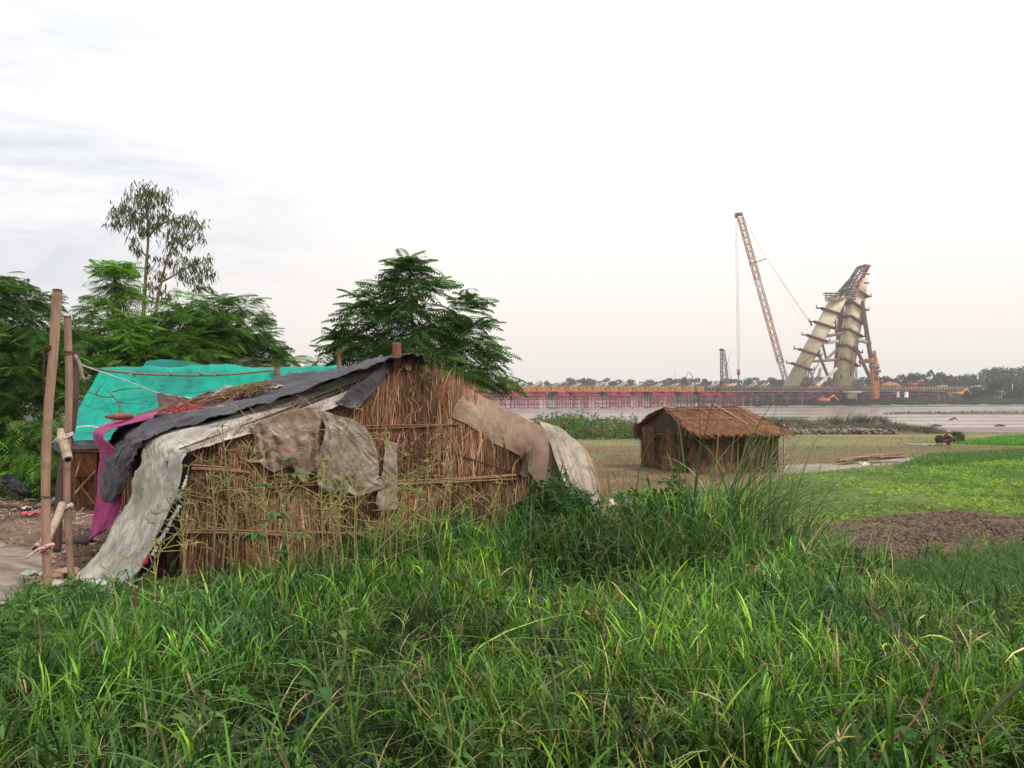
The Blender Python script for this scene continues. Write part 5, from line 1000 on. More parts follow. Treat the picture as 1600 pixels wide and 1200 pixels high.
# ================================================================== SMALL HUT IN THE FIELD
fl = Vector((5.79, 26.5, 0)); fd = Vector((.958, .287, 0)).normalized(); bd = Vector((-.287, .958, 0)); LW, LG_ = 3.36, 3.3
h3 = empty('field_hut', fl+fd*LW/2+bd*LG_/2+Vector((0, 0, -2.78)), 'small russet thatched hut standing alone on the bare field', 'hut')
zg = -2.82; ze = -1.26; zr = -.66
RB = REED[[0, 1, 2, 5]]*np.array([.86, .90, .98])
def rc(n): return RB[rng.integers(0, 4, n)]*rng.uniform(.5, 1.1, (n, 1))
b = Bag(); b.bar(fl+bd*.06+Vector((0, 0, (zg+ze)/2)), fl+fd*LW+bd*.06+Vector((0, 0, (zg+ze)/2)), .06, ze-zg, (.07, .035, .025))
n = 3400; u = rng.uniform(0, LW, n); lvl = rng.integers(0, 3, n); z0 = zg+lvl*.48-.05; reeds(b, fl, fd, -bd, u, z0, np.minimum(z0+.56+rng.normal(0, .03, n), ze+.05), rng.uniform(.012, .03, n), rng.uniform(-.02, .08, n)+(2-lvl)*0.02, .16, rc(n), 2); n = 700; u = rng.uniform(0, LW, n); reeds(b, fl, fd, -bd, u, np.full(n, ze-.42), np.full(n, ze+.03), rng.uniform(.015, .03, n), rng.uniform(.05, .12, n), .25, rc(n)*1.05, 2); n = 500; u = rng.uniform(0, LW, n); reeds(b, fl, fd, -bd, u, np.full(n, zg-.02), np.full(n, zg+.3), rng.uniform(.02, .035, n), rng.uniform(.08, .22, n), .3, rc(n)*1.1, 2); b.build('long_wall', STRAW, h3)
b = Bag(); n = 3000; u = rng.uniform(0, LG_, n); top = ze + (zr-ze)*np.minimum(u/(LG_/2), (LG_-u)/(LG_/2)); z0 = zg + rng.choice([0., .45, .9], n); reeds(b, fl, bd, -fd, u, z0, np.minimum(z0+.65, top+.06)+rng.normal(0, .03, n), rng.uniform(.012, .03, n), rng.uniform(-.02, .10, n), .16, rc(n)*.9, 2)
for k in range(24):
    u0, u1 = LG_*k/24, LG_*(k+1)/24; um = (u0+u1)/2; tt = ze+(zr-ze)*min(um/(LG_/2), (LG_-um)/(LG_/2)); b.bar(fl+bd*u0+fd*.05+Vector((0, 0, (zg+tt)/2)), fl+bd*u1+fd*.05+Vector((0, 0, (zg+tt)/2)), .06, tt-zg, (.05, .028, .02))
b.build('gable_wall', STRAW, h3)
def r3(s_, t_, off=0, back=False):
    e0 = fl - bd*.09 + Vector((0, 0, ze-.02)); rg = fl + bd*LG_/2 + Vector((0, 0, zr+.04)); 
    if back: e0 = fl + bd*(LG_+.04) + Vector((0, 0, ze-.02))
    return e0.lerp(rg, s_) + fd*((LW-.02-.34*s_)*t_-.0) + Vector((0, 0, off+.06*fbm((t_*5, s_, 0), 1, 2, 3.)*s_))
for back in (False, True):
    b = Bag(); k = 16; Vv = [tuple(r3(i/k, j/k, -.03, back)) for i in range(k+1) for j in range(k+1)]; Vv += [(v[0], v[1], v[2]-.07) for v in Vv]; I = np.arange((k+1)**2).reshape(k+1, k+1); f1 = np.stack([I[:-1, :-1], I[1:, :-1], I[1:, 1:], I[:-1, 1:]], -1).reshape(-1, 4); b.add(Vv, np.vstack([f1, f1[:, ::-1]+(k+1)**2]), (.12, .05, .03))
    V = []; Fq = []; C = []; n = 9000
    for a, t1, c in zip(rng.uniform(.05, 1.03, n), rng.uniform(0, 1, n), rc(n)*1.35):
        l = random.uniform(.2, .55); dt = random.gauss(.01, .05); w_ = .0018; c = c*random.uniform(.45, 1.15); i = len(V); V += [tuple(r3(a, t1-w_, .03, back)), tuple(r3(a, t1+w_, .03, back)), tuple(r3(a-l, t1+w_+dt, .07*random.random(), back)), tuple(r3(a-l, t1-w_+dt, .05, back))]; Fq.append([i, i+1, i+2, i+3]); C += [c*np.array([.98, .76, .64])]*4
    b.add(V, Fq, C); b.build('roof', STRAW, h3)
plain_wall(fl+fd*LW, bd, LG_*.35, ze-.05, h3, 160, 'side_wall'); plain_wall(fl+bd*LG_, fd, LW, ze, h3, 200, 'back_wall')
b = Bag()
for zz in (zg+.5, zg+.98, zg+1.38): b.tube(curve([fl-bd*.08+Vector((0, 0, zz)), fl+fd*LW/2-bd*.1+Vector((0, 0, zz-.03)), fl+fd*LW-bd*.08+Vector((0, 0, zz+.02))], 10), .010, (.22, .12, .08), 5); b.tube([fl-fd*.08+Vector((0, 0, zz)), fl+bd*LG_-fd*.08+Vector((0, 0, zz))], .010, (.18, .10, .07), 5)
for s_ in (.35, .8): b.tube([r3(s_, 0, .09), r3(s_, .5, .09), r3(s_, 1, .09)], .012, (.36, .2, .12), 5)
b.build('tie_bar', BAMBOO, h3)
b = Bag(); b.tube([r3(.10, .72, .05), r3(1.0, .66, .15)], .028, (.44, .32, .25), 7); b.tube([r3(.14, .85, .05), r3(.55, .84, .10)], .02, (.35, .22, .16), 6); b.build('roof_stick', BAMBOO, h3)
b = Bag(); q = fl+fd*(LW+.38)+Vector((0, 0, 0)); b.tube([q+Vector((0, 0, zg)), q+Vector((0, 0, ze+.1))], .035, (.32, .22, .17), 7); q = fl+fd*(LW+.15)+bd*.3; b.tube([q+Vector((0, 0, zg)), q+Vector((0, 0, ze+.1))], .03, (.2, .12, .08), 7); b.build('porch_post', BAMBOO, h3)
b = Bag(); b.bar(fl+fd*(LW+.02)+bd*.35+Vector((0, 0, (zg+ze)/2)), fl+fd*(LW+.42)+bd*.40+Vector((0, 0, (zg+ze)/2)), .04, (ze-zg), (.03, .02, .018))  # near-black panel painted as the shade in the porch opening
n = 500; Bp = np.array([tuple(r3(.02+random.random()*.12, 1.0, .04)) for _ in range(n)])+rng.normal(0, .05, (n, 3))+np.array([.2, 0, 0])*rng.random((n, 1)); V, Fq, C = blades(Bp-np.array([0, 0, .35]), rng.uniform(.3, .45, n), np.full(n, .02), rng.uniform(-.5, .5, n), rng.uniform(0, .3, n), 2, rc(n), rc(n)); b.add(V, Fq, C); b.build('porch_shade_and_mat', STRAW, h3)
b = Bag(); q = fl+bd*(LG_+.1)-fd*.1; n = 160; Bp = np.tile(np.array([q.x, q.y, ze-.45]), (n, 1))+rng.normal(0, .09, (n, 3)); V, Fq, C = blades(Bp, rng.uniform(.3, .5, n), np.full(n, .025), rng.uniform(2, 4, n), rng.uniform(0, .3, n), 2, rc(n)*.6, rc(n)*.6); b.add(V, Fq, C); b.build('eave_fringe', STRAW, h3)
# pile of poles on the ground
b = Bag(); q0, q1 = P(1303, 725, 30.6), P(1415, 716, 32.8)
for k in range(46):
    a = q0.lerp(q1, random.uniform(-.02, .45))+Vector((0, random.uniform(-.3, .3), 0)); c_ = q0.lerp(q1, random.uniform(.55, 1.03))+Vector((0, random.uniform(-.3, .3), 0)); zl = random.uniform(.03, .2)
    b.tube([a+Vector((0, 0, zl-.02)), a.lerp(c_, .5)+Vector((0, 0, zl+.03)), c_+Vector((0, 0, zl))], random.uniform(.015, .035), np.array(random.choice([(.20, .08, .05), (.28, .13, .08), (.12, .06, .045), (.34, .2, .13)])), 5)
tag(b.build('pole_pile', BAMBOO), 'long low pile of red brown sticks lying right of the field hut', 'stick pile')
scrap(1352, 727, .16, .3, (.6, .56, .52), 'pale scrap lying in front of the stick pile', seed=7.5)
# bare channel by the person
b = Bag(); q = G(1445, 696); V_ = gpoly([(1405, 694), (1480, 693.2), (1482, 695.2), (1440, 697), (1410, 696)])
b.add([(x, y, gnear(y)+.03) for x, y in V_[:4]], [[0, 1, 2, 3]], (.5, .45, .4)); tag(b.build('water_channel', mat('wet_mud', (.35, .30, .28), rough=.12, nscale=4)), 'pale wet irrigation channel', 'water', kind='structure')
# ================================================================== PERSON
def person(base, face, sc_=1.):
    J = {'pelvis': (0, 0, .30), 'waist': (.05, 0, .44), 'chest': (.14, 0, .58), 'neck': (.20, 0, .72), 'head': (.235, 0, .80), 'crown': (.24, 0, .90), 'shL': (.16, .17, .66), 'elL': (.34, .22, .52), 'wrL': (.52, .12, .50), 'shR': (.16, -.17, .66), 'elR': (.36, -.22, .50), 'wrR': (.54, -.12, .46),
         'hipL': (.0, .10, .28), 'knL': (.34, .16, .44), 'anL': (.12, .15, .09), 'toL': (.30, .16, .03), 'hipR': (.0, -.10, .28), 'knR': (.34, -.16, .42), 'anR': (.12, -.15, .09), 'toR': (.30, -.16, .03)}
    Rd = {'pelvis': .14, 'waist': .12, 'chest': .135, 'neck': .05, 'head': .085, 'crown': .06, 'sh': .055, 'el': .038, 'wr': .026, 'hip': .09, 'kn': .062, 'an': .042, 'to': .032}
    E = [('pelvis', 'waist'), ('waist', 'chest'), ('chest', 'neck'), ('neck', 'head'), ('head', 'crown')]
    for s in 'LR': E += [('chest', 'sh'+s), ('sh'+s, 'el'+s), ('el'+s, 'wr'+s), ('pelvis', 'hip'+s), ('hip'+s, 'kn'+s), ('kn'+s, 'an'+s), ('an'+s, 'to'+s)]
    for s, sg in (('L', 1), ('R', -1)):
        wv = Vector(J['wr'+s]); pl = wv+Vector((.05, 0, -.01)); J['pa'+s] = tuple(pl); E.append(('wr'+s, 'pa'+s))
        for f in range(5):
            off = Vector((.035-.004*abs(f-1.5), (f-1.6)*.016, -.01)) if f < 4 else Vector((.0, -sg*.035, .015)); J['f%d%s' % (f, s)] = tuple(pl+off); J['g%d%s' % (f, s)] = tuple(pl+off+Vector((.03-.003*f, 0, -.022))); E += [('pa'+s, 'f%d%s' % (f, s)), ('f%d%s' % (f, s), 'g%d%s' % (f, s))]
    names = list(J); me = bpy.data.meshes.new('body'); me.from_pydata([J[k] for k in names], [(names.index(a), names.index(c)) for a, c in E], [])
    o = bpy.data.objects.new('body', me); sc.collection.objects.link(o); sk = o.modifiers.new('skin', 'SKIN'); ss = o.modifiers.new('sub', 'SUBSURF'); ss.levels = ss.render_levels = 1
    for i, k in enumerate(names):
        r = Rd.get(k) or Rd.get(k[:-1]) or (.03 if k[:2] == 'pa' else .009); me.skin_vertices[0].data[i].radius = (r, r); me.skin_vertices[0].data[i].use_root = (k == 'pelvis')
    return o
pr = empty('person', G(1476, 696.5), 'crouching person in a dark red top and pale headcloth at the field edge', 'person')
body = person(None, 0); body.data.materials.append(mat('skin', (.20, .10, .065), rough=.6)); body.parent = pr
def shell(name, pts, rad, c, k=12):
    b = Bag(); b.tube(curve(pts, 12), list(np.interp(np.linspace(0, 1, 12), np.linspace(0, 1, len(rad)), rad)), c, k); o = b.build(name, mat('clothes', attr=True, rough=.9, nscale=12, namt=.4), None, True); o.parent = pr; return o
shell('top', [Vector((-.01, 0, .34)), Vector((.06, 0, .46)), Vector((.145, 0, .60)), Vector((.185, 0, .69))], [.155, .145, .165, .07], (.10, .02, .03))
for s in (1, -1):
    shell('sleeve', [Vector((.155, s*.15, .66)), Vector((.25, s*.20, .59)), Vector((.34, s*.22, .52))], [.07, .06, .055], (.40, .25, .2), 10)
    shell('trousers', [Vector((.0, s*.10, .27)), Vector((.2, s*.14, .37)), Vector((.35, s*.16, .43)), Vector((.25, s*.155, .26)), Vector((.13, s*.15, .10))], [.12, .095, .08, .065, .06], (.13, .05, .06), 10)
shell('headcloth', [Vector((.19, 0, .80)), Vector((.21, 0, .86)), Vector((.225, 0, .93))], [.085, .10, .05], (.5, .42, .34), 10)
for s in (1, -1):
    b = Bag(); b.box(Vector((.315, s*.03, .825)), (.012, .02, .012), (.02, .02, .02)); o = b.build('eye', mat('clothes'), None); o.parent = pr
b = Bag(); b.tube([Vector((.31, 0, .83)), Vector((.34, 0, .795)), Vector((.315, 0, .785))], [.01, .018, .01], (.20, .10, .065), 6); o = b.build('nose', mat('clothes'), None); o.parent = pr
pr.rotation_euler = (0, 0, R(-12)); pr.scale = (1.02,)*3
for px, d_, r_, c, lb_, n in ((1495, 51.5, .46, (.10, .12, .055), 'round olive bush just right of the crouching person', 420), (1468, 52.0, .30, (.14, .13, .055), 'smaller olive bush just left of the crouching person', 220)):
    q = P(px, 690, d_); zc = gnear(d_); bu = empty('low_bush', (q.x, d_, zc), lb_, 'bush'); b = Bag(); clump_cloud([(q.x, d_, zc+r_*.8)], [(r_, r_*.8, r_*.85)], n, .07, c, b); b.build('foliage', LEAF, bu)
    b = Bag()
    for k in range(9): a = random.uniform(0, 6.28); b.tube([Vector((q.x, d_, zc)), Vector((q.x+math.cos(a)*r_*.6, d_+math.sin(a)*r_*.6, zc+r_*1.2))], .01, (.12, .09, .05), 4)
    b.build('stem', STRAW, bu)
# ================================================================== TREES
def lobe_tree(name, label, cat, lobes, n, fs, c, trunk, group=None, cone=False, dr=.5, clus=7, T=(FV, FF), bright=.42, pitch=.1):
    """lobes: (px, py, d, rx_px, rz_px). fronds are set in sprays at the ends of twigs spread through each lobe"""
    root = empty(name, trunk[0], label, cat, group); pos = []; az = []; pit = []; twigs = []
    tot = sum(l[3]*l[4] for l in lobes)
    for (px, py, d, rx, rz) in lobes:
        m_ = max(5, int(n*1.45/clus*rx*rz/tot)); c0 = P(px, py, d); ax = rx/F*d; az_ = rz/F*d
        for _ in range(m_):
            if cone:
                h = random.random()**1.35; rr = (1-h)**.85*random.uniform(.35, 1.0)**.5; th = random.uniform(0, 6.283); p = Vector((math.cos(th)*rr*ax, math.sin(th)*rr*ax*.85, (h*2-1)*az_)); out_ = th
            else:
                u = rng.normal(size=3); u /= np.linalg.norm(u); rr = random.uniform(.25, 1)**.5; p = Vector((u[0]*ax*rr, u[1]*ax*.8*rr, u[2]*az_*rr)); out_ = math.atan2(u[1], u[0])
            q = c0+p; twigs.append((c0, q))
            for k in range(clus):
                pos.append((q.x+random.gauss(0, fs*.22), q.y+random.gauss(0, fs*.22), q.z+random.gauss(0, fs*.14))); az.append(out_+random.gauss(0, .95)); pit.append(pitch+random.gauss(0, .22)-.35*(p.z/az_ > .6))
    N_ = len(pos); cl = np.repeat(rng.uniform(1-bright, 1+bright, (N_//clus+1, 1)), clus, 0)[:N_]
    V, Fq, C = inst(T[0], T[1], np.array(pos), np.array(az), np.array(pit), rng.normal(0, .25, N_), rng.uniform(.5, 1.25, N_)*fs, np.array(c)*cl*rng.uniform(.85, 1.15, (N_, 3)))
    np_mesh('crown', V, Fq, LEAF, C, root)
    b = Bag(); tk = curve(trunk, 14); b.tube(tk, list(np.linspace(.10, .015, 14)), (.13, .10, .075), 8, jit=.06); o = b.build('trunk', BARK, root)
    b = Bag()
    for a, q in random.sample(twigs, min(len(twigs), 60)):
        s_ = tk[random.randint(6, 13)]; m_ = s_.lerp(q, .5)+Vector((0, 0, -.05)); b.tube(curve([s_, m_, q], 6), list(np.linspace(.018, .004, 6)), (.12, .09, .07), 5, cap=False)
    b.build('limb', BARK, root); return root
GD, GM, GB = (.085, .18, .034), (.12, .25, .036), (.18, .36, .045)
lobe_tree('leucaena_tree', 'dark conical feathery tree behind the ridge log of the large hut', 'tree', [(638, 500, 24, 88, 88), (577, 530, 23.6, 68, 72), (728, 525, 24.4, 52, 74), (742, 550, 24, 50, 46), (540, 562, 23.5, 44, 38), (690, 575, 23.2, 80, 40), (600, 572, 23, 70, 35), (640, 450, 24, 40, 42), (680, 500, 24, 60, 60), (600, 500, 24, 60, 60), (752, 566, 24, 38, 26), (520, 575, 23.5, 30, 28)], 1500, .66, GD, [P(650, 745, 24), P(655, 660, 24), P(648, 560, 24), P(640, 430, 24)], cone=True)
lobe_tree('leucaena_tree', 'light green feathery young tree in front of the tall thin tree', 'tree', [(187, 478, 25, 46, 66), (205, 545, 24.6, 62, 50), (165, 455, 25, 22, 40)], 900, .50, GB, [P(205, 740, 25), P(208, 640, 25), P(195, 540, 25), P(178, 430, 25)], cone=True)
lobe_tree('leucaena_tree', 'mid green tree above the teal net, left of the grey green bush', 'tree', [(300, 510, 26, 62, 60), (290, 560, 25.5, 80, 45), (335, 500, 26, 38, 45), (240, 560, 25, 50, 40)], 1500, .50, GM, [P(300, 740, 26), P(302, 640, 26), P(300, 540, 26), P(300, 470, 26)])
lobe_tree('leucaena_tree', 'dark green tree whose drooping right branches reach the open sky', 'tree', [(375, 515, 27, 48, 56), (400, 548, 27, 44, 36), (350, 545, 27, 50, 50), (425, 575, 26.5, 40, 22)], 1150, .48, (.10, .21, .036), [P(380, 745, 27), P(380, 650, 27), P(378, 560, 27), P(375, 480, 27)])
lobe_tree('leucaena_tree', 'small green tree showing just left of the light feathery one', 'tree', [(140, 565, 24, 40, 50), (125, 540, 24, 28, 40), (170, 590, 23.6, 50, 30)], 620, .46, GM, [P(140, 760, 24), P(142, 660, 24), P(140, 580, 24), P(138, 540, 24)])
lobe_tree('grey_green_bush', 'dull grey green bush just above the right half of the teal net', 'bush', [(390, 585, 22.5, 62, 26), (350, 588, 22.2, 40, 20), (455, 600, 22.5, 28, 14), (480, 575, 22.5, 9, 18)], 700, .30, (.11, .14, .07), [P(380, 745, 22.5), P(382, 680, 22.5), P(385, 610, 22.5), P(385, 585, 22.5)], T=(FV2, FF2))
lobe_tree('leafy_tree', 'big dense dark tree filling the left edge', 'tree', [(-30, 520, 20.5, 100, 100), (30, 500, 21, 62, 62), (70, 540, 20.5, 52, 62), (10, 600, 20, 90, 80), (90, 600, 20.4, 42, 56), (-60, 600, 20, 90, 110), (-5, 445, 21, 26, 34)], 3600, .42, (.085, .18, .032), [P(0, 775, 20.5), P(5, 690, 20.5), P(10, 600, 20.5), P(20, 500, 20.5)])
lobe_tree('leafy_shrub', 'bright green shrub thicket below the big tree at the left edge', 'shrub', [(10, 690, 19.6, 70, 60), (60, 700, 19.4, 42, 60), (100, 660, 19.8, 30, 50), (40, 745, 19.0, 60, 30), (85, 745, 19.0, 30, 34), (-60, 700, 19.5, 70, 80)], 2300, .30, (.14, .30, .040), [P(40, 775, 19.5), P(42, 740, 19.5), P(44, 700, 19.5), P(46, 670, 19.5)], T=(FV2, FF2), pitch=.2)
# tall sparse tree with hanging leaves
eu = empty('eucalyptus', P(236, 720, 35), 'tall thin tree with sparse hanging brownish leaves against the sky', 'tree')
b = Bag(); D = 35
for pts, r0, r1 in (([(222, 700), (223, 560), (224, 490), (226, 450), (228, 410), (231, 370), (229, 330), (227, 300)], .11, .03), ([(238, 700), (240, 560), (243, 492), (248, 455), (252, 440)], .10, .055), ([(252, 440), (268, 432), (288, 420), (310, 412), (322, 405)], .05, .015), ([(231, 370), (244, 355), (258, 347), (280, 340), (300, 348)], .05, .015), ([(228, 400), (212, 385), (203, 372)], .04, .012), ([(250, 445), (262, 400), (268, 385), (275, 370)], .05, .012), ([(226, 450), (214, 435), (200, 420)], .03, .01), ([(243, 480), (262, 470), (272, 478)], .03, .01), ([(229, 340), (210, 330), (192, 322), (182, 340)], .035, .01), ([(228, 320), (240, 305), (252, 298)], .03, .01), ([(226, 430), (240, 415), (243, 398)], .03, .01), ([(288, 420), (300, 440), (305, 455)], .02, .01)):
    P_ = curve([P(a, c, D+random.uniform(-.2, .2)) for a, c in pts], 16); b.tube(P_, list(np.linspace(r0, r1, 16)), (.20, .13, .11), 7, jit=.05)
b.build('trunk', mat('pale_bark', (.22, .15, .12), rough=.85, nscale=3, namt=.4), eu)
bl_ = [(214, 302, 20, 14), (238, 300, 20, 13), (226, 318, 22, 14), (190, 325, 17, 14), (183, 345, 13, 12), (250, 315, 14, 12), (208, 340, 22, 16), (240, 340, 20, 14), (258, 330, 10, 14), (225, 358, 18, 12), (285, 345, 22, 13), (300, 350, 13, 10), (272, 362, 20, 14), (290, 372, 18, 12), (275, 382, 14, 12), (205, 378, 9, 12), (215, 392, 8, 8), (242, 402, 8, 7), (203, 420, 8, 8), (232, 412, 7, 8), (262, 405, 9, 9), (252, 425, 14, 9), (300, 410, 18, 12), (320, 408, 14, 12), (325, 425, 10, 14), (300, 430, 20, 10), (310, 446, 12, 9), (280, 420, 12, 9), (250, 450, 11, 9), (262, 462, 10, 8), (222, 465, 6, 9), (270, 475, 7, 8), (240, 470, 8, 8), (232, 440, 7, 9)]
pos = []; 
for px, py, rx, rz in bl_:
    for _ in range(int(rx*rz*.62)):
        if _ % 5 == 0: kx, ky = random.gauss(0, .6), random.gauss(0, .55)
        q = P(px+(kx+random.gauss(0, .17))*rx, py+(ky+random.gauss(0, .2))*rz, D+random.gauss(0, rx/F*D*.6)); pos.append(tuple(q))
n = len(pos); V, Fq, C = blades(np.array(pos), -rng.uniform(.12, .24, n), rng.uniform(.04, .07, n), rng.uniform(0, 6.28, n), -rng.uniform(.1, 1.6, n), 2, vary((.085, .11, .040), n, .4), vary((.12, .13, .05), n, .4)); np_mesh('crown', V, Fq, LEAF, C, eu)
# ================================================================== FOREGROUND VEGETATION
def wall_y(x): return HA.y + (x-HA.x)*(HU.y/HU.x)
def grass_ok(X, Y):
    ok = ~inpoly(X, Y, POLY['short']) & ~inpoly(X, Y, POLY['path']) & ~inpoly(X, Y, POLY['brown']) & ~inpoly(X, Y, POLY['crop'])
    inh = (X > HA.x-.1) & (X < HA.x+HU.x*HW+.25); ok &= ~(inh & (Y > wall_y(X)-.12))
    ok &= ~((X < -3.3) & (Y > 7.35)); ok &= ~((X < -3.0) & (Y > 8.0))
    return ok
def fbm_arr(X, Y, sc__, sd__): return np.array([fbm((a, c_, 0), sc__, 2, sd__) for a, c_ in zip(X, Y)])
def Hmap(X, Y):
    h = np.interp(Y, [1, 3, 6, 9, 12, 16], [.34, .40, .42, .38, .38, .2])
    h = h*np.where(X < -2.6, .62, 1.0)*np.where(X > 3., .82, 1.)
    h = h + .62*np.exp(-(((X-2.2)/1.2)**2+((Y-10.0)/1.0)**2)) + .22*np.exp(-(((X-3.2)/.7)**2+((Y-9.4)/.8)**2)) + .10*np.exp(-(((X+.3)/.7)**2+((Y-8.4)/.9)**2))
    h = h + .36*np.exp(-(((X+1.0)/1.3)**2+((Y-8.7)/1.0)**2)) + .42*np.exp(-(((X-.3)/1.0)**2+((Y-9.8)/1.0)**2)) + .25*np.exp(-(((X-1.4)/.7)**2+((Y-9.6)/.8)**2))
    h = h*np.where(X > 2.6, np.interp(Y+.35*(X-3), [5.5, 8], [1., .55]), 1.) + .25*np.exp(-(((X-3.)/.8)**2+((Y-9.2)/.8)**2))
    h = h*(1-.35*np.exp(-(((X+1.9)/.9)**2+((Y-7.9)/.9)**2)))
    return h
def grass_field(n, y0, y1, power, name, label, wmin, wmax, hs=1.0, xr=(-.92, .95), cols=None, segs=5):
    Y = y0+(y1-y0)*rng.random(n)**power; X = rng.uniform(xr[0], xr[1], n)*(Y+1.2)
    k = grass_ok(X, Y) & (Y < 12.4)
    nz_ = np.array([fbm((a, c_, 0), 1.1, 2, 51.) for a, c_ in zip(X, Y)]); big = np.array([fbm((a, c_, 0), .55, 2, 91.) for a, c_ in zip(X, Y)]); k &= (nz_ > rng.uniform(-.75, .05, n)) & (big > rng.uniform(-.85, -.05, n)); X, Y, nz_ = X[k], Y[k], nz_[k]; n = len(X)
    # blades gather into tussocks
    tx = X+rng.normal(0, .03, n); ty = Y+rng.normal(0, .03, n); q = .17; cx = np.round(tx/q)*q+.6*q*np.sin(tx*31+ty*17); cy = np.round(ty/q)*q+.6*q*np.cos(tx*23-ty*11); g = rng.random(n) < .55
    X = np.where(g, cx+rng.normal(0, .02, n), X); Y = np.where(g, cy+rng.normal(0, .02, n), Y)
    H = Hmap(X, Y)*rng.uniform(.55, 1.25, n)*hs*(1+.35*nz_); az = rng.uniform(0, 6.283, n); bend = rng.gamma(2.4, .30, n)
    base = np.array([[.015, .034, .005], [.024, .050, .007], [.012, .028, .007]])[rng.integers(0, 3, n)]  # root colours kept very dark: shade between the blades put into the colour
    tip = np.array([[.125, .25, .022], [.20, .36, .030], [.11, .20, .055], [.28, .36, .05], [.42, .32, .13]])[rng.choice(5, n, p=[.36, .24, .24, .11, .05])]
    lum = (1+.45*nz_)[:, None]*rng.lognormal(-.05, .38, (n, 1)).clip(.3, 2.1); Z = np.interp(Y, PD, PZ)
    ty_ = np.array([fbm((a, c_, 0), .9, 2, 131.) for a, c_ in zip(X, Y)])+rng.normal(0, .22, n); wide = ty_ > .05
    W = np.where(wide, rng.uniform(1.1, 2.1, n), rng.uniform(.5, 1.1, n))*rng.uniform(wmin, wmax, n)
    bend = np.where(wide, bend*1.25+.15, bend); H = np.where(wide, H*.92, H)
    lay = rng.random(n) < .12; Z = Z+np.where(lay, H*.55, 0); bend = np.where(lay, bend+1.0, bend); H = np.where(lay, H*.75, H)
    cool = np.where(wide[:, None], np.array([[.78, .90, 1.15]]), np.array([[1.08, 1.0, .9]])); big2 = np.clip(fbm_arr(X, Y, .35, 211.), -.5, .5)[:, None]
    warm = 1+big2*np.array([[.9, .5, .1]])
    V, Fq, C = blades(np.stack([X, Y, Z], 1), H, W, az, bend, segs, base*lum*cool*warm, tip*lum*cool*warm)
    return V, Fq, C
def leaf_blades(B_, L_, W_, az, th0, dth, segs, root, tip):
    n = len(B_); t = np.linspace(0, 1, segs+1); th = th0[:, None]+dth[:, None]*t[None]; sx = np.concatenate([np.zeros((n, 1)), np.cumsum(np.sin(th[:, :-1]), 1)/segs], 1); sz = np.concatenate([np.zeros((n, 1)), np.cumsum(np.cos(th[:, :-1]), 1)/segs], 1)
    d = np.stack([np.cos(az), np.sin(az), np.zeros(n)], 1); c_ = B_[:, None]+d[:, None]*(L_[:, None]*sx)[..., None]+np.array([0, 0, 1.])*(L_[:, None]*sz)[..., None]
    sa = az+math.pi/2+rng.normal(0, .35, n); sd_ = np.stack([np.cos(sa), np.sin(sa), rng.normal(0, .35, n)], 1); wp = np.interp(t, [0, .2, .55, 1], [.45, .95, .9, .05])
    off = sd_[:, None]*(W_[:, None]*wp/2)[..., None]; V = np.stack([c_-off, c_+off], 2); idx = (np.arange(n)*(segs+1)*2)[:, None]; q = np.arange(segs)*2
    Fq = np.stack([idx+q, idx+q+1, idx+q+3, idx+q+2], -1).reshape(-1, 4); cc = root[:, None]*(1-t[None, :, None])+tip[:, None]*t[None, :, None]
    return V.reshape(-1, 3), Fq, np.repeat(cc[:, :, None], 2, 2).reshape(-1, 3)
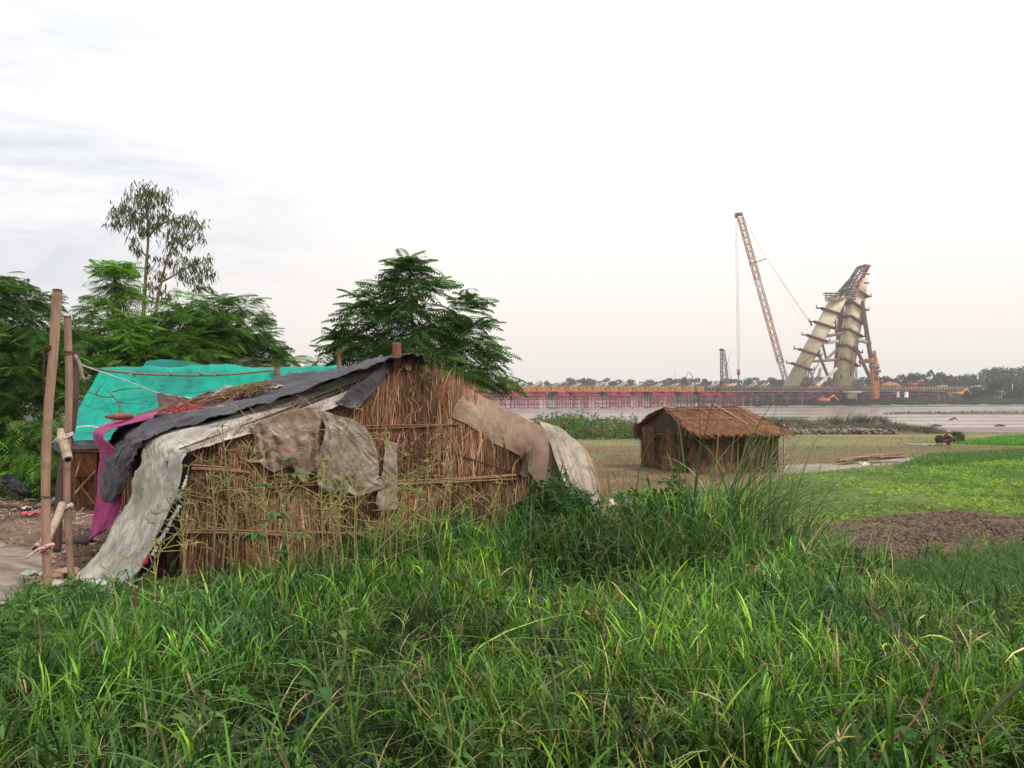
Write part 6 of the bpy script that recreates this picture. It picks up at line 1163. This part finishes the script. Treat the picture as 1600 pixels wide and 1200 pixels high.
def culm_field(n, y0, y1, power, hs=1., leaves=6, xr=(-.92, .95)):
    Y = y0+(y1-y0)*rng.random(n)**power; X = rng.uniform(xr[0], xr[1], n)*(Y+1.2); k = grass_ok(X, Y) & (Y < 12.4)
    a1 = fbm_arr(X, Y, 1.3, 51.); a2 = fbm_arr(X, Y, .6, 91.); k &= (a1 > rng.uniform(-.55, .08, n)) & (a2 > rng.uniform(-.45, .06, n)); X, Y, a1, a2 = X[k], Y[k], a1[k], a2[k]; n = len(X)
    H = Hmap(X, Y)*rng.uniform(.65, 1.3, n)*hs*(1+.4*a1); Z = np.interp(Y, PD, PZ); laz = fbm_arr(X, Y, .8, 17.)*5+rng.normal(0, .9, n); ln = np.abs(rng.normal(.12, .22, n))
    typ = fbm_arr(X, Y, .7, 131.)+rng.normal(0, .18, n) > 0; pal = np.array([[.100, .245, .018], [.062, .150, .018], [.185, .31, .026], [.045, .110, .026], [.30, .24, .10]])
    w = np.where(typ[:, None], [[.14, .36, .10, .36, .04]], [[.36, .26, .20, .09, .09]]); cu = w.cumsum(1); ci = (rng.random((n, 1)) > cu).sum(1).clip(0, 4); col = pal[ci]*rng.lognormal(0, .32, (n, 1))*(1+1.0*a2[:, None])*(1+np.array([[.5, .2, 0]])*fbm_arr(X, Y, .28, 311.)[:, None]); wd = np.where(typ, 1.35, .85)
    out_ = []
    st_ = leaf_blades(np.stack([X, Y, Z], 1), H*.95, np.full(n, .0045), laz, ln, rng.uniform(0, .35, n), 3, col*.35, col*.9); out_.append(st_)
    for q in range(leaves):
        f = rng.uniform(.05, 1., n); B_ = np.stack([X+np.cos(laz)*np.sin(ln)*H*f*.8, Y+np.sin(laz)*np.sin(ln)*H*f*.8, Z+H*f*np.cos(ln)*.92], 1)
        az = laz+rng.uniform(0, 6.283, n); L_ = rng.uniform(.10, .30, n)*(1.15-.35*f)*np.where(typ, 1.15, .95)*(.7+.6*H/.5*.5); lum = (.55+.6*f)[:, None]*rng.lognormal(0, .22, (n, 1)); lum = lum.clip(.3, 2)  # leaves darken down the culm, painting the shade deep in the grass
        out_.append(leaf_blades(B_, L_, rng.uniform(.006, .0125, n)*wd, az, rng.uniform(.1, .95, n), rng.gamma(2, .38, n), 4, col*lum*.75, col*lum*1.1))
    V = []; Fq = []; C = []; m_ = 0
    for a, b_, c_ in out_: V.append(a); Fq.append(b_+m_); C.append(c_); m_ += len(a)
    return np.vstack(V), np.vstack(Fq), np.vstack(C)
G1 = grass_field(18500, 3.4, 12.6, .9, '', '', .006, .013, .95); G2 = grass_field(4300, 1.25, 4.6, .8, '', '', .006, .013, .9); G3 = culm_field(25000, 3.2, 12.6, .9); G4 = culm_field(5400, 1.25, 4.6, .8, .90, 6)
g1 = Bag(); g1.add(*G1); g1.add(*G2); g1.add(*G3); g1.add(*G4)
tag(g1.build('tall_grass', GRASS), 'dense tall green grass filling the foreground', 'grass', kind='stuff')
# dry straw lying through the grass
n = 5500; Y = 1.6+9.*rng.random(n); X = rng.uniform(-.85, .88, n)*(Y+1); fb = np.array([fbm((a, c_, 0), .6, 2, 71.) for a, c_ in zip(X, Y)]); k = grass_ok(X, Y) & (fb > rng.uniform(-.3, .5, n)-.25*(X > .8)); X, Y = X[k], Y[k]; n = len(X)
Z = np.interp(Y, PD, PZ)+Hmap(X, Y)*rng.uniform(.1, .75, n)
V, Fq, C = blades(np.stack([X, Y, Z], 1), rng.uniform(.10, .28, n), rng.uniform(.003, .009, n), rng.uniform(0, 6.28, n), rng.uniform(.5, 1.9, n), 4, vary((.26, .20, .09), n), vary((.42, .32, .16), n))
tag(np_mesh('dry_grass', V, Fq, STRAW, C), 'dry straw coloured stems lying among the green grass', 'grass', kind='stuff')
# small broad leaves low in the grass
n = 5200; Y = 1.5+8.5*rng.random(n); X = rng.uniform(-.72, .72, n)*(Y+1); k = grass_ok(X, Y); X, Y = X[k], Y[k]; n = len(X); Z = np.interp(Y, PD, PZ)+Hmap(X, Y)*rng.uniform(.1, .8, n)
V, Fq, C = inst(LV, LF, np.stack([X, Y, Z], 1), rng.uniform(0, 6, n), rng.normal(0, .5, n), rng.normal(0, .5, n), rng.uniform(.025, .06, n), vary((.06, .14, .025), n, .4))
tag(np_mesh('creeping_weeds', V, Fq, LEAF, C), 'small leaved creeping weeds among the grass', 'weeds', kind='stuff')
# leafy creepers heaped at the right end of the big hut
def creeper_mound(cx, cy, rx, ry, hh, n, c, label):
    th = rng.uniform(0, 6.283, n); rr = rng.random(n)**.5; X = cx+np.cos(th)*rr*rx; Y = cy+np.sin(th)*rr*ry; top = hh*np.sqrt(np.clip(1-rr**2, .02, 1))*(1+.5*fbm_arr(X, Y, 2.2, 401.)); Z = np.interp(Y, PD, PZ)+top*rng.uniform(.25, 1.08, n)
    V, Fq, C = inst(LV, LF, np.stack([X, Y, Z], 1), rng.uniform(0, 6, n), rng.normal(0, .6, n), rng.normal(0, .6, n), rng.uniform(.035, .095, n), vary(c, n, .45))
    tag(np_mesh('creepers', V, Fq, LEAF, C), label, 'creeper', kind='stuff')
creeper_mound(.55, 10.1, .75, .5, .95, 2600, (.045, .12, .022), 'dark leafy creepers heaped against the right end of the large hut')
creeper_mound(1.9, 10.2, .9, .6, .85, 2600, (.05, .13, .025), 'dark leafy creepers heaped around the low rail')
creeper_mound(-.6, 9.2, .7, .35, .6, 1200, (.06, .15, .028), 'leafy creepers at the foot of the right half of the gable')
# leafy low growth at the far left corner of the grass
n = 2600; Y = 4.4+3.0*rng.random(n); X = -2.6-2.2*rng.random(n); k = grass_ok(X, Y); X, Y = X[k], Y[k]; n = len(X); Z = np.interp(Y, PD, PZ)+.30*rng.uniform(.3, 1.1, n)
V, Fq, C = inst(FV2, FF2, np.stack([X, Y, Z], 1), rng.uniform(0, 6, n), rng.normal(-.1, .4, n), rng.normal(0, .4, n), rng.uniform(.07, .16, n), vary((.085, .17, .03), n, .3))
tag(np_mesh('ferny_weeds', V, Fq, LEAF, C), 'ferny light green weeds at the lower left beside the path', 'weeds', kind='stuff')
pos = scatter_poly(POLY['short'], 1500); n = len(pos); V, Fq, C = blades(pos, rng.uniform(.06, .24, n), np.full(n, .007), rng.uniform(0, 6.28, n), rng.uniform(.2, 1, n), 3, vary((.055, .12, .02), n), vary((.11, .22, .035), n))
tag(np_mesh('soft_grass', V, Fq, GRASS, C), 'short soft bright grass beside the dug plot at right', 'grass', kind='stuff')
# tall reed grass clumps
def clump(px, d, n, h, spread, lean, c, label, wd=(.010, .02), jit=.16, group='tall reed grass clumps'):
    x = (px-800)/F*d; zb = gnear(d); B_ = np.stack([x+rng.normal(0, jit, n), d+rng.normal(0, jit, n), np.full(n, zb)], 1)
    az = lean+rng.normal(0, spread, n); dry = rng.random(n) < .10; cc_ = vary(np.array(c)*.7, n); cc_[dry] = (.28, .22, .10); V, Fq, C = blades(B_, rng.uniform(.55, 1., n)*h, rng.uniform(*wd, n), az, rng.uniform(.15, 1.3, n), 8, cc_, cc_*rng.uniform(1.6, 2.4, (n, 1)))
    tag(np_mesh('reed_grass', V, Fq, GRASS, C), label, 'reed grass', group)
clump(1150, 9.7, 110, 2.7, .8, -.1, (.12, .20, .06), 'biggest tall grass clump before the field hut, arching to the right', jit=.26, wd=(.014, .026))
clump(1200, 9.8, 90, 2.4, .6, -.15, (.13, .22, .06), 'arching grass clump right of the biggest one', jit=.26, wd=(.013, .024))
clump(1105, 9.4, 80, 1.45, 1.6, 0, (.10, .18, .045), 'upright grass clump left of the biggest one', jit=.25)
clump(1010, 9.6, 110, 1.05, 1.8, 0, (.07, .14, .035), 'dark short grass clump next to the pale canvas end', jit=.3)
clump(1265, 9.3, 150, 1.15, 1.5, -.1, (.11, .20, .04), 'bushy grass clump at the right end of the tall grass', jit=.3)
clump(1180, 8.8, 170, 1.0, 2, 0, (.10, .19, .04), 'low grey green grass clump in front of the biggest one', jit=.35)
clump(1060, 8.9, 150, .95, 2, 0, (.09, .18, .04), 'low grass clump in front of the low reddish rail', jit=.35)
clump(930, 9.6, 230, 1.05, 2, 0, (.08, .16, .035), 'low grass clump at the foot of the tan sheet', jit=.3)
clump(862, 9.6, 240, 1.15, 2, 0, (.08, .16, .035), 'low grass clump before the right corner of the reed gable', jit=.3)
clump(1300, 8.6, 110, .85, 2, 0, (.12, .22, .04), 'loose grass clump before the left corner of the dug plot', jit=.35)
clump(600, 8.2, 90, .8, 2, 0, (.10, .18, .04), 'grass clump before the middle of the reed gable', jit=.35)
clump(470, 7.6, 90, .75, 2, 0, (.10, .18, .04), 'grass clump before the left half of the reed gable', jit=.35)
clump(720, 8.7, 90, .8, 2, 0, (.10, .18, .04), 'grass clump before the right half of the reed gable', jit=.35)
def cane(pts, d, w0, c, label, name='grass_shoot', r=None):
    P_ = curve([P(a, b_, d) for a, b_ in pts], 24); b = Bag(); b.tube(P_, list(np.linspace(w0, w0*.15, 24)), c, 5); tag(b.build(name, GRASS), label, 'grass')
cane([(1082, 850), (1086, 760), (1094, 690), (1090, 620), (1078, 582), (1068, 598)], 9.4, .011, (.09, .14, .05), 'tall grass blade with its tip bent over to the left')
cane([(1060, 850), (1062, 760), (1058, 660), (1054, 578)], 9.4, .009, (.08, .13, .05), 'straight slender grass blade standing left of the bent one')
cane([(1078, 840), (1090, 740), (1108, 650), (1130, 590), (1143, 547)], 9.0, .008, (.05, .08, .03), 'tallest dark grass blade, crossing the bridge towards the crane')
cane([(1082, 830), (1068, 720), (1060, 660), (1050, 620), (1040, 608)], 9.3, .009, (.22, .24, .14), 'pale grass blade crossing the gable of the field hut')
cane([(1130, 850), (1140, 740), (1150, 660), (1160, 632)], 9.3, .008, (.24, .27, .15), 'pale upright grass blade before the middle of the field hut')
cane([(1130, 860), (1170, 700), (1200, 640), (1230, 610)], 9.3, .010, (.08, .14, .05), 'green grass blade reaching up right over the field hut roof')
cane([(985, 850), (998, 740), (1015, 690), (1035, 678), (1060, 700)], 9.2, .008, (.10, .13, .05), 'arched grass blade left of the field hut')
cane([(975, 870), (972, 800), (975, 740), (985, 705)], 8.8, .006, (.08, .14, .05), 'thin grass stem left of the arched blade')
cane([(1600, 1062), (1570, 1090), (1535, 1125), (1508, 1165), (1500, 1215)], 2.6, .010, (.09, .12, .05), 'thick green grass stem leaning in from the right edge')
cane([(1497, 930), (1508, 890), (1520, 855)], 6.0, .006, (.03, .045, .02), 'short dark upright stem at right before the dug plot')
cane([(565, 885), (630, 820), (680, 775), (706, 755)], 7.9, .014, (.30, .28, .13), 'pale yellow stalk leaning right in front of the reed gable', 'dead_weed')
cane([(600, 875), (690, 835), (780, 795), (855, 765)], 8.2, .007, (.36, .26, .2), 'long thin dry twig slanting up right before the gable', 'dead_weed')
cane([(628, 1062), (650, 1095), (690, 1140), (735, 1190)], 3.3, .007, (.30, .27, .10), 'yellowish dry stalk slanting down in the lower middle', 'dead_weed')
cane([(1258, 1050), (1257, 1020), (1261, 998)], 4.6, .006, (.55, .45, .28), 'short pale broken stalk in the grass at lower right', 'dead_weed')
# weeds with radiating seed spikes
def weed(px, py, d, h, seed, c, label, nb=6):
    r_ = random.Random(seed); base = P(px, py, d); root = empty('seeding_weed', base, label, 'weed', 'thin seeding weeds' if label.startswith('thin') else 'seeding weeds before the reed gable'); b = Bag(); u = Bag()
    top = base+Vector((r_.uniform(-.12, .12), r_.uniform(-.1, .1), h)); st_ = curve([base, base.lerp(top, .5)+Vector((r_.uniform(-.05, .05), 0, 0)), top], 14); b.tube(st_, list(np.linspace(.009, .004, 14)), c, 6)
    tips = [top]
    for k in range(nb):
        s_ = st_[r_.randint(5, 12)]; a = r_.uniform(0, 6.28); l = r_.uniform(.15, .42); t_ = s_+Vector((math.cos(a)*l, math.sin(a)*l*.5, r_.uniform(-.02, .3))); b.tube(curve([s_, s_.lerp(t_, .5)+Vector((0, 0, r_.uniform(-.02, .06))), t_], 8), list(np.linspace(.005, .0028, 8)), c, 5); tips.append(t_)
    for t_ in tips:
        u = Bag()
        for k in range(r_.randint(5, 8)):
            a = r_.uniform(0, 6.28); e_ = r_.uniform(-.3, .8); l = r_.uniform(.05, .12); v = Vector((math.cos(a)*math.cos(e_), math.sin(a)*math.cos(e_), math.sin(e_)))*l; u.tube([t_, t_+v*.5+Vector((0, 0, .006)), t_+v], [.0028, .0035, .0015], np.array(c)*r_.uniform(.8, 1.3), 4, cap=False)
        u.build('seed_head', STRAW, root)
    b.build('stem', STRAW, root)
YG = (.27, .25, .09)
where = ['before the left tie bar', 'left of the brown plastic sheet', 'under the brown plastic sheet', 'before the greyish plastic sheet', 'right of the greyish plastic sheet', 'below the ridge log', 'at the middle of the gable', 'before the dark left corner of the gable', 'low before the left half of the gable', 'before the plastic strip', 'right of the plastic strip', 'at the right half of the gable', 'lowest, near the white cloth foot']
for i, (px, py, d, h) in enumerate(((362, 905, 7.6, 1.45), (330, 900, 7.9, 1.0), (425, 900, 7.8, 1.2), (520, 890, 8.0, 1.45), (590, 880, 8.3, 1.35), (655, 870, 8.6, 1.45), (560, 900, 7.8, 1.1), (285, 920, 7.6, .8), (450, 930, 7.0, .9), (612, 900, 8.1, .9), (690, 870, 8.6, 1.0), (760, 880, 8.6, .7), (240, 1000, 6.3, .75))):
    weed(px, py, d, h, 100+i, np.array(YG)*random.uniform(.75, 1.15), 'yellow green seeding weed '+where[i], 9)
for i in range(16):
    px, d = 300+26*i+random.uniform(-10, 10), random.uniform(7.6, 8.6); weed(px, HY-(gnear(d)+.1)/d*F, d, random.uniform(.7, 1.35), 300+i, np.array(YG)*random.uniform(.7, 1.1), 'thin yellow green seeding weed among those before the reed gable', 6)
# broad leaved plants
def broad_plant(px, py, d, h, nl, l, c, label, lobes=3):
    base = P(px, py, d); root = empty('broad_leaved_weed', base, label, 'weed', 'small broad leaved weeds' if label.startswith('small broad') else None); b = Bag(); b.tube(curve([base, base+Vector((.03, 0, h*.5)), base+Vector((0, 0, h))], 8), list(np.linspace(.010, .005, 8)), (.14, .16, .05), 6); b.build('stem', STRAW, root)
    for k in range(nl):
        lf = Bag(); z = h*(.35+.65*k/max(nl-1, 1)); a = k*2.4+random.uniform(-.4, .4); p0 = base+Vector((0, 0, z)); pt = p0+Vector((math.cos(a), math.sin(a), .4))*l*.5; lf.tube([p0, pt], .0035, (.12, .16, .04), 4, cap=False)
        for q in range(lobes): big_leaf(lf, pt, a+(q-(lobes-1)/2)*.75, l*(1-.2*abs(q-(lobes-1)/2)), c)
        lf.build('leaf', LEAF, root)
broad_plant(440, 905, 7.2, 1.02, 7, .20, (.10, .22, .04), 'broad lobed bright green plant before the left half of the reed gable')
broad_plant(408, 900, 7.0, .45, 4, .20, (.07, .16, .035), 'darker broad leaved plant low at the left of the gable')
broad_plant(880, 890, 9.2, .55, 9, .15, (.04, .10, .022), 'dark leafy plant under the tan sheet', 1)
for px, d, hh, lb_ in ((790, 9.3, .5, 'dark leafy plant before the right part of the gable'), (835, 9.6, .62, 'dark leafy plant hiding the lower right corner of the gable'), (905, 9.5, .6, 'dark leafy plant at the foot of the pale pleated canvas'), (960, 9.6, .62, 'dark leafy plant just under the pale rag bundles'), (1085, 9.2, .6, 'dark leafy plant at the right end of the low rail')):
    broad_plant(px, HY-gnear(d)/d*F, d, hh, 16, .13, (.045, .115, .025), lb_, 1)
broad_plant(1045, 880, 8.8, .60, 8, .19, (.045, .13, .025), 'dark green broad leaved plant right of the pale canvas', 1)
broad_plant(1000, 880, 9.0, .50, 8, .14, (.03, .08, .02), 'small dark leafy plant beside the pale canvas end', 1)
broad_plant(505, 1130, 3.6, .24, 5, .14, (.06, .14, .03), 'low heart leaved plant in the lower left grass', 1)
broad_plant(530, 1060, 4.0, .30, 4, .11, (.12, .20, .04), 'yellow green heart leaved plant above the low one', 1)
broad_plant(50, 1010, 5.6, .28, 7, .10, (.15, .26, .04), 'light yellow green leafy sprig at the left by the path', 1)
broad_plant(655, 600, 9.9, .14, 6, .14, (.08, .16, .04), 'green leaves caught at the ridge right of the log', 1)
rr_ = random.Random(5)
for i in range(26):
    px, d = rr_.uniform(60, 1560), rr_.uniform(2.8, 7.5); zz = gnear(d)+.15; py = HY-zz/d*F
    broad_plant(px, py, d, rr_.uniform(.15, .4), rr_.randint(5, 8), rr_.uniform(.05, .10), (.07*rr_.uniform(.8, 1.5), .17, .03), 'small broad leaved weed standing in the foreground grass', 1)
    bpy.context.scene.collection.objects  # noqa
# stalks, twigs
def stalk(pts, d, r0, r1, c, label, name='dead_weed', thorns=0, side=None):
    P_ = curve([P(a, b_, d if np.isscalar(d) else lr(d[0], d[1], i/(len(pts)-1))) for i, (a, b_) in enumerate(pts)], 30); b = Bag(); b.tube(P_, [lr(r0, r1, i/29)*(1+.25*(i % 4 == 0)) for i in range(30)], c, 6)
    for k in range(thorns): q = P_[random.randint(1, 28)]; b.tube([q, q+Vector((random.uniform(-1, 1), random.uniform(-.3, .3), random.uniform(-.6, 1)))*.02], [.0022, .0008], c, 4, cap=False)
    for s_ in (side or []): b.tube(curve([P(a, b_, d if np.isscalar(d) else d[0]) for a, b_ in s_], 12), list(np.linspace(r0*.6, r1*.6, 12)), c, 5)
    tag(b.build(name, STRAW), label, 'twig')
stalk([(213, 1115), (206, 1060), (209, 990), (215, 925), (240, 880), (250, 850)], 5.6, .011, .004, (.16, .06, .055), 'thickest reddish upright stem at lower left before the white cloth', side=[[(208, 1020), (232, 985), (248, 940), (258, 890)], [(209, 1000), (190, 960), (180, 930)]])
stalk([(145, 1090), (142, 1040), (138, 1005), (160, 1002), (185, 988)], 5.4, .008, .003, (.20, .10, .07), 'short reddish stem left of the thickest one')
stalk([(248, 1130), (246, 1100), (232, 1070), (212, 1020), (190, 980), (182, 930), (175, 895)], 5.2, .006, .003, (.34, .27, .12), 'pale bent stem crossing the reddish ones')
stalk([(1316, 930), (1365, 955), (1420, 1020), (1450, 1080), (1500, 1150), (1530, 1215)], (5.0, 3.2), .003, .0055, (.15, .07, .06), 'long thorny reddish twig slanting across the lower right', 'thorny_twig', 40)
stalk([(1345, 880), (1340, 910), (1370, 950), (1410, 985), (1455, 1045)], (5.4, 4.2), .002, .004, (.14, .07, .06), 'upper thin thorny twig joining the long one', 'thorny_twig', 20, [[(1365, 950), (1420, 955), (1490, 972)]])
stalk([(1345, 1215), (1370, 1175), (1420, 1130), (1445, 1090), (1465, 1030)], (3.0, 3.6), .0055, .003, (.17, .06, .06), 'thorny reddish twig rising from the bottom edge to the right', 'thorny_twig', 36)
stalk([(1368, 1180), (1330, 1140), (1295, 1095), (1285, 1060), (1284, 1025)], (3.1, 3.9), .003, .002, (.08, .05, .045), 'thin dark twig curving up to the left at lower right', 'thorny_twig', 10)
stalk([(1510, 1150), (1500, 1080), (1496, 1010), (1493, 950)], 4.4, .004, .002, (.15, .10, .07), 'thin upright brown twig at the right', 'thorny_twig', 12)
stalk([(600, 905), (640, 890), (690, 893), (770, 925)], 6.2, .003, .002, (.16, .09, .08), 'thin purplish twig arching over the grass in the middle', 'thin_twig')
# rail and rags behind the tall grass
b = Bag(); b.tube([P(968, 808, 10.2), P(1040, 807, 10.2), P(1115, 805, 10.2)], .02, (.30, .14, .10), 7); b.tube([P(975, 812, 10.2), P(975, 850, 10.2)], .02, (.1, .06, .05), 7); b.tube([P(1100, 806, 10.2), P(1100, 850, 10.2)], .02, (.1, .06, .05), 7); tag(b.build('low_rail', BAMBOO), 'low reddish rail standing in the grass right of the pale canvas', 'rail')
for i, (px, py, s, lb_) in enumerate(((958, 792, .055, 'left pale rag bundle on the grass right of the canvas'), (983, 790, .05, 'right pale rag bundle on the grass right of the canvas'), (1005, 792, .03, 'tiny white rag at the end of the pale bundles'))):
    q = P(px, py, 10.6); g_ = [[q+Vector((a*s*1.3, c_*s, s*(1-a*a)*(1-c_*c_)*1.5)) for a in (-1, -.4, .4, 1)] for c_ in (-1, 0, 1)]; tag(sheet('rag_bundle', g_, cloth('pale_rag', (.58, .50, .42)), 26, 20, .05, 9, seed=30.+i), lb_, 'rag')
    b = Bag()
# ================================================================== HAZE
hz_c = Vector((150, 520, 45)); 
b = Bag(); b.box((100, 1480, 46), (4400, 3100, 116), (1, 1, 1))
m = bpy.data.materials.new('haze'); m.use_nodes = True; Nn = m.node_tree.nodes
for q in list(Nn):
    if q.type != 'OUTPUT_MATERIAL': Nn.remove(q)
pv = Nn.new('ShaderNodeVolumePrincipled'); pv.inputs['Color'].default_value = (.90, .92, .97, 1); pv.inputs['Density'].default_value = .00022
m.node_tree.links.new(pv.outputs[0], [q for q in Nn if q.type == 'OUTPUT_MATERIAL'][0].inputs['Volume'])
tag(b.build('haze', m), 'thin bluish haze over the river', 'haze', kind='stuff')
